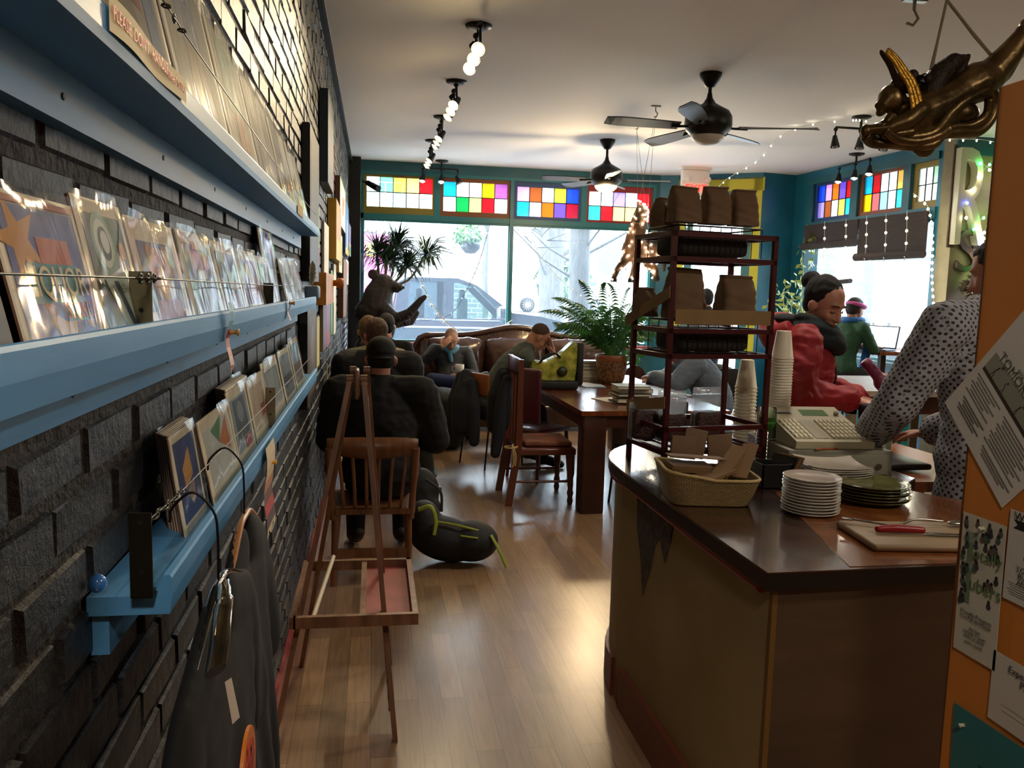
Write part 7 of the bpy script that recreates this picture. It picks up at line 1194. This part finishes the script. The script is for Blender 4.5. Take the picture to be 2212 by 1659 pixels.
# ================================================================= FIGURES
GOLD = mat('aged_gold', '7a6440', .34, metal=.85, h2='44361f', vscale=9, bump=.2, bscale=30); BRIGHT = mat('bright_gold', 'b88a34', .3, metal=.9, bump=.5, bscale=60)
AO = Vector((2.097, 3.0, 2.335)); t = thing('winged_figure', 'gilded carved figure with feathered wings flying on cords near the ceiling', 'statue', tuple(AO))
def A(p, y=0): return AO+Vector((p[0], y, p[1]))
b = mb(GOLD)
limb(b, [A((-.088, -.005)), A((-.029, -.01)), A((.057, .03)), A((.14, .085)), A((.207, .12)), A((.256, .147))], [.052, .078, .074, .068, .078, .066])
limb(b, [A((.256, .147)), A((.309, .221), -.03), A((.344, .276), -.04), A((.40, .325), -.05)], [.060, .050, .040, .036]); limb(b, [A((.257, .13)), A((.344, .18), .04), A((.401, .254), .05), A((.46, .31), .05)], [.05, .042, .034, .03])
b.ell(A((.352, .305), -.04), (.028, .026, .032)); b.ell(A((.385, .34), -.02), (.03, .026, .03)); b.ell(A((.335, .27), -.04), .03)
b.ell(A((-.148, .036)), (.052, .048, .056), (0, R_(-20), 0)); b.ell(A((-.182, .012)), (.026, .034, .034)); b.ell(A((-.207, .008)), (.012, .010, .012)); b.ell(A((-.192, -.018)), (.018, .02, .014)); limb(b, [A((-.12, .01)), A((-.085, -.005))], [.035, .042])
limb(b, [A((-.06, -.01), -.05), A((-.12, -.055), -.06), A((-.19, -.085), -.05), A((-.255, -.09), -.03)], [.036, .033, .028, .018]); b.ell(A((-.265, -.095), -.03), (.022, .018, .026)); limb(b, [A((-.06, -.01), .05), A((-.13, -.06), .06), A((-.2, -.09), .03)], [.036, .033, .026])
b.ell(A((.15, .0)), (.075, .05, .05)); b.ell(A((.06, -.03)), (.09, .05, .05)); b.ell(A((-.05, -.06)), (.10, .06, .05))
part('body', organic(b, .006, 2), t, True, False)
def fold(pts, r, y=0): return organic(mb(GOLD).tube(cat([A(p, y+.015*math.sin(i)) for i, p in enumerate(pts)], 5), r, n=10, flat=1.0), .006, 2)
for pts, r, y in (([(-.268, -.111), (-.224, -.134), (-.146, -.133), (-.057, -.139), (.012, -.13), (.048, -.093), (.127, -.079), (.217, -.066), (.272, -.009), (.271, .061), (.231, .093)], .022, -.03), ([(-.22, -.065), (-.187, -.105), (-.088, -.110), (.008, -.086), (.061, -.013), (.116, .034), (.212, .083)], .022, -.05), ([(-.21, -.09), (-.15, -.12), (-.06, -.125), (.02, -.10), (.06, -.07)], .02, -.06), ([(.02, -.10), (.09, -.062), (.17, -.05), (.225, -.01), (.22, .05)], .018, -.05), ([(-.06, -.139), (-.01, -.16), (.02, -.14), (.01, -.11)], .02, -.03), ([(-.17, -.03), (-.19, -.075), (-.15, -.10), (-.08, -.09)], .02, -.055)): part('drapery_fold', fold(pts, r, y), t, True, False)
b = mb(mat('dark_carved_hair', '2c2014', .5, metal=.5, bump=.8, bscale=60)); r = random.Random(4)
for i in range(26): a = r.random(); b.ell(A((-.158+.13*a+r.uniform(-.015, .015), .045+.07*math.sin(a*PI*.7)+r.uniform(-.02, .02)), r.uniform(-.045, .045)), r.uniform(.016, .026), nu=10, nv=6)
part('hair', organic(b, .006, 1), t, True, False)
def wing(pts, w, m, y, n=9):
    b = mb(m); P = cat([A(p, y) for p in pts], 6)
    for i in range(len(P)-1):
        d = (P[i+1]-P[i]).normalized(); u = Vector((d.z, 0, -d.x)); f = 1-i/len(P)
        for s in (-1, 0, 1): c = P[i]+u*s*w*.4*(.4+f*.6); b.ell(c+Vector((0, s*.004, 0)), (.009+.004*f, .006, .022+.006*f), (0, math.atan2(d.x, d.z), 0), nu=8, nv=6)
    return b
part('wing', wing([(-.080, -.015), (-.092, .03), (-.115, .08), (-.15, .12), (-.185, .16), (-.215, .185)], .050, BRIGHT, -.065), t, True, False); part('wing', wing([(-.12, .03), (-.15, .09), (-.185, .15), (-.222, .192)], .022, mat('dark_carved_hair'), -.03), t, True, False)
b = mb(mat('dark_carved_hair')); limb(b, [A((.0, .01)), A((.01, .08)), A((.045, .14)), A((.10, .19)), A((.14, .205))], [.045, .050, .045, .034, .018]); 
for i in range(6): limb(b, [A((.03+.02*i, .12+.008*i)), A((.07+.018*i, .155+.012*i))], [.02, .012])
part('wing', organic(b, .006, 1), t, True, False)
solo('rope', mb(mat('old_rope', '8a8068', .8, bump=.8, bscale=80)).tube([A((.05, .415)), A((.025, .261)), A((-.012, .026))], [.0055, .0055, .012], n=6).tube([A((.05, .415)), A((.169, .306)), A((.29, .202))], .006, n=6).tube([A((.05, .415)), A((.18, .29)), A((.30, .19))], .004, n=6).cyl(A((.05, .41)), (2.15, 3.0, ZC), .006, n=6), 'frayed cords from the ceiling carrying the gilded winged figure', 'cord')
# toy horse wrapped in lights
HM = mat('brown_plush', '4a3020', .8, h2='6e4a2e', vscale=14, bump=.5, bscale=50); t = thing('toy_horse', 'brown rearing toy horse hung from the ceiling and wrapped in warm lights', 'toy horse', (2.45, 7.6, 1.72)); b = mb(HM)
limb(b, [(2.42, 7.62, 2.02), (2.52, 7.66, 2.01), (2.61, 7.70, 2.02)], [.125, .118, .125]); limb(b, [(2.41, 7.60, 2.08), (2.42, 7.57, 2.22), (2.44, 7.54, 2.36)], [.10, .08, .06]); limb(b, [(2.44, 7.54, 2.38), (2.40, 7.46, 2.33), (2.36, 7.40, 2.27)], [.052, .040, .028])
for s in (-1, 1): limb(b, [(2.44+.018*s, 7.56+.01*s, 2.42), (2.45+.028*s, 7.56+.015*s, 2.475)], [.014, .006])
limb(b, [(2.36, 7.58, 1.98), (2.29, 7.52, 1.90), (2.22, 7.50, 1.82), (2.19, 7.49, 1.74)], [.055, .04, .026, .024]); limb(b, [(2.43, 7.56, 1.96), (2.40, 7.50, 1.88), (2.37, 7.48, 1.80), (2.35, 7.47, 1.74)], [.055, .04, .026, .024]); limb(b, [(2.60, 7.74, 2.0), (2.60, 7.76, 1.90), (2.66, 7.76, 1.83), (2.69, 7.76, 1.76)], [.065, .045, .028, .024]); limb(b, [(2.62, 7.64, 2.0), (2.58, 7.62, 1.90), (2.63, 7.60, 1.84), (2.64, 7.60, 1.77)], [.065, .045, .028, .024])
me = organic(b, .01, 3); part('body', me, t, True, False); part('tail', organic(limb(mb(mat('dark_mane', '1e130c', .9)), [(2.70, 7.72, 2.10), (2.76, 7.74, 2.0), (2.76, 7.74, 1.84)], [.03, .035, .015]), .01, 1), t, True, False); part('mane', organic(limb(mb(mat('dark_mane')), [(2.46, 7.60, 2.42), (2.47, 7.64, 2.28), (2.46, 7.68, 2.14)], [.025, .035, .03]), .01, 1), t, True, False)
part('saddle', organic(mb(mat('dark_saddle', '20140e', .5)).rbox((2.48, 7.55, 2.06), (2.64, 7.78, 2.15), .03).ell((2.62, 7.66, 2.17), (.05, .10, .035)), .01, 2), t, True, False)
for x in ((2.35, 7.47, 1.72), (2.19, 7.49, 1.72), (2.69, 7.76, 1.74), (2.64, 7.60, 1.75)): part('hoof', mb(mat('dark_mane')).cyl((x[0], x[1], x[2]-.01), (x[0], x[1], x[2]+.03), .032, .026, n=14), t, True)
t2 = thing('fairy_lights', 'warm fairy lights wound thickly round the toy horse', 'string lights', (2.45, 7.6, 1.72)); r = random.Random(12); bm_ = mb(LED).ell((0, 0, 0), .008, nu=8, nv=6).mesh('bulb'); vs = sorted([v for v in me.vertices if v.normal.y < .3], key=lambda v: v.index); pts = []
M0 = Matrix.Translation((2.45, 7.6, 1.72))
for k in range(98):
    v = vs[r.randrange(len(vs))]; p = v.co+v.normal*.012; pts.append(p); o = bpy.data.objects.new('bulb', bm_); COL.objects.link(o); o.parent = t2; o.location = p
pts.sort(key=lambda p: (round(p.z*14), p.x)); part('cord', mb(mat('green_cord', '2a3a20', .6)).tube(pts, .0015, n=4), t2)
for a, c in (((2.504, 7.994, ZC-.08), (2.60, 7.72, 2.14)), ((2.504, 7.994, ZC-.08), (2.48, 7.72, 2.12)), ((2.493, 7.41, ZC-.08), (2.40, 7.56, 2.12)), ((2.493, 7.41, ZC-.08), (2.50, 7.6, 2.12))): pass
solo('hanging_wire', mb(STEEL).cyl((2.504, 7.994, ZC-.09), (2.60, 7.74, 2.13), .002, n=5).cyl((2.504, 7.994, ZC-.09), (2.49, 7.74, 2.12), .002, n=5), 'pair of thin wires down to the rump of the toy horse', 'wire', group=None); solo('hanging_wire', mb(STEEL).cyl((2.493, 7.41, ZC-.09), (2.38, 7.58, 2.12), .002, n=5).cyl((2.493, 7.41, ZC-.09), (2.50, 7.56, 2.12), .002, n=5), 'pair of thin wires down to the chest of the toy horse', 'wire')
# carved bear by the window
BEAR = mat('dark_carved_bear', '120b08', .75, h2='20140d', vscale=22, bump=.7, bscale=50, coat=.1); t = thing('bear_statue', 'dark carved bear standing in the window corner with its paws held out to the right', 'statue', (.05, 10.35, 0)); b = mb(BEAR)
for z, rx, ry in ((.35, .20, .17), (.6, .24, .20), (.85, .26, .21), (1.08, .24, .19), (1.25, .20, .17)): b.ell((.02, 10.35, z), (rx, ry, .2))
limb(b, [(.02, 10.35, 1.35), (.05, 10.34, 1.50), (.10, 10.33, 1.62)], [.21, .18, .15]); b.ell((.10, 10.32, 1.64), (.145, .13, .125)); b.ell((-.02, 10.35, 1.3), (.22, .2, .16)); limb(b, [(.17, 10.30, 1.63), (.26, 10.28, 1.61), (.31, 10.27, 1.605)], [.085, .062, .042]); limb(b, [(.18, 10.30, 1.60), (.28, 10.28, 1.565)], [.045, .028])
for y in (10.25, 10.41): b.lathe([(0, -.02), (.055, -.015), (.065, .01), (.04, .025), (0, .02)], (-.02, y, 1.755), 16, 'y')
b.ell((-.01, 10.26, 1.755), (.065, .025, .062)); b.ell((-.01, 10.42, 1.75), (.06, .02, .055))
limb(b, [(.12, 10.22, 1.32), (.26, 10.12, 1.22), (.42, 10.08, 1.30), (.55, 10.06, 1.46), (.60, 10.06, 1.50)], [.10, .075, .06, .04, .03]); limb(b, [(.10, 10.48, 1.32), (.28, 10.45, 1.18), (.44, 10.42, 1.20), (.52, 10.40, 1.30)], [.10, .08, .065, .04]); limb(b, [(-.08, 10.35, .4), (-.08, 10.33, .08)], [.13, .10]); limb(b, [(.14, 10.35, .4), (.14, 10.33, .08)], [.13, .10]); b.rbox((-.2, 10.2, 0), (.28, 10.5, .05), .01)
me = organic(b, .014, 1); f = mb(mat('bear_fur_ridges', '3a2a20', .4)); r = random.Random(6)
for i in range(600):
    v = me.vertices[r.randrange(len(me.vertices))]
    if 1.0 < v.co.z < 1.5 and v.co.x < .5: q = v.co+v.normal*.008+Vector((.02, 0, -.045)); u = Vector((.004, .004, 0)); f.add([v.co-u, v.co+u, q], [(0, 1, 2)])
part('body', me, t, True, False); part('fur_ridges', f, t, True, False); part('nose', mb(mat('black_plastic')).ell((.352, 10.265, 1.605), (.018, .024, .018)), t, True); part('eye', mb(mat('black_plastic')).ell((.20, 10.225, 1.69), .012), t, True)
bpy.data.scenes.remove(SIDE)
